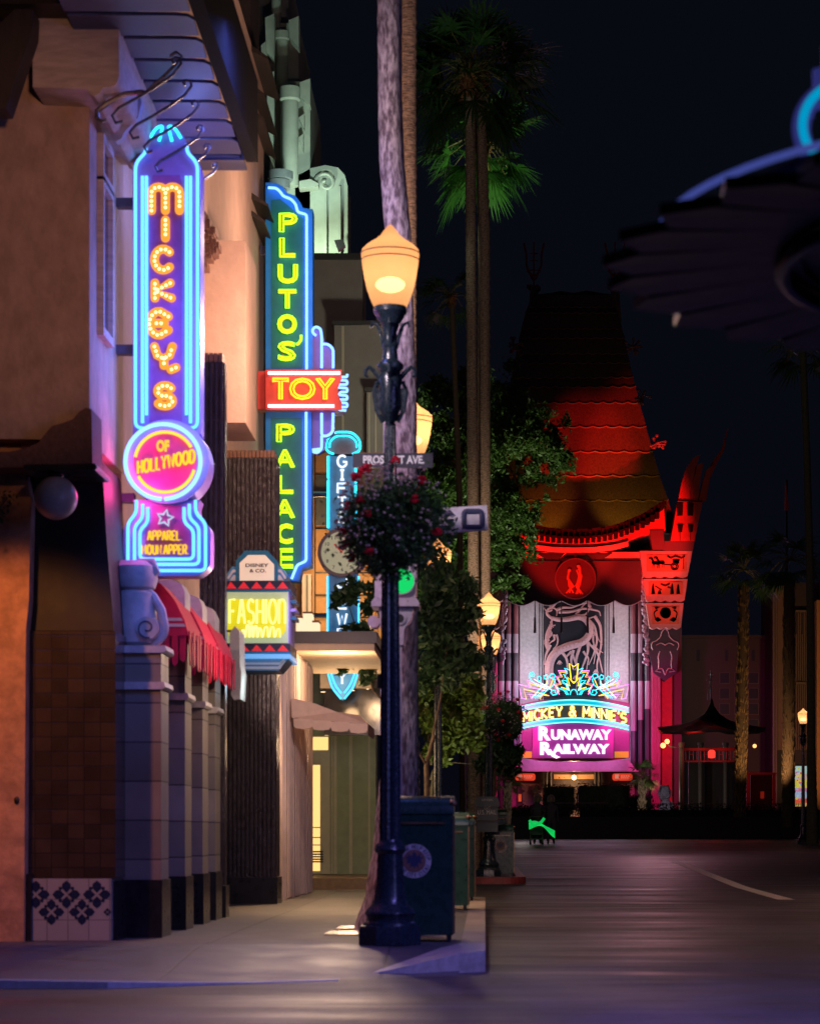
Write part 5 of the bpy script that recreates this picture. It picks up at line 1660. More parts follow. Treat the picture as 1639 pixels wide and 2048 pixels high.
tree('leafy_tree', 'biggest broad tree, standing in front of the red pagoda roof', 78,
     [(955, 1690, 14), (952, 1400, 12), (960, 1200, 9)],
     [(862, 800, 26, 0), (900, 790, 34, 1), (950, 800, 40, 0), (1005, 800, 40, 1), (1050, 840, 40, 0), (1090, 880, 36, 0), (1120, 920, 24, 0), (880, 880, 50, -1), (950, 890, 55, 0), (1020, 900, 52, -1), (1075, 940, 36, 0),
      (870, 980, 48, 0), (930, 1000, 52, -1), (1000, 990, 46, 0), (1035, 1030, 34, -1), (880, 1080, 44, 0), (950, 1100, 48, 0), (1010, 1090, 36, 0), (1055, 1045, 22, 0), (1000, 1160, 28, 0), (930, 1190, 40, 0), (870, 1180, 40, 0)], 60000, .15, m_leaf,
     limbs=[([(958, 1250, 0), (930, 1080, 0), (890, 930, 0), (870, 820, .5)], 6), ([(958, 1230, 0), (990, 1060, 0), (1040, 920, 0), (1090, 890, 0)], 6), ([(960, 1200, 0), (960, 1000, 0), (965, 830, 0)], 6)], jitter=.62)
lamp('tree_fill', 'SPOT', P(1010, 1640, 68), 4200, (.85, 1, .55), .3, aim=P(990, 950, 78), spot=50)  # added pair of spots to brighten the big tree
lamp('tree_fill', 'SPOT', P(890, 1600, 70), 3600, (.85, 1, .55), .3, aim=P(900, 930, 78), spot=50)
lamp('small_tree_uplight', 'SPOT', P(900, 1650, 36.5), 160, (1, .95, .5), .2, aim=P(900, 1440, 38), spot=70)
lamp('grey_block_fill', 'POINT', P(790, 900, 38.5), 260, (1, .92, .72), .2)  # added fill that lifts the grey block, no known fixture

# ================================================================ pagoda theater
m_roof = mat('pagoda_roof', (.16, .09, .065), rough=.75, var=.6, scale=.8, bump=.6, bscale=10, stretch=(4.5, 4.5, .35))
m_rooftile = mat('dark_eave_tile', (.018, .012, .012), rough=.8, var=.4, scale=2, spec=.1)
m_tieredge = mat('tier_edge_highlight', (.20, .11, .085), rough=.7, var=.3, scale=2)  # paler lip colour imitates light caught along each tier edge
m_redw = mat('red_wall', (.62, .07, .055), rough=.7, var=.2, scale=.6, bump=.2)
m_palered = mat('pale_red_plaster', (.62, .30, .24), rough=.7, var=.15, scale=.8)
m_stuccow = mat('white_rough_stucco', (.50, .47, .48), rough=.9, var=.25, scale=1.2, bump=1.0, bscale=9)
m_valance = mat('valance_metal', (.05, .02, .025), rough=.6, var=.25, scale=.7)
m_colm = mat('maroon_column', (.16, .05, .06), rough=.5, var=.3, scale=2, stretch=(5, 5, .3))
m_band = mat('pale_column_band', (.40, .30, .36), rough=.5, var=.3, scale=2, stretch=(5, 5, .3))
m_coldk = mat('dark_column_band', (.045, .04, .05), rough=.5, var=.3, scale=2)
m_magenta_w = mat('rose_pier', (.55, .12, .22), rough=.7, var=.3, scale=1.5, bump=.5, bscale=10, stretch=(4, 4, .4))
m_relief = mat('pink_relief', (.68, .36, .35), rough=.6, var=.25, scale=2.5, bump=.4)
m_panelbg = mat('navy_panel', (.010, .009, .018), rough=.6, var=.3, scale=2)
m_orgpanel = mat('orange_red_panel', (.62, .16, .06), rough=.6, var=.15, scale=1)
m_figure = mat('dark_figure', (.035, .01, .012), rough=.6, var=.3, scale=3)
m_pinktrim = mat('pale_pink_trim', (.55, .33, .32), rough=.5, var=.1)
m_treeorn = mat('roof_coral_ornament', (.25, .12, .11), rough=.5, var=.3, scale=3)

T = thing('pagoda_theater', P(1148, 1640, 140), 'large red lit pagoda theater at the end of the street with a tall tiered roof', 'theater')
TH = T
YT = 138.0
CX = 1148
# roof: concave hipped tiers, each wider and nearer than the one above
lev = [(590, 78), (610, 85), (622, 91), (653, 99), (672, 104), (703, 110), (722, 114), (751, 120), (770, 125), (802, 133), (850, 145), (900, 158), (948, 171), (997, 187), (1062, 208)]
def rY(h): return 139.5 + (208 - h) / 208 * 7.5
for i in range(len(lev) - 1):
    (ya, ha), (yb, hb) = lev[i], lev[i + 1]
    Ya, Yb = rY(ha), rY(hb)
    Yb -= .22
    b = MB()
    yb2 = yb + 2
    za = P(0, ya, Ya).z; zb = P(0, yb2, Yb).z
    xa = M(ha, Ya); xb = M(hb + 1.5, Yb)
    xc = P(CX, 0, 139).x
    nx = 66
    top = [(xc - xa + 2 * xa * k / nx, Ya, za) for k in range(nx + 1)]
    botm = [(xc - xb + 2 * xb * k / nx, Yb - .05 * abs(math.sin(math.pi * k / nx * 11)), zb - .11 * abs(math.sin(math.pi * k / nx * 11))) for k in range(nx + 1)]
    Yc = 152
    n0 = nx + 1
    vs = top + botm + [(xc + xa, 2 * Yc - Ya, za), (xc - xa, 2 * Yc - Ya, za), (xc + xb, 2 * Yc - Yb, zb), (xc - xb, 2 * Yc - Yb, zb)]
    q = 2 * n0
    fs = [(k, n0 + k, n0 + k + 1, k + 1) for k in range(nx)]
    fs += [(nx, n0 + nx, q + 2, q), (0, q + 1, q + 3, n0), (q, q + 2, q + 3, q + 1)]
    fs += [tuple(range(n0, 2 * n0)) + (q + 2, q + 3)]
    b.add(vs, fs)
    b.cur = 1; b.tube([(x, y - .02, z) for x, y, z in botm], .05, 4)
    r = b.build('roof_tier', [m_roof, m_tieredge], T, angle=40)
b = MB()
b.prism([XZ(1066, 612, 146.5), XZ(1066, 592, 146.5), XZ(1100, 588, 146.5), XZ(1120, 584, 146.5), XZ(1146, 588, 146.5), XZ(1172, 583, 146.5), XZ(1200, 588, 146.5), XZ(1230, 592, 146.5), XZ(1230, 612, 146.5)], 146.2, 148)
b.build('ridge', m_roof, T)
b = MB(); b.pbox(1072, 607.5, 1222, 609.5, 146.0, .2); b.build('ridge_strip', mat('warm_metal_strip', (.45, .22, .12), rough=.4, var=.2), T)
for sx in (1067, 1229):
    s_ = 1 if sx < CX else -1
    b = MB(); b.slab([(sx - 12, 640), (sx - 7, 575), (sx - 14, 569), (sx - 6, 568), (sx, 572), (sx + 7, 568), (sx + 14, 574), (sx + 8, 580), (sx + 13, 640)], 145.9, .9)
    b.build('corner_post', m_treeorn, T)
    b = MB()
    b.ptube([(sx, 575), (sx, 484)], 146, .055, 6)
    for g in (-1, 1):
        b.ptube([(sx + g * 2, 560), (sx + g * 9, 545), (sx + g * 15, 530), (sx + g * 15, 510), (sx + g * 20, 486)], 146, .07, 6)
        b.ptube([(sx, 552), (sx + g * 14, 541)], 146, .06, 5)
    for yy in (507, 521, 540): b.ptube([(sx - 8, yy), (sx + 8, yy)], 146, .04, 5)
    b.build('trident_finial', mat('finial_red', (.35, .06, .06), rough=.5, var=.3, scale=2), T)
random.seed(5)
for (px, py) in ((1028, 690), (1264, 694), (1285, 792), (1313, 885)):
    b = MB()
    for k in range(11):
        a = math.radians(random.uniform(0, 360)); L = random.uniform(8, 17)
        x, y = px, py
        pts = [(x, y)]
        for j in range(3):
            a += random.uniform(-.6, .6)
            x += math.cos(a) * L / 3; y += math.sin(a) * L / 3; pts.append((x, y))
        b.ptube(pts, 140 + random.uniform(-.3, .3), .05, 4)
        b.ball(P(x, y, 140), .10, n=6, m=4)
    b.ptube([(px, py), (px - (10 if px > CX else -10), py + 12)], 140.4, .06, 5)
    b.build('roof_ornament', m_treeorn, T)

# upswept eave
def mir(px, s): return px if s > 0 else 2 * CX - px
curve = [(1148, 1058), (1179, 1057), (1205, 1054), (1233, 1048), (1252, 1041), (1268, 1034), (1286, 1026), (1302, 1016), (1316, 1007), (1327, 1000)]
full = [(2 * CX - x, y) for x, y in curve[::-1]][:-1] + curve
b = MB()
b.slab(full + [(x, y + 10 + 6) for x, y in full[::-1]], 136.4, 2.5)
for x, y in full[::1]:
    b.ptube([(x, y + 2), (x, y + 9)], 136.3, .11, 5)
b.build('eave_tile_band', m_rooftile, T, angle=30)
b = MB()
L = resample(full, 11.5)
for i, (x, y) in enumerate(L[1:-1]):
    b.slab([(x - 4.2, y + 15), (x + 4.2, y + 15), (x + 4.2, y + 27), (x - 4.2, y + 27)], 136.0, .6)
tag(b.build('rafter_end_row', m_rooftile, T), None)
low = [(1148, 1096), (1180, 1095), (1215, 1091), (1250, 1082), (1280, 1070), (1330, 1060)]
lowf = [(2 * CX - x, y) for x, y in low[::-1]][:-1] + low
b = MB()
upf = [(x, y + 14) for x, y in full]
b.slab(upf + lowf[::-1], 137.2, 1.2)
b.build('curved_fascia', m_redw, T, angle=30)
b = MB()
low2 = [(1148, 1105), (1190, 1104), (1230, 1099), (1256, 1092)]
l2 = [(2 * CX - x, y) for x, y in low2[::-1]][:-1] + low2
b.slab([(x, y - 10) for x, y in l2] + l2[::-1], 136.9, .25)
b.build('pale_fascia_strip', m_palered, T, angle=30)
b = MB(); b.pbox(1012, 1104, 1284, 1123, 137.6, .8); b.build('lintel_beam', m_palered, T)
for s_ in (-1, 1):
    b = MB()
    f = lambda x: CX + s_ * (x - CX)
    b.slab([(f(1168), 1106), (f(1178), 1109), (f(1190), 1106), (f(1206), 1109), (f(1224), 1106), (f(1212), 1114), (f(1200), 1120), (f(1190), 1117), (f(1183), 1121), (f(1174), 1114)], 137.45, .12)
    b.build('bat_ornament', m_figure, T, angle=0)

# valance with medallion and tassels
b = MB()
pts = [(1013, 1122), (1283, 1122)]
xs_ = [1281, 1229, 1174, 1122, 1069, 1015]
for a, c in zip(xs_[:-1], xs_[1:]):
    for k in range(9):
        t = k / 8
        pts.append((a + (c - a) * t, 1201 + 10 * math.sin(math.pi * t)))
b.slab(pts, 137.3, .2)
b.build('valance', m_valance, T, angle=0)
b = MB()
edge = [p for p in pts[2:]]
b.ptube(edge, 137.25, .03, 4); b.build('valance_hem', m_pinktrim, T)
b = MB(); b.disc(1150, 1157, 40, 136.9, .3, 40); md = b.build('medallion', mat('medallion_red', (.08, .012, .014), rough=.45, var=.3, scale=2), T)
b = MB(); b.ptube(circ(1150, 1157, 40, n=40), 136.9, .04, 5, closed=True); b.build('rim', m_colm, md)
random.seed(8)
b = MB()
for fx, fy, h in ((1138, 1140, 46), (1156, 1132, 56)):
    for k in range(5):
        b.ptube([(fx + random.uniform(-4, 4), fy + random.uniform(0, 8)), (fx + random.uniform(-6, 8), fy + h * .35), (fx + random.uniform(-7, 9), fy + h * .7), (fx + random.uniform(-8, 10), fy + h)], 136.85, .045, 4)
    b.ball(P(fx, fy, 136.8), .10, n=8, m=6)
b.build('relief_figure', m_orgpanel, md)
b = MB(); b.ptube([(1150, 1106), (1150, 1118)], 137.1, .12, 6); b.pbox(1132, 1104, 1168, 1110, 137.2, .15); b.build('medallion_hanger', m_figure, T)
for px in (1069, 1122, 1174, 1226):
    b = MB(); b.ptube([(px, 1200), (px, 1232)], 137.1, .03, 4); b.tube([P(px, 1232, 137.1), P(px, 1237, 137.1), P(px, 1266, 137.1)], .05, 6, radii=[.03, .065, .085]); b.build('tassel', m_figure, T)

# portal wall, relief panel
b = MB(); b.pbox(1036, 1125, 1260, 1640, 140.0, 1.0); b.build('portal_wall', m_stuccow, T)
b = MB()
for px, w_ in ((1038, 2), (1078, 1.6), (1083, 1), (1212, 1), (1217, 1.6), (1257, 2)): b.pbox(px - w_ / 2, 1190, px + w_ / 2, 1500, 139.93, .06)
b.build('wall_stripe', m_figure, T)
b = MB(); b.pbox(1086, 1190, 1208, 1400, 139.9, .08); rp_ = b.build('relief_panel', m_panelbg, T)
b = MB()
Yr = 139.8
body = [(1112, 1385), (1098, 1360), (1096, 1330), (1108, 1305), (1135, 1292), (1165, 1285), (1180, 1268), (1178, 1245), (1160, 1232), (1138, 1238), (1118, 1240), (1102, 1236)]
body = spotl(body, 14)
W = [P(x, y, Yr) for x, y in body]
rad = [M(9.5 - 5.5 * (i / len(W)) ** 1.5, Yr) for i in range(len(W))]
b.tube(W, .2, 10, radii=rad, flat=.6)
for i in range(0, len(W) - 1, 1):
    p = W[i]; b.ball(p + Vector((0, -.16, 0)), rad[i] * .45, rad[i] * .3, rad[i] * .5, 6, 4)
for st in ([(1102, 1236), (1092, 1228), (1094, 1218), (1104, 1214), (1114, 1220), (1112, 1232)], [(1104, 1214), (1112, 1204), (1128, 1202)], [(1112, 1220), (1126, 1214), (1142, 1216), (1160, 1208), (1192, 1204)],
           [(1116, 1224), (1140, 1224), (1168, 1216), (1198, 1222), (1200, 1232)], [(1176, 1240), (1188, 1252), (1194, 1280), (1186, 1310), (1176, 1330)], [(1172, 1270), (1176, 1300), (1166, 1330), (1156, 1350)],
           [(1160, 1290), (1150, 1320), (1156, 1350), (1150, 1385)], [(1096, 1300), (1090, 1275), (1096, 1255), (1110, 1250)], [(1120, 1300), (1134, 1318), (1134, 1345), (1122, 1365)], [(1188, 1232), (1200, 1250), (1202, 1290), (1192, 1330), (1196, 1360)],
           [(1100, 1290), (1090, 1310), (1088, 1330)], [(1146, 1300), (1140, 1322), (1146, 1340)], [(1180, 1215), (1170, 1198), (1150, 1196)], [(1184, 1290), (1196, 1310), (1204, 1345)]):
    b.tube([P(x, y, Yr) for x, y in spotl(st, 10)], .10, 6, r2=.035)
for i in range(9):
    b.tube([P(1094 + i * 1.2, 1300 - i * 6, Yr), P(1088 + i * 1.8, 1285 - i * 6, Yr)], .045, 4)
for (x, y, dx, dy, L_) in ((1100, 1262, -6, 16, 26), (1106, 1268, -4, 18, 30), (1112, 1272, -2, 18, 30), (1150, 1226, 10, -9, 34), (1156, 1230, 12, -5, 34), (1160, 1236, 13, 0, 32),
                           (1182, 1262, 9, 10, 36), (1184, 1272, 6, 13, 40), (1180, 1282, 3, 15, 44), (1140, 1300, -4, 14, 36), (1148, 1304, 0, 15, 40), (1168, 1300, 3, 15, 40), (1100, 1222, -9, -4, 10), (1102, 1212, -5, -9, 12)):
    n__ = math.hypot(dx, dy); dx /= n__; dy /= n__
    st = [(x + dx * L_ * t + 4 * math.sin(t * 5 + x), y + dy * L_ * t + 3 * math.cos(t * 6 + y)) for t in [k / 7 for k in range(8)]]
    b.tube([P(a_, c_, Yr) for a_, c_ in st], .075, 5, r2=.02)
for (x, y) in ((1118, 1322), (1150, 1352), (1190, 1340), (1100, 1250)):
    for k in range(4):
        a_ = math.radians(40 + 30 * k); b.tube([P(x, y, Yr), P(x + 8 * math.cos(a_), y + 8 * math.sin(a_), Yr - .08)], .06, 5, r2=.015)
b.build('dragon_relief', m_relief, rp_)

# banded columns each side of the portal
for s_ in (-1, 1):
    for k, (px, hw) in enumerate(((1266, 6), (1280, 5.5), (1294, 6))):
        x = CX + s_ * (px - CX)
        c = P(x, 1640, 138.9); r = M(hw, 138.9)
        col = MB()
        for mi, y0, y1 in ((0, 1200, 1268), (1, 1268, 1306), (2, 1306, 1362), (1, 1362, 1462 - k * 22), (2, 1462 - k * 22, 1640)):
            col.cur = mi
            z0 = P(0, y1, 138.9).z - c.z; z1 = P(0, y0, 138.9).z - c.z
            col.lathe([(r, z0), (r, z1)], c, n=16, flute=8, fd=.08)
        col.build('banded_column', [m_colm, m_band, m_coldk], T)
    b = MB(); x0, x1 = sorted((CX + s_ * (1302 - CX), CX + s_ * (1320 - CX))); b.pbox(x0, 1325, x1, 1640, 138.6, 1.4)
    for k in range(6):
        x = x0 + (x1 - x0) * (k + .5) / 6; b.ptube([(x, 1326), (x, 1638)], 138.6, .035, 5)
    b.build('rose_pier', m_magenta_w, T)
    b = MB(); x0, x1 = sorted((CX + s_ * (1321 - CX), CX + s_ * (1343 - CX))); b.pbox(x0, 1250, x1, 1640, 139.2, 1.2)
    b.cur = 1; x0, x1 = sorted((CX + s_ * (1343 - CX), CX + s_ * (1362 - CX))); b.pbox(x0, 1180, x1, 1640, 139.8, 1.2)
    b.build('side_wall', [m_redw, m_colm], T)
    # cornice box and leaning horn
    f = lambda x: CX + s_ * (x - CX)
    b = MB(); b.slab([(f(1328), 1082), (f(1388), 1082), (f(1384), 1101), (f(1326), 1101)], 137.0, 1.6); b.slab([(f(1298), 1060), (f(1326), 1060), (f(1328), 1101), (f(1304), 1101)], 137.1, 1.0); b.build('cornice_box', m_colm, T)
    b = MB(); b.slab([(f(1340), 1081), (f(1388), 1081), (f(1404), 1004), (f(1354), 1002)], 136.8, 1.5); hn = b.build('horn_block', m_redw, T, angle=0)
    b = MB()
    for i in range(2):
        x = 1352 + i * 21
        b.slab([(f(x), 1006), (f(x + 13), 1006), (f(x + 12), 1031), (f(x + 1), 1031)], 136.7, .09)
        b.slab([(f(x + 2), 1049), (f(x + 13), 1049), (f(x + 11), 1064), (f(x + 4), 1064)], 136.7, .09)
        b.pbox(min(f(x + 6.5), f(x + 7.5)), 1064, max(f(x + 6.5), f(x + 7.5)), 1081, 136.72, .07)
    b.build('bracket_block', m_rooftile, hn)
    for fin in ([(1355, 1002), (1362, 965), (1372, 935), (1385, 916), (1399, 909), (1390, 935), (1383, 970), (1378, 1002)], [(1379, 1002), (1384, 965), (1391, 940), (1393, 930), (1406, 925), (1400, 955), (1395, 1002)],
                [(1396, 1002), (1404, 965), (1412, 940), (1426, 928), (1418, 960), (1407, 1000)]):
        b = MB(); b.slab([(f(x), y) for x, y in fin], 137.0, .9); b.build('horn_fin', m_redw, T, angle=0)
    b = MB(); b.tube([P(f(1404), 1000, 137.4), P(f(1413), 955, 137.4), P(f(1428), 925, 137.4), P(f(1444), 900, 137.4), P(f(1448), 882, 137.4), P(f(1454), 858, 137.4)], .2, 6, radii=[.22, .2, .15, .10, .06, .03]); b.build('horn_spire', m_redw, T)
    # hanging picture panels
    for i, (q, inn) in enumerate(((((1278.5, 1102), (1383.5, 1102), (1374, 1152), (1285, 1152)), (1292, 1110, 1372, 1143)), (((1286, 1158), (1374, 1158), (1368, 1200), (1291, 1200)), (1296, 1164, 1365, 1190)), (((1291, 1206), (1366, 1206), (1361, 1254), (1298, 1254)), (1303, 1213, 1357, 1248)))):
        b = MB()
        bot = []
        xa, xb = q[3][0], q[2][0]
        for k in range(4):
            for j in range(6):
                t = (k + j / 6) / 4
                bot.append((f(xb + (xa - xb) * t), q[2][1] + 3.5 * math.sin(math.pi * j / 6)))
        b.slab([(f(q[0][0]), q[0][1]), (f(q[1][0]), q[1][1])] + bot + [(f(q[3][0]), q[3][1])], 137.0 + i * .05, .7)
        pn = b.build('picture_panel', m_palered, T, angle=0)
        b = MB(); x0, x1 = sorted((f(inn[0]), f(inn[2]))); b.pbox(x0, inn[1], x1, inn[3], 136.94 + i * .05, .05); b.build('panel_field', m_orgpanel, pn)
        b = MB(); Yq = 136.90 + i * .05
        if i == 0:
            def horse(ox, oy, k):
                S_ = lambda pts: [(ox + x * k, oy + y * k) for x, y in pts]
                b.slab(S_([(0, 0), (14, -1), (16, 3), (15, 7), (2, 6), (-1, 3)]), Yq, .04)
                b.slab(S_([(1, 1), (-3, -6), (-7, -5), (-7, -8), (-2, -10), (1, -8), (5, 0)]), Yq - .003, .04)
                for lx in (1, 4, 11, 14): b.slab(S_([(lx, 6), (lx + 1.6, 6), (lx + 1.0, 14), (lx - .3, 14)]), Yq + .003, .04)
            horse(1303, 1123, .95); horse(1313, 1122, .95)
            b.ptube(circ(1348, 1133, 7, n=20), Yq, .035, 4, closed=True); b.ptube(circ(1348, 1133, 4, n=20), Yq, .03, 4, closed=True)
            b.ptube([(1328, 1129), (1342, 1130)], Yq, .03, 4); b.slab([(1344, 1118), (1358, 1118), (1357, 1127), (1345, 1127)], Yq, .04)
            b.ptube([(1334, 1112), (1340, 1116), (1350, 1112), (1362, 1116), (1368, 1112)], Yq, .05, 4)
            b.ptube([(1366, 1115), (1366, 1138)], Yq, .02, 4)
        elif i == 1:
            for ox, hh in ((1305, 22), (1318, 8), (1343, 22), (1355, 20)):
                b.slab([(ox - 3.5, 1188), (ox - 2.5, 1188 - hh * .55), (ox - 1.5, 1188 - hh * .8), (ox, 1188 - hh), (ox + 1.8, 1188 - hh * .85), (ox + 2.4, 1188 - hh * .5), (ox + 4.0, 1188)], Yq, .04)
            b.ptube([(1309, 1172), (1322, 1180)], Yq, .03, 4); b.ptube([(1334, 1174), (1344, 1177)], Yq, .04, 4); b.ptube([(1320, 1168), (1330, 1171), (1338, 1167)], Yq, .05, 4)
        else:
            b.disc(1330, 1226, 11, Yq, .04, 20)
            for g in (-1, 1):
                b.slab([(1330 + g * 8, 1240), (1330 + g * 16, 1234), (1330 + g * 22, 1239), (1330 + g * 16, 1244)], Yq, .04)
                b.ptube(spotl([(1330 + g * 20, 1238), (1330 + g * 24, 1225), (1330 + g * 16, 1220)], 5), Yq, .035, 4)
                b.slab([(1330 + g * 12, 1215), (1330 + g * 22, 1214), (1330 + g * 20, 1219)], Yq, .04)
        b.build('picture_figure', m_figure, pn, angle=0)
    # mask outline ornament on the pier
    b = MB()
    for g in (-1, 1):
        h_ = lambda x: f(1329 + g * x)
        b.ptube(spotl([(h_(0), 1257), (h_(6), 1262), (h_(9), 1274), (h_(18), 1282), (h_(26), 1284), (h_(28), 1292), (h_(24), 1300)], 4), 138.2, .032, 4)
        b.ptube(spotl([(h_(0), 1290), (h_(8), 1285), (h_(18), 1290)], 4), 138.2, .03, 4)
        b.ptube(spotl([(h_(10), 1302), (h_(14), 1312), (h_(12), 1328), (h_(14), 1338), (h_(6), 1336), (h_(0), 1350)], 4), 138.2, .032, 4)
        b.ptube([(h_(14), 1338), (h_(20), 1342), (h_(8), 1344)], 138.2, .03, 4)
    b.build('mask_outline', m_pinktrim, T)
    b = MB(); x0, x1 = sorted((f(1296), f(1362))); b.slab([(x0, 1254), (x1, 1254), (x1 - 6, 1300), (x1 - 10, 1345), ((x0 + x1) / 2, 1362), (x0 + 10, 1345), (x0, 1300)], 138.3, .9); b.build('mask_block', m_coldk, T)
    # crusty carved edge beside the panels
    b = MB()
    for k in range(46):
        t = k / 45
        b.ball(P(f(1283 + 10 * t + random.uniform(-3, 3)) if t < .5 else f(1290 + random.uniform(-4, 5)), 1158 + 170 * t, 137.9), random.uniform(.06, .15), n=6, m=4)
    b.build('carved_edge', m_band, T)

# entrance storey
m_ent = mat('entrance_dark', (.04, .025, .03), rough=.6, var=.3, scale=2)
b = MB(); b.pbox(1010, 1541, 1290, 1640, 138.4, 1.5); b.build('entrance_storey', m_ent, T)
b = MB(); b.slab([(1040, 1519), (1256, 1519), (1272, 1541), (1024, 1541)], 136.4, 3.5); b.build('entrance_canopy', mat('pink_canopy', (.55, .40, .48), rough=.6, var=.15, scale=1), T)
b = MB(); b.pbox(1020, 1541, 1276, 1543, 136.2, .3); b.build('canopy_edge', m_pinktrim, T)
for x0, x1, tg in ((1030, 1070, 0), (1224, 1264, 1)):
    b = MB(); b.slab([(x0, 1550), (x0 + 3, 1547), (x1 - 3, 1547), (x1, 1550), (x1, 1558), (x1 - 3, 1561), (x0 + 3, 1561), (x0, 1558)], 138.0, .2); s1 = b.build('entrance_sign', mat('lit_red_sign', (.6, .05, .03), rough=.5, var=0, emit=(1, .08, .03), es=.55), T)
    b = MB()
    if tg: b.pbox(x0 + 5, 1549, x0 + 13, 1557, 137.97, .02)
    else: b.disc(x0 + 9, 1553, 4.5, 137.97, .02)
    for k in range(4): b.pbox(x0 + 17 + k * 4.5, 1551, x0 + 20 + k * 4.5, 1553, 137.97, .02); b.pbox(x0 + 17 + k * 4, 1555, x0 + 19.5 + k * 4, 1556.5, 137.97, .02)
    b.build('sign_mark', mat('sign_pale_mark', (.9, .5, .4), rough=.5, var=0, emit=(1, .4, .3), es=.4), s1)
b = MB(); b.pbox(1107, 1549, 1187, 1558, 138.3, .08); b.build('lit_transom', mat('amber_transom', (.45, .25, .12), rough=.5, var=.3, scale=4, emit=(1, .35, .08), es=.18), T)
b = MB(); b.ball(P(1147, 1555, 137.8), .14, n=10, m=8); b.build('entry_bulb', glow('entry_bulb_glow', (1, .6, .25), 6), T)
lamp('entry_light', 'POINT', P(1147, 1560, 137.3), 120, (1, .55, .22), .15, parent=T)
for cx in (1092, 1100, 1190, 1198):
    b = MB(); b.ptube(spotl([(cx, 1575), (cx, 1545), (cx + 4, 1538), (cx + 8, 1541)], 4), 138.0, .09, 8); b.build('scroll_column', m_coldk, T)
m_mw = mat('dusty_pink_wall', (.30, .15, .20), rough=.7, var=.3, scale=1.5)
b = MB(); b.pbox(1023, 1567, 1084, 1615, 138.2, .15); b.build('mural_wall', m_mw, T)
b = MB(); b.pbox(1240, 1568, 1268, 1615, 138.2, .15); b.build('mural_wall', m_mw, T)
b = MB()
for cx in (1038, 1072):
    b.slab([(cx - 12, 1582), (cx - 6, 1579), (cx - 4, 1572), (cx, 1568), (cx + 4, 1572), (cx + 6, 1579), (cx + 12, 1582), (cx + 6, 1586), (cx + 7, 1612), (cx - 7, 1612), (cx - 6, 1586)], 138.1, .06)
b.build('mural_pagoda', m_ent, T, angle=0)
b = MB(); b.pbox(1036, 1588, 1042, 1603, 138.05, .04); b.build('lit_niche', mat('orange_niche', (.5, .2, .05), rough=.5, var=0, emit=(1, .2, .03), es=.3), T)

# theater floodlights and added fill beams
RED = (1, .018, .012)
def flood(px, py, Y, aim, P_, col, spot=60, name='theater_beam', bl=.6):
    return lamp(name, 'SPOT', P(px, py, Y), P_ * .3, col, .3, aim=P(*aim), spot=spot, blend=bl, parent=TH)
flood(1300, 1560, 118, (1280, 1065, 137), 200000, RED, 16, bl=.4)
flood(1290, 1560, 124, (1330, 1165, 137), 26000, RED, 14)
flood(1060, 1560, 118, (1140, 1075, 137), 190000, RED, 15, bl=.35)
flood(1390, 1560, 120, (1378, 1005, 137), 40000, RED, 12)
flood(980, 1000, 122, (1115, 1000, 141), 4600, (1, .05, .045), 13, bl=1)
flood(1112, 1050, 136.6, (1095, 1030, 138.2), 1100, (1, .42, .02), 70)
flood(1225, 1040, 136.6, (1236, 1018, 138.2), 900, (1, .52, .04), 70)
flood(1150, 1048, 134.5, (1150, 985, 141), 260, (1, .10, .04), 60)
flood(1150, 1640, 108, (1150, 760, 146), 5200, (1, .30, .20), 22, bl=1)  # added broad beam, dim ambient light for the upper roof
flood(1345, 1640, 126, (1332, 1330, 139), 5200, (1, .02, .12), 50)
flood(1260, 1400, 128, (1311, 1480, 138.6), 9000, (1, .03, .30), 60)  # this and the next beam are added, standing in for pink neon light
flood(1040, 1400, 128, (985, 1480, 138.6), 9000, (1, .03, .30), 60)
flood(1320, 1640, 120, (1330, 1230, 137), 16000, (1, .45, .45), 20)
for px_ in (1062, 1234):
    lamp('relief_fill', 'POINT', P(px_, 1335, 138.1), 130, (1, .88, .94), .15, parent=TH)  # added unseen points that bring out the portal wall and relief
    lamp('relief_fill', 'POINT', P(px_, 1240, 138.1), 70, (1, .80, .84), .15, parent=TH)

# ================================================================ marquee sign in neon
Ym = 133.0
T = thing('neon_marquee', P(1150, 1518, Ym), "neon marquee reading MICKEY & MINNIE'S RUNAWAY RAILWAY under a crown of coloured tubes", 'neon sign')
S = .1464
def q(x, y): return (1030 + x * S, 1310 + y * S)
def arcband(yc, yl, yr, h):
    top_ = []; n_ = 24
    for k in range(n_ + 1):
        t = k / n_; x = 1042 + (1257 - 1042) * t
        u = (t - .49) * 2
        y = yc + ((yl - yc) if u < 0 else (yr - yc)) * abs(u) ** 1.9
        top_.append((x, y))
    return top_, [(x, y + h) for x, y in top_]
b = MB()
b.slab([(1042, 1408), (1075, 1401), (1147, 1391), (1210, 1397), (1258, 1406), (1258, 1516), (1042, 1516)], Ym + .3, .7)
b.build('backing', mat('grey_backing', (.12, .11, .12), rough=.5, var=.15, scale=2), T, angle=0)
for yc, yl, yr, h in ((1399.5, 1413, 1415, 9.5), (1436, 1449, 1451, 8.5)):
    t_, b_ = arcband(yc, yl, yr, h)
    m_ = MB(); m_.slab(t_ + b_[::-1], Ym, .3); m_.build('cyan_band', mat('cyan_enamel', (.01, .55, .75), rough=.4, var=.05, emit=(0, .72, .9), es=.5), T, angle=0)
    neon(T, 'cyan_tube', [t_, b_], Ym - .06, .035, glow('neon_ice', (.25, .9, 1), 1.8), n=6)
m_bulbletter = glow('bulb_letter_amber', (1, .40, .03), 1.3)
m_bulbdot = glow('bulb_letter_dot', (1, .75, .25), 3.4)
txt = "MICKEY & MINNIE'S"
wd = [glyph_w(c) for c in txt]; gap = .30; tot = sum(wd) + gap * (len(txt) - 1); xx = 0
b = MB()
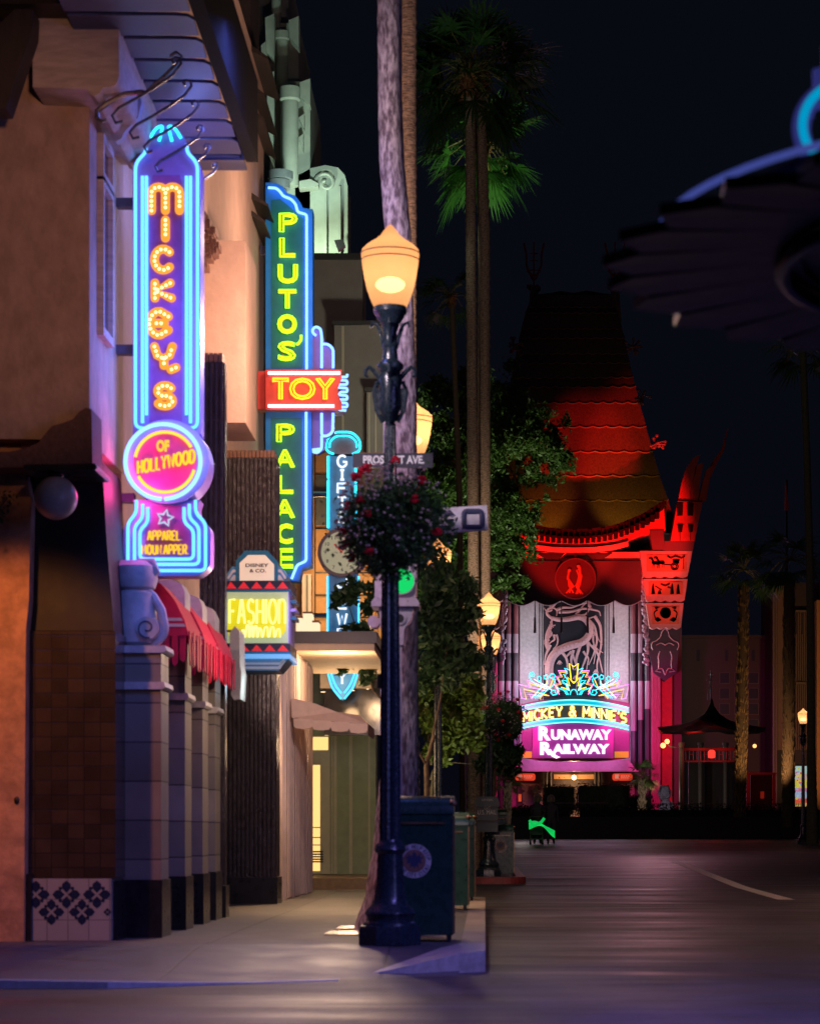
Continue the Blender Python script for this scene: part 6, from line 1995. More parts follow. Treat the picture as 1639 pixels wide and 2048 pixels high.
for ch, g in zip(txt, wd):
    x0 = 1046 + (1251 - 1046) * xx / tot; x1 = 1046 + (1251 - 1046) * (xx + g) / tot
    t = ((x0 + x1) / 2 - 1042) / 215; u = (t - .49) * 2
    dy = (13.5 if u < 0 else 15.5) * abs(u) ** 1.9
    for st in word_strokes(ch, x0, 1413 + dy, max(x1, x0 + .1), 1432 + dy) if ch != ' ' else []:
        b.cur = 0
        b.ptube(st, Ym - .02, .10, 6, flat=.4)
        b.cur = 1
        for p_ in resample(st, 3.2): b.ball(P(p_[0], p_[1], Ym - .06), .045, .03, .045, 6, 4)
    xx += g + gap
b.build('bulb_lettering', [m_bulbletter, m_bulbdot], T, angle=60)
b = MB(); b.slab([(1064, 1450), (1146, 1447), (1226, 1452), (1226, 1516), (1064, 1516)], Ym + .02, .27); b.build('magenta_panel', mat('magenta_panel', (.40, .06, .38), rough=.4, var=.1, emit=(1, .10, .8), es=.16), T, angle=0)
m_sp = mat('pale_blue_panel', (.16, .22, .26), rough=.4, var=.15, scale=2)
b = MB(); b.slab([(1227, 1453), (1257, 1458), (1257, 1516), (1227, 1516)], Ym + .02, .27); b.build('side_panel', m_sp, T, angle=0)
b = MB(); b.slab([(1043, 1456), (1063, 1452), (1063, 1516), (1043, 1516)], Ym + .02, .27); b.build('side_panel', m_sp, T, angle=0)
for xa, xb, col in ((1043, 1063, (.8, .45, .05)), (1228, 1256, (.45, .5, .03))):
    b = MB(); b.pbox(xa, 1503, xb, 1515.5, Ym, .03); b.build('corner_panel', mat('corner_enamel', col, rough=.4, var=.1, emit=col, es=.4), T)
m_wp = glow('lit_letter_pink_white', (1, .74, .96), 1.9)
b = MB()
text_mesh(b, 'R', 1076, 1453, 1101, 1481, Ym, .12, bold=.055)
text_mesh(b, 'UNAWAY', 1101, 1459, 1222, 1480, Ym, .12, bold=.055)
text_mesh(b, 'R', 1079, 1484, 1104, 1510, Ym, .12, bold=.055)
text_mesh(b, 'AILWAY', 1103, 1488, 1218, 1508, Ym, .12, bold=.055)
b.slab([(1094, 1500), (1100, 1498), (1106, 1506), (1114, 1512), (1120, 1514), (1112, 1517), (1103, 1513)], Ym - .13, .05)
b.build('lettering', m_wp, T, angle=0)
b = MB(); b.slab([(1055, 1516.5), (1248, 1516.5), (1225, 1520), (1190, 1522), (1110, 1522), (1075, 1520)], Ym - .1, 1.0); b.build('red_sill', mat('magenta_sill', (.5, .02, .12), rough=.4, var=.1), T)
m_gridm = mat('grid_wire', (.10, .10, .14), rough=.5, var=0)
NYm = glow('crown_yellow', (1, .72, .02), 2.6); NCm = glow('crown_cyan', (.03, .75, 1), 2.6); NPm = glow('crown_pink', (1, .22, .72), 2.4); NOm = glow('crown_orange', (1, .48, .06), 2.4); NWm = glow('crown_white', (.75, .85, 1), 2.2)
def crown(name, m, sts, mirror=True, r=.026):
    b = MB()
    for st in sts:
        b.ptube([q(x, y) for x, y in st], Ym - .02, r, 5)
        if mirror: b.ptube([q(1594 - x, y) for x, y in st], Ym - .02, r, 5)
    return b.build(name, m, T, angle=60)
crown('yellow_tube', NYm, [[(797, 160), (735, 115), (762, 350), (797, 378), ], [(797, 385), (712, 300), (742, 425), (690, 390), (738, 485)], [(720, 470), (625, 440)]])
crown('cyan_tube', NCm, [[(745, 205), (668, 178), (712, 250), (655, 262), (705, 330), (700, 352), (632, 345), (690, 405), (640, 380)], [(700, 350), (735, 490)], [(690, 410), (720, 490)],
                         spotl([(620, 470), (690, 480), (722, 545)], 40), spotl([(560, 450), (660, 470), (700, 545)], 40)])
crown('cyan_tube', NCm, [[(745, 545), (755, 500), (775, 475), (797, 470)]])
crown('pink_tube', NPm, [[(690, 215), (585, 213), (618, 285), (557, 293), (605, 390), (530, 400), (575, 480), (600, 540)]])
crown('orange_tube', NOm, [[(690, 235), (607, 232), (640, 300), (580, 306), (625, 400), (550, 415), (600, 500)]])
def curl(cx, cy, r, tail):
    sp_ = [(cx + rr_ * math.cos(math.radians(a)), cy + rr_ * math.sin(math.radians(a))) for a, rr_ in [(-20 + i * 30, r * (.28 + .72 * i / 16)) for i in range(17)]]
    return sp_ + tail
crown('curl_tube', NCm, [[(230 + 18 * math.cos(a / 57.3), 270 + 18 * math.sin(a / 57.3)) for a in range(0, 360, 40)],
                         [(243, 295), (258, 270), (240, 235), (200, 245), (188, 290), (215, 345), (270, 390), (360, 430), (480, 470)],
                         [(345, 345), (352, 315), (330, 288), (298, 305), (305, 345), (345, 360), (360, 400), (330, 470), (240, 585)],
                         [(440, 330), (447, 295), (425, 270), (390, 285), (395, 325), (435, 330), (437, 390), (390, 480), (270, 590)],
                         [(525, 320), (545, 285), (520, 255), (480, 262), (470, 300), (510, 320), (548, 330), (520, 410), (400, 510), (300, 590)],
                         [(545, 520), (540, 480), (500, 480), (482, 515), (510, 548), (560, 540), (580, 500)]])
crown('pink_tube', NPm, [[(150, 600), (85, 590), (45, 400), (420, 490)], [(185, 420), (155, 345), (470, 455)], [(230, 600), (180, 535), (350, 560)]])
crown('orange_tube', NOm, [[(150, 605), (113, 465), (430, 545)], [(215, 440), (185, 380), (440, 470)], [(460, 555), (370, 545), (330, 600)], [(430, 350), (415, 440)], [(515, 330), (470, 440)]])
crown('white_tube', NWm, [[(255, 330), (500, 480)], [(215, 590), (330, 470), (420, 390)], [(330, 570), (480, 440)], [(290, 350), (480, 450)]], r=.014)
b = MB()
for k in range(26):
    x = 70 + k * 58; b.ptube([q(x, 420 + abs(x - 797) * .16), q(x, 590)], Ym + .05, .012, 3)
for k in range(5): b.ptube([q(120, 470 + k * 28), q(1474, 470 + k * 28)], Ym + .05, .012, 3)
b.build('wire_grid', m_gridm, T)
for px, py, c_, w_ in ((1065, 1372, (.05, .75, 1), 60), (1235, 1372, (.05, .75, 1), 60), (1150, 1345, (.15, .7, 1), 40), (1045, 1480, (.8, .3, 1), 50), (1255, 1480, (.8, .3, 1), 50)):
    lamp('marquee_halo_light', 'POINT', P(px, py, 137.8), w_, c_, .3, parent=T)
for px in (1080, 1150, 1220):
    lamp('marquee_sill_light', 'POINT', P(px, 1512, 135.2), 55, (1, .22, .75), .3, parent=T)
lamp('marquee_glow_light', 'AREA', P(1150, 1480, 131.5), 110, (1, .25, .75), 6, aim=P(1150, 1600, 60), parent=T)

# ================================================================ planters, hedges, fence, things before the theater
m_hedge = mat('hedge_leaf', (.012, .022, .012), rough=.8, var=.4, scale=3)
m_wallk = mat('planter_wall', (.025, .022, .028), rough=.7, var=.3, scale=1)
T = thing('planter_wall', P(1350, 1680, 105.5), 'long low dark planter wall closing the end of the road', 'wall')
b = MB(); b.box(P(1008, 0, 106).x, 40, 106, 106.6, .4, P(0, 1637, 106).z); b.build('wall', m_wallk, T)
b = MB(); b.box(P(1006, 0, 106).x, 40, 105.93, 106.67, P(0, 1637, 106).z, P(0, 1637, 106).z + .08); b.build('coping', m_wallk, T)
def hedge(label, x0, x1, y0, y1, Y, n=2500):
    c = P((x0 + x1) / 2, y1, Y)
    T = thing('clipped_hedge', c, label, 'hedge', 'clipped dark hedges before the theater entrance')
    b = MB(); b.pbox(x0 + 1.5, y0 + 2, x1 - 1.5, y1, Y + .15, 1.2); b.build('core', m_hedge, T)
    a = P(x0, y1, Y); d = P(x1, y0, Y)
    nn = n; k0 = len(b.v)
    b = MB()
    cs = []; rs = []
    nx_ = max(3, int((d.x - a.x) / .35)); nz_ = max(2, int((d.z - a.z) / .35))
    for i in range(nx_):
        for j in range(nz_):
            cs.append((a.x + (d.x - a.x) * (i + .5) / nx_, Y + .3, a.z + (d.z - a.z) * (j + .5) / nz_)); rs.append(.30)
    leaves(b, cs, rs, nn, .10, aspect=1.6); b.build('leaf_cover', m_hedge, T, angle=0)
hedge('narrower tall clipped hedge block by the theater entry gap, behind the pushchair', 1087, 1149, 1572, 1640, 126)
hedge('wider tall clipped hedge block by the theater entry gap', 1155, 1260, 1570, 1640, 126, 4000)
hedge('lower clipped hedge below the short lit fan palm', 1260, 1303, 1592, 1640, 125, 1500)
hedge('long low hedge along the top of the planter wall', 1010, 1640, 1618, 1640, 108, 9000)

m_rail = mat('railing_iron', (.07, .05, .06), rough=.4, var=.2)
T = thing('railing', P(1450, 1640, 112), 'thin iron picket railing along the planter in front of the small dark pagoda', 'railing')
b = MB()
b.tube([P(1300, 1608, 112), P(1600, 1608, 112)], .02, 5); b.tube([P(1300, 1627, 112), P(1600, 1627, 112)], .015, 5)
b.build('rail', m_rail, T)
b = MB()
for i in range(76): b.tube([P(1300 + i * 4, 1606, 112), P(1300 + i * 4, 1630, 112)], .010, 4)
b.build('picket_row', m_rail, T)
T = thing('railing', P(1165, 1640, 107), 'faint picket railing in front of the hedges by the pushchair', 'railing')
b = MB(); b.tube([P(1110, 1606, 107), P(1215, 1606, 107)], .02, 5); b.build('rail', m_rail, T)
b = MB()
for i in range(22): b.tube([P(1110 + i * 5, 1606, 107), P(1110 + i * 5, 1632, 107)], .014, 4)
b.build('picket_row', m_rail, T)

# small fan palms by the entrance
m_frondl = mat('lit_frond', (.10, .18, .05), rough=.45, var=.4, scale=3, transl=.3)
m_boot = mat('palm_boot_pattern', (.30, .22, .16), rough=.8, var=.6, scale=3, bump=.8)
def boot_trunk(T, pts, n_b, seed, m=m_boot, L=.16):
    random.seed(seed)
    trunk(T, pts, m_darkbark, rings=.04, step=.2)
    b = MB()
    W = [P(px, py, Y) for px, py, h, Y in pts]; R = [M(h, Y) for px, py, h, Y in pts]
    for i in range(n_b):
        t = random.random() * (len(W) - 1); k = int(t); u = t - k
        c = W[k] * (1 - u) + W[k + 1] * u; r = R[k] * (1 - u) + R[k + 1] * u
        a = random.uniform(0, 2 * math.pi)
        d = Vector((math.cos(a), math.sin(a), 0))
        p0 = c + d * r * .9
        b.tube([p0, p0 + d * L * .5 + Vector((0, 0, L))], L * .28, 4, r2=L * .05)
    b.build('frond_boots', m, T)
T = thing('palm_tree', P(1283, 1640, 122), 'short lit fan palm standing at the hedge end before the rose pier', 'palm tree')
boot_trunk(T, [(1283, 1640, 8, 122), (1284, 1560, 7, 122)], 130, 3)
fan_crown(T, P(1284, 1548, 122), M(46, 122), 30, 31, m=m_frondl, skirt=False)
T = thing('palm_tree', P(1015, 1665, 100), 'short palm with a bead patterned trunk between the theater entrance and mailbox lamp', 'palm tree')
boot_trunk(T, [(1012, 1670, 7, 100), (1015, 1570, 6, 100)], 130, 4)
fan_crown(T, P(1013, 1556, 100), M(46, 100), 26, 32, m=m_frondl, skirt=False)
lamp('shrub_uplight', 'POINT', P(1290, 1585, 120), 60, (1, .9, .7), .1)
lamp('shrub_uplight', 'POINT', P(1040, 1590, 97), 45, (1, .9, .75), .1)

# stone lion
c = P(1328, 1640, 116)
T = thing('lion_statue', c, 'pale stone guardian lion seated beside the rose red pier', 'statue')
b = MB(); Yl = 116.0
for x, y, rx, rz, ry in ((1331, 1612, 12, 15, 10), (1327, 1584, 10, 12, 9), (1322, 1590, 6, 6, 9), (1338, 1620, 10, 10, 9), (1321, 1618, 4.5, 12, 6), (1330, 1620, 4, 12, 7), (1343, 1612, 4, 8, 4), (1321, 1574, 3, 4, 3), (1334, 1574, 3, 4, 3)):
    p = P(x, y, Yl); b.ball(p, M(rx, Yl), M(ry, Yl), M(rz, Yl), 14, 10)
random.seed(2)
for k in range(40):
    a = random.uniform(0, 2 * math.pi); p = P(1328 + 10 * math.cos(a), 1586 + 12 * math.sin(a), Yl - .15); b.ball(p, .085, n=6, m=5)
b.build('body', mat('pale_stone', (.42, .38, .42), rough=.8, var=.3, scale=5, bump=.4), T, angle=60)
b = MB(); b.pbox(1312, 1628, 1346, 1645, Yl - .4, .9); b.build('plinth', m_wallk, T)
lamp('statue_light', 'SPOT', P(1300, 1620, 112), 90, (.9, .8, 1), .1, aim=c + Vector((0, 0, 1)), spot=40)

# ================================================================ pagoda booth at the right
m_broof = mat('booth_roof', (.010, .010, .011), rough=.7, var=.3, scale=1)
T = thing('pagoda_booth', P(1420, 1640, 121), 'dark small pagoda pavilion with upturned roof, red lanterns and a spiky finial', 'pavilion')
cx_ = P(1422, 0, 121)
b = MB()
prof_px = [(2, 1398), (5, 1412), (16, 1428), (36, 1442), (62, 1452), (88, 1460), (108, 1466)]
vs = []; nseg = 8
for hw, yy in prof_px:
    p = P(1422, yy, 121); r = M(hw, 121)
    for k in range(32):
        a = 2 * math.pi * k / 32
        up = (hw / 108) ** 2 * .30 * max(0, math.cos(4 * a)) ** 2 * 1.0
        vs.append((p.x + r * math.cos(a), 121 + r * math.sin(a) * .8, p.z + up))
fs = [(i * 32 + k, i * 32 + (k + 1) % 32, (i + 1) * 32 + (k + 1) % 32, (i + 1) * 32 + k) for i in range(len(prof_px) - 1) for k in range(32)]
b.add(vs, fs); b.add([vs[-32 + k] for k in range(32)], [tuple(range(32))])
b.build('roof', m_broof, T, angle=50)
b = MB(); b.ptube([(1420, 1400), (1420, 1340)], 121, .035, 6)
for yy, w_ in ((1350, 5), (1360, 8), (1372, 4)): b.ptube([(1420 - w_, yy), (1420 + w_, yy)], 121, .03, 5)
b.ptube([(1414, 1400), (1415, 1384), (1417, 1378)], 120.9, .03, 5)
b.build('finial', m_rod, T)
m_post = mat('grey_post', (.16, .15, .14), rough=.5, var=.2, scale=2)
for x in (1362, 1480, 1400, 1450):
    Yp = 119 if x in (1362, 1480) else 123.5
    b = MB(); b.lathe([(M(5, Yp), 0), (M(5, Yp), M(135, Yp)), (M(6.5, Yp), M(137, Yp)), (M(6, Yp), M(142, Yp))], P(x, 1627, Yp), n=16); b.build('post', m_post, T)
b = MB(); b.pbox(1366, 1496, 1478, 1501, 119.2, .2); b.pbox(1366, 1521, 1478, 1524, 119.2, .2); b.build('beam', mat('red_beam', (.35, .03, .03), rough=.5, var=.2), T)
b = MB()
for k in range(15):
    x = 1370 + k * 7.4; b.pbox(x, 1502, x + 1.2, 1520, 119.25, .06)
    if k % 2: b.pbox(x, 1508, x + 7.4, 1509.2, 119.24, .06)
b.build('fretwork', mat('fret_red', (.25, .04, .03), rough=.5, var=.1), T)
b = MB(); b.pbox(1376, 1524, 1470, 1640, 124, .3); b.build('back_wall', mat('booth_wall', (.05, .045, .05), rough=.7, var=.3), T)
lb = MB(); p = P(1422, 1508, 118.8)
lb.lathe([(.08, -.2), (.17, -.17), (.18, .1), (.10, .2)], p, n=8)
T2 = thing('red_lantern', p, 'glowing red lantern hanging under the beam of the small pagoda pavilion', 'lantern')
lb.build('shade', glow('lantern_red_glow', (1, .03, .02), 2.2), T2)
lb = MB(); lb.tube([p + Vector((0, 0, .2)), p + Vector((0, 0, .33))], .015); lb.build('hook', m_dark, T2)
lamp('lantern_light', 'POINT', p - Vector((0, .4, 0)), 22, (1, .04, .03), .15, parent=T2)
T2 = thing('twin_bulb_light', P(1327, 1490, 118.6), 'pair of small amber bulbs on a curved arm at the tip of the pavilion roof', 'lamp')
lb = MB(); lb.ball(P(1325, 1491, 118.6), .13, n=10, m=8); lb.ball(P(1333, 1483, 118.6), .12, n=10, m=8); lb.build('bulb', glow('amber_bulb', (1, .45, .10), 3.5), T2)
lb = MB(); lb.ptube(spotl([(1333, 1484), (1336, 1492), (1345, 1495), (1357, 1495)], 5), 118.7, .03, 6); lb.build('arm', m_post, T2)
lamp('bulb_light', 'POINT', P(1328, 1486, 118.0), 26, (1, .5, .2), .15, parent=T2)
T2 = thing('small_bulb_light', P(1508, 1492, 118.6), 'single small amber bulb beside the shaggy palm trunk', 'lamp')
lb = MB(); lb.ball(P(1508, 1492, 118.6), .10, n=10, m=8); lb.build('bulb', glow('amber_bulb_dim', (1, .5, .15), 1.8), T2)
lb = MB(); lb.ptube([(1508, 1490), (1508, 1478)], 118.7, .02, 5); lb.build('arm', m_dark, T2)
# red gate frame
T2 = thing('red_gate', P(1520, 1640, 117), 'red lit gate frame between two rough palm trunks', 'gate')
m_gate = mat('gate_red', (.45, .04, .03), rough=.5, var=.2)
lb = MB(); lb.pbox(1491, 1545, 1552, 1549, 117, .25); lb.build('lintel', m_gate, T2)
for x0, x1 in ((1492, 1499), (1544, 1550)):
    lb = MB(); lb.pbox(x0, 1549, x1, 1626, 117, .25); lb.build('post', m_gate, T2)
lb = MB(); lb.pbox(1520, 1583, 1527, 1597, 117.6, .1); lb.build('notice', mat('gate_notice', (.4, .03, .02), rough=.5, var=0, emit=(1, .05, .02), es=.12), T2)
lb = MB(); lb.pbox(1500, 1550, 1543, 1640, 117.8, .2); lb.build('door_panel', m_ent, T2)
lamp('gate_light', 'POINT', P(1515, 1560, 115.5), 10, (1, .06, .04), .2, parent=T2)

# dark buildings behind
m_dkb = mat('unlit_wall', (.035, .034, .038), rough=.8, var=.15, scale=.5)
m_dkw = mat('unlit_window', (.03, .04, .06), rough=.15, var=.2)
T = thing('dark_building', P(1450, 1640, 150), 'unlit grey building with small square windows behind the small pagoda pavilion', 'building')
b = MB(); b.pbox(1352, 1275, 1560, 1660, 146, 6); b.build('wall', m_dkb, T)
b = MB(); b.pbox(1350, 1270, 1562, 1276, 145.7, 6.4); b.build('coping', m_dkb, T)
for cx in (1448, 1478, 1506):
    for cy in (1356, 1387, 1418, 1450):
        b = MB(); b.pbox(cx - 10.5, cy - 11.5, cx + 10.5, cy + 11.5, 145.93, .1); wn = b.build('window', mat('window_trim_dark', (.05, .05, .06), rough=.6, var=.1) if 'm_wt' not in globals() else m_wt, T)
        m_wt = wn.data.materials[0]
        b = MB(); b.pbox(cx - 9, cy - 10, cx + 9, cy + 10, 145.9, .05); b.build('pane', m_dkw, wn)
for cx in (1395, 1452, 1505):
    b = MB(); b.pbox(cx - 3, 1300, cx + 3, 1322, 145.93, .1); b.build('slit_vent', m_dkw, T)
T = thing('ribbed_building', P(1600, 1640, 142), 'dark building with vertical ribs and an orange lit edge behind the lit poster', 'building')
m_rib = mat('rib_brown', (.13, .10, .075), rough=.7, var=.2, scale=.7)
b = MB(); b.pbox(1540, 1165, 1640, 1660, 143, 5); b.build('wall', m_dkb, T)
b = MB()
for k in range(14):
    x = 1590 + k * 4; b.pbox(x, 1225 if k % 3 else 1268, x + 2.2, 1500, 142.8, .2)
b.pbox(1553, 1165, 1566, 1500, 142.6, .3); b.pbox(1590, 1220, 1640, 1224, 142.6, .3); b.pbox(1590, 1364, 1640, 1368, 142.6, .3)
b.build('rib', m_rib, T)
b = MB(); b.ptube([(1546, 1172), (1546, 1640)], 142.4, .07, 6); b.ptube([(1551, 1172), (1551, 1640)], 142.4, .05, 6); b.build('downpipe', m_post, T)
b = MB(); b.pbox(1632, 1200, 1700, 1660, 139, 3); b.build('corner_wall', mat('orange_brown_wall', (.35, .17, .07), rough=.8, var=.2, scale=.6), T)
lamp('side_lamp', 'SPOT', P(1660, 1560, 128), 2600, (1, .45, .15), .3, aim=P(1640, 1420, 139), spot=60, parent=T)
lamp('facade_spill', 'SPOT', P(1600, 1500, 118), 420, (1, .7, .4), .3, aim=P(1585, 1330, 143), spot=60, parent=T)

# lit poster
T = thing('lit_poster', P(1601, 1640, 112), 'tall backlit poster panel with bands of bright colour', 'poster')
b = MB(); b.pbox(1587, 1529, 1615, 1616, 112.02, .2); b.build('frame', m_dark, T)
b = MB()
cols = [((.55, .75, .70), 1532, 1548), ((.75, .55, .50), 1548, 1560), ((.85, .75, .10), 1560, 1576), ((.7, .25, .45), 1576, 1583), ((.45, .55, .75), 1583, 1597), ((.9, .12, .06), 1597, 1606), ((.85, .5, .12), 1606, 1613)]
pm = []
for i, (cc, y0, y1) in enumerate(cols):
    b.cur = i; b.pbox(1589, y0, 1613, y1, 112, .03); pm.append(mat('poster_ink', cc, rough=.5, var=.6, scale=9, emit=cc, es=.55))
random.seed(14)
for k in range(30):
    b.cur = random.randrange(7); x = random.uniform(1590, 1610); y = random.uniform(1536, 1600)
    b.disc(x, y, random.uniform(1, 2.6), 111.98 - .002 * k, .02, 10)
b.build('artwork', pm, T, angle=0)

# palm trunks at right
m_boot_l = mat('shaggy_boot', (.26, .17, .08), rough=.8, var=.5, scale=3)
T = thing('palm_tree', P(1480, 1650, 108), 'palm with a shaggy textured trunk catching orange light beside the pagoda pavilion', 'palm tree')
boot_trunk(T, [(1478, 1650, 10, 108), (1482, 1450, 11, 108), (1486, 1170, 9, 108)], 620, 11, m=m_boot_l, L=.17)
fan_crown(T, P(1486, 1140, 108), M(90, 108), 26, 41, skirt=False)
lamp('trunk_light', 'SPOT', P(1560, 1600, 104), 900, (1, .55, .22), .2, aim=P(1484, 1400, 108), spot=70, parent=T)
T = thing('palm_tree', P(1575, 1650, 106), 'almost black shaggy palm trunk beside the lit poster', 'palm tree')
boot_trunk(T, [(1575, 1655, 12, 106), (1576, 1450, 12, 106), (1577, 1160, 11, 106)], 520, 12, m=m_darkbark, L=.15)
fan_crown(T, P(1577, 1120, 106), M(100, 106), 26, 42, skirt=False)
T = thing('palm_tree', P(1620, 1700, 92), 'bare mossy palm trunk standing in front of the lit poster', 'palm tree')
trunk(T, [(1624, 1716, 13, 88), (1621, 1500, 8.5, 88), (1619, 1165, 8, 88), (1612, 900, 7, 88), (1604, 700, 7, 88)], m_moss, rings=.03, step=.15)
fan_crown(T, P(1604, 690, 88), M(110, 88), 22, 43, skirt=False)
T = thing('light_pole', P(1572, 1640, 130), 'thin tall pole tipped with a dim red spike between the palms', 'pole')
b = MB(); b.ptube([(1572, 1640), (1572, 960)], 130, .06, 6); b.cur = 1; b.tube([P(1572, 1020, 129.8), P(1570, 960, 129.8)], .13, 6, r2=.02); b.build('shaft', [m_dark, m_redw], T)

# ================================================================ pedestrians and pushchair
m_cloth = mat('dark_coat', (.085, .06, .09), rough=.8, var=.3, scale=8)
m_skin = mat('skin', (.35, .20, .14), rough=.5, var=.1)
m_hair = mat('hood_trim', (.30, .22, .24), rough=.8, var=.3)
def person(px, Y, label, step=.18, lean=.05, arms='push'):
    g = road_z(Y); X = (px - VX) * Y / F
    T = thing('person', (X, Y, g), label, 'person')
    V = []; E = []; R = []
    def v(x, y, z, r, par=None):
        V.append((x, y, z)); R.append(r)
        if par is not None: E.append((par, len(V) - 1))
        return len(V) - 1
    pel = v(0, 0, .92, .15); w_ = v(0, -lean * .4, 1.10, .14, pel); ch = v(0, -lean, 1.34, .17, w_); nk = v(0, -lean * 1.2, 1.49, .065, ch); hd = v(0, -lean * 1.6, 1.60, .095, nk); v(0, -lean * 1.6, 1.70, .08, hd)
    for s_ in (-1, 1):
        hp = v(s_ * .10, 0, .86, .10, pel); kn = v(s_ * .11, s_ * step * .5 - .03, .48, .065, hp); an = v(s_ * .11, s_ * step, .09, .045, kn); v(s_ * .12, s_ * step - .15, .04, .04, an)
        sh = v(s_ * .19, -lean, 1.40, .06, ch)
        if arms == 'push': el = v(s_ * .24, -lean - .12, 1.15, .045, sh); wr = v(s_ * .19, -lean - .36, 1.05, .032, el); v(s_ * .18, -lean - .44, 1.04, .034, wr)
        else: el = v(s_ * .25, .03 * s_, 1.14, .045, sh); wr = v(s_ * .25, -.10 - .05 * s_, .92, .032, el); v(s_ * .25, -.13 - .05 * s_, .84, .035, wr)
    me = bpy.data.meshes.new('body'); me.from_pydata(V, E, [])
    ob = bpy.data.objects.new('body', me); sc.collection.objects.link(ob); ob.parent = T
    md_ = ob.modifiers.new('s', 'SKIN')
    for i, r in enumerate(R): me.skin_vertices[0].data[i].radius = (r, r)
    me.skin_vertices[0].data[0].use_root = True
    sb = ob.modifiers.new('u', 'SUBSURF'); sb.levels = 1; sb.render_levels = 2
    me.materials.append(m_cloth)
    b = MB(); hc = Vector((X, Y - lean * 1.6, g + 1.64))
    b.ball(hc + Vector((0, -.05, 0)), .078, .07, .105, 14, 10)
    b.ball(hc + Vector((0, -.125, -.01)), .014, .02, .02, 6, 5)
    b.cur = 1
    for s_ in (-1, 1): b.ball(hc + Vector((s_ * .03, -.117, .015)), .010, n=6, m=4)
    b.ball(hc + Vector((0, -.113, -.05)), .022, .008, .006, 8, 4)
    b.build('face', [m_skin, m_dark], T)
    b = MB()
    arc = [(hc.x + .125 * math.sin(math.radians(a)), hc.y - .07, hc.z + .01 + .15 * math.cos(math.radians(a))) for a in range(-130, 131, 20)]
    b.tube(arc, .03, 8); b.ball(hc + Vector((0, .04, .02)), .13, .12, .15, 14, 10); b.build('hood', m_hair, T)
    return T
person(1074, 88.6, 'person in a dark hooded coat pushing the pushchair toward the camera')
person(1101, 88.9, 'dark dim figure walking beside the pushchair without touching it', step=.22, arms='walk')
Yp = 88.0; g = road_z(Yp); X = (1072 - VX) * Yp / F
T = thing('pushchair', (X, Yp, g), 'small pushchair with pale frame and dark seat, pushed across the end of the road', 'pushchair')
b = MB()
for s_ in (-1, 1):
    b.tube([(X + s_ * .24, Yp + .25, g + 1.02), (X + s_ * .22, Yp + .1, g + .6), (X + s_ * .22, Yp - .3, g + .12)], .016, 6)
    b.tube([(X + s_ * .22, Yp + .05, g + .55), (X + s_ * .22, Yp + .25, g + .1)], .015, 6)
b.tube([(X - .22, Yp - .25, g + .2), (X + .22, Yp - .25, g + .2)], .015, 6); b.tube([(X - .24, Yp + .25, g + 1.02), (X + .24, Yp + .25, g + 1.02)], .018, 6)
b.build('frame', m_post, T)
for sx, sy in ((-.22, -.32), (.22, -.32), (-.22, .27), (.22, .27)):
    b = MB(); c_ = Vector((X + sx, Yp + sy, g + .085))
    b.tube([c_ + Vector((-.03, 0, 0)), c_ + Vector((.03, 0, 0))], .085, 14); b.build('wheel', m_dark, T)
b = MB(); b.prism([(Yp - .2, g + .35), (Yp + .12, g + .32), (Yp + .25, g + .85), (Yp + .18, g + .88), (Yp + .05, g + .42), (Yp - .2, g + .42)], X - .19, X + .19, ax='X'); b.build('seat', m_cloth, T)
T = thing('green_cloth', P(1083, 1650, 87.6), 'glowing green rumpled cloth trailing over the pushchair', 'cloth')
b = MB()
nu, nv = 14, 6
vs = []
for i in range(nu):
    for j in range(nv):
        u = i / (nu - 1); v_ = j / (nv - 1)
        x = 1057 + 52 * u; yc = 1652 - 8 * math.sin(u * 4.2) + 10 * u
        y = yc + (v_ - .5) * (10 + 5 * math.sin(u * 7 + 1))
        p = P(x, y, 87.4); vs.append((p.x, p.y + .12 * math.sin(u * 12 + v_ * 5), p.z))
n_ = len(vs)
vs2 = [(x, y + .02, z) for x, y, z in vs]
b.add(vs + vs2, [(i * nv + j, i * nv + j + 1, (i + 1) * nv + j + 1, (i + 1) * nv + j) for i in range(nu - 1) for j in range(nv - 1)] + [(n_ + i * nv + j, n_ + (i + 1) * nv + j, n_ + (i + 1) * nv + j + 1, n_ + i * nv + j + 1) for i in range(nu - 1) for j in range(nv - 1)])
b.tube([P(1058, 1640, 87.3), P(1066, 1652, 87.3), P(1082, 1644, 87.3), P(1088, 1636, 87.3)], .06, 6)
b.build('fabric', mat('green_luminous_cloth', (.01, .5, .12), rough=.6, var=.4, scale=8, emit=(.01, .9, .16), es=.55), T, angle=60)

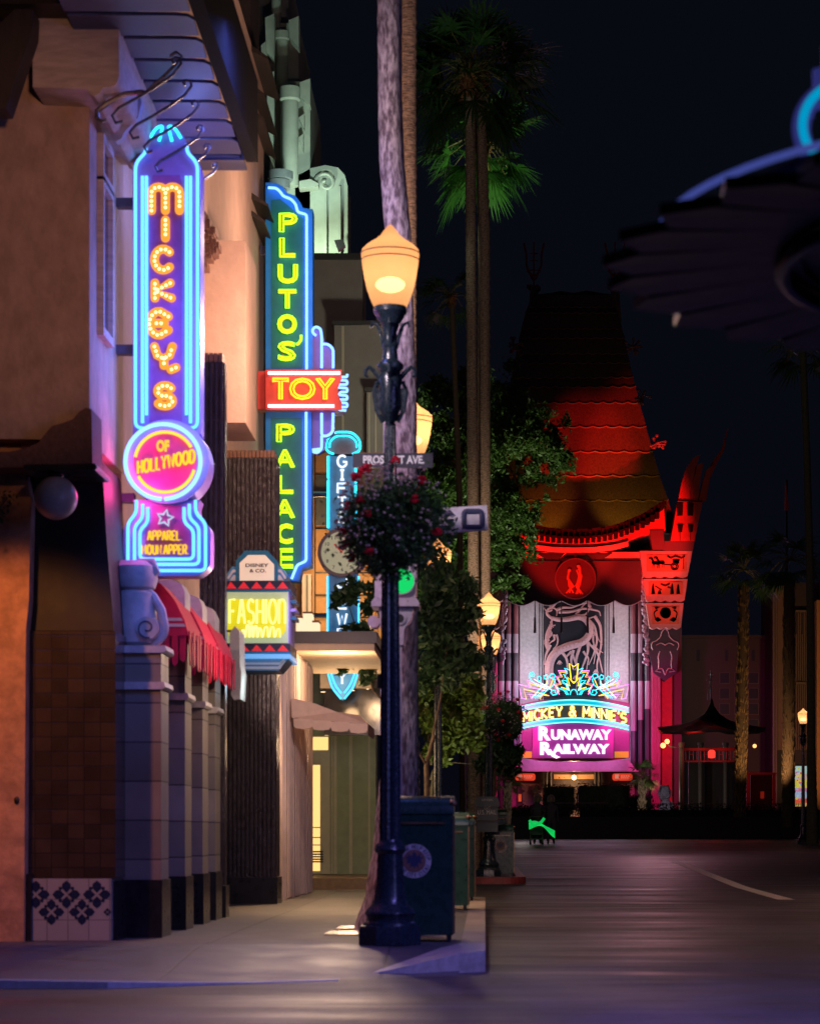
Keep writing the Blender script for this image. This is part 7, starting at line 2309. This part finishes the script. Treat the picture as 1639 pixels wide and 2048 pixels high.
# ================================================================ near kiosk canopy, right edge
m_kio = mat('kiosk_canopy', (.010, .011, .018), rough=.4, var=.3, scale=3, spec=.4)
m_kiorim = mat('kiosk_rim_metal', (.10, .14, .4), rough=.3, metal=.6, var=.2)
m_kiof = mat('kiosk_petal', (.012, .013, .020), rough=.38, var=.3, scale=3, spec=.4)
KX, KY, KZ, KR = 1.56, 6.2, 2.28, 1.20
T = thing('kiosk_canopy', (KX, KY, 0), 'dark round kiosk canopy with petal slats and a cyan neon ring', 'kiosk')
b = MB(); b.lathe([(.05, .10), (KR * .55, .09), (KR * .86, .03), (KR * .88, .01), (KR * .86, 0), (.05, 0)], (KX, KY, KZ), n=64); b.build('canopy_disc', m_kio, T)
for k in range(30):
    a = 2 * math.pi * k / 30
    b = MB()
    d = Vector((math.cos(a), math.sin(a), 0)); s_ = Vector((-math.sin(a), math.cos(a), 0))
    c_ = Vector((KX, KY, KZ + .012))
    p = [c_ + d * KR * .62 + s_ * .085, c_ + d * KR * .62 - s_ * .085, c_ + d * KR * .98 - s_ * .108 - Vector((0, 0, .03)), c_ + d * KR * 1.05 - Vector((0, 0, .032)), c_ + d * KR * .98 + s_ * .108 - Vector((0, 0, .03))]
    t = Vector((0, 0, .03)) if False else Vector((0, 0, -.028))
    vs = p + [x + t for x in p]
    b.add(vs, [(0, 1, 2, 3, 4), (9, 8, 7, 6, 5)] + [(i, i + 5, (i + 1) % 5 + 5, (i + 1) % 5) for i in range(5)])
    b.build('petal_slat', m_kiof, T)
b = MB(); b.tube([(KX + KR * .66 * math.cos(t), KY + KR * .66 * math.sin(t), KZ - .045) for t in [i * 2 * math.pi / 60 for i in range(60)]], .022, 8, closed=True); b.build('underside_ring', mat('ring_metal', (.05, .07, .12), rough=.35, metal=.6, var=.2), T)
b = MB(); b.tube([(KX + KR * .93 * math.cos(t), KY + KR * .93 * math.sin(t), KZ + .045) for t in [i * 2 * math.pi / 80 for i in range(80)]], .009, 6, closed=True); b.build('rim_glow_line', glow('faint_rim_glow', (.10, .14, .62), .42), T)  # added glow line, imitates blue light caught along the canopy's top rim
b = MB(); b.tube([(KX + KR * .80 * math.cos(t), KY + KR * .80 * math.sin(t), KZ + .075) for t in [i * 2 * math.pi / 80 for i in range(80)]], .016, 6, closed=True); b.build('rim_band', m_kiorim, T)
b = MB(); b.lathe([(.16, 0), (.16, KZ + .01)], (KX, KY, 0), n=20); b.build('post', m_kio, T)
b = MB(); b.lathe([(.9, -.14), (.9, .02), (.85, .06)], (KX, KY, .12 - .10), n=40); b.build('counter_base', m_kio, T)
rc = P(1700, 250, KY)
b = MB(); b.tube([(rc.x + M(96, KY) * math.cos(t), KY, rc.z + M(88, KY) * math.sin(t)) for t in [i * 2 * math.pi / 60 for i in range(60)]], .011, 8, closed=True); b.build('neon_ring', glow('kiosk_neon_cyan', (.0, .30, .55), 1.0), T)
b = MB(); b.tube([(rc.x + M(96, KY) * math.cos(t), KY + .03, rc.z + M(88, KY) * math.sin(t)) for t in [i * 2 * math.pi / 60 for i in range(60)]], .024, 8, closed=True)
b.tube([(rc.x, KY + .05, rc.z - M(88, KY)), (rc.x, KY + .05, KZ + .08)], .03, 8)
for (px, y0, y1, r) in ((1617, 190, 235, .012), (1640, 140, 215, .022), (1665, 90, 200, .03)):
    b.tube([P(px, y1, KY + .06), P(px, y0, KY + .06)], r, 10)
b.build('ring_frame', mat('violet_lit_frame', (.20, .20, .55), rough=.4, var=.1, emit=(.08, .09, .5), es=.25), T)  # purple light on the frame is put into its colour and faint glow

# ================================================================ street and shop light from out of view, plus added fills
# inferred street lamps and neon across the road; added fills and sign spill
lamp('corner_wall_flood', 'SPOT', (-1.6, 11.0, 4.7), 300, (1, .47, .27), .15, aim=(-3.3, 17.1, 5.0), spot=36, blend=.8)
lamp('pier_fill_flood', 'SPOT', (-2.6, 12.0, 2.6), 20, (1, .55, .36), .15, aim=(-2.9, 17.4, 1.6), spot=26, blend=.9)
lamp('arch_flood', 'SPOT', (-3.7, 15.0, 3.2), 190, (1, .34, .09), .1, aim=(-3.35, 17.3, 1.5), spot=56)
lamp('peach_wall_fill', 'POINT', (-1.35, 23.4, 5.6), 300, (1, .62, .45), .2)  # both points are added, boosting the warm light on the peach wall
lamp('peach_wall_fill', 'POINT', (-1.3, 27.5, 7.6), 170, (1, .62, .45), .2)
lamp('violet_ground_spill', 'SPOT', (2.2, 12.2, 5.2), 1300, (.27, .22, 1), .5, aim=(.6, 12.6, 0), spot=120, blend=1)  # added overhead spot standing in for neon spill on the ground
lamp('violet_neon_front', 'AREA', (5.5, 9.5, 3.4), 70, (.30, .32, 1), 2.5, aim=(-.4, 17.0, 1.8))
lamp('post_pale_fill', 'SPOT', (-2.1, 14.6, 5.0), 420, (1, .78, .92), .2, aim=(-.66, 18.2, 4.0), spot=52, blend=.8)  # added soft spot on lamp post and trunk, no lamp stands there
lamp('trunk_fill', 'SPOT', (-2.0, 16.4, 5.2), 300, (1, .76, .86), .2, aim=(-.75, 19.3, 6.0), spot=56, blend=.8)  # added spot to lighten the upper trunk
lamp('basket_fill', 'SPOT', (.9, 13.6, 4.2), 70, (1, .85, .85), .2, aim=(-.6, 16.9, 2.9), spot=26, blend=.8)
lamp('neon_spill_front', 'AREA', (-1.4, 17.75, 6.4), 34, (.14, .20, 1), .8, aim=(-2.8, 18.3, 4.5))
lamp('blue_spill_wall', 'AREA', (-1.9, 17.9, 4.4), 28, (.12, .20, 1), 1.2, aim=(-2.8, 18.3, 4.0))
lamp('canopy_blue_spill', 'POINT', (-2.3, 19.0, 5.8), 14, (.16, .26, 1), .15)
lamp('pillar_blue_spill', 'SPOT', (-1.9, 16.4, 3.4), 60, (.12, .22, 1), .2, aim=(-2.55, 17.95, 2.3), spot=44, blend=.9)
lamp('pink_spill_wall', 'POINT', (-2.55, 18.05, 3.35), 12, (1, .04, .30), .1)
lamp('awning_red_spill', 'POINT', (-1.7, 18.4, 2.9), 20, (1, .40, .60), .1)
lamp('pillar_warm_fill', 'POINT', (-1.4, 20.4, 2.3), 60, (1, .70, .48), .1)  # added warm fill for the pillars, no lamp hangs here
lamp('palm_trunk_fill', 'SPOT', (-.6, 45.5, 2.5), 1600, (1, .74, .52), .2, aim=(0, 50.3, 5.5), spot=50, blend=1)  # added spot to brighten the twin palm trunks
lamp('pink_lamp_spill', 'POINT', (2.5, 33, 3.6), 40, (1, .42, .45), .3)
lamp('road_warm_lamp', 'POINT', (7.0, 42, 4.4), 90, (1, .50, .42), .2)
lamp('road_far_lamp', 'POINT', (5.0, 72, 4.6), 330, (1, .45, .58), .2)
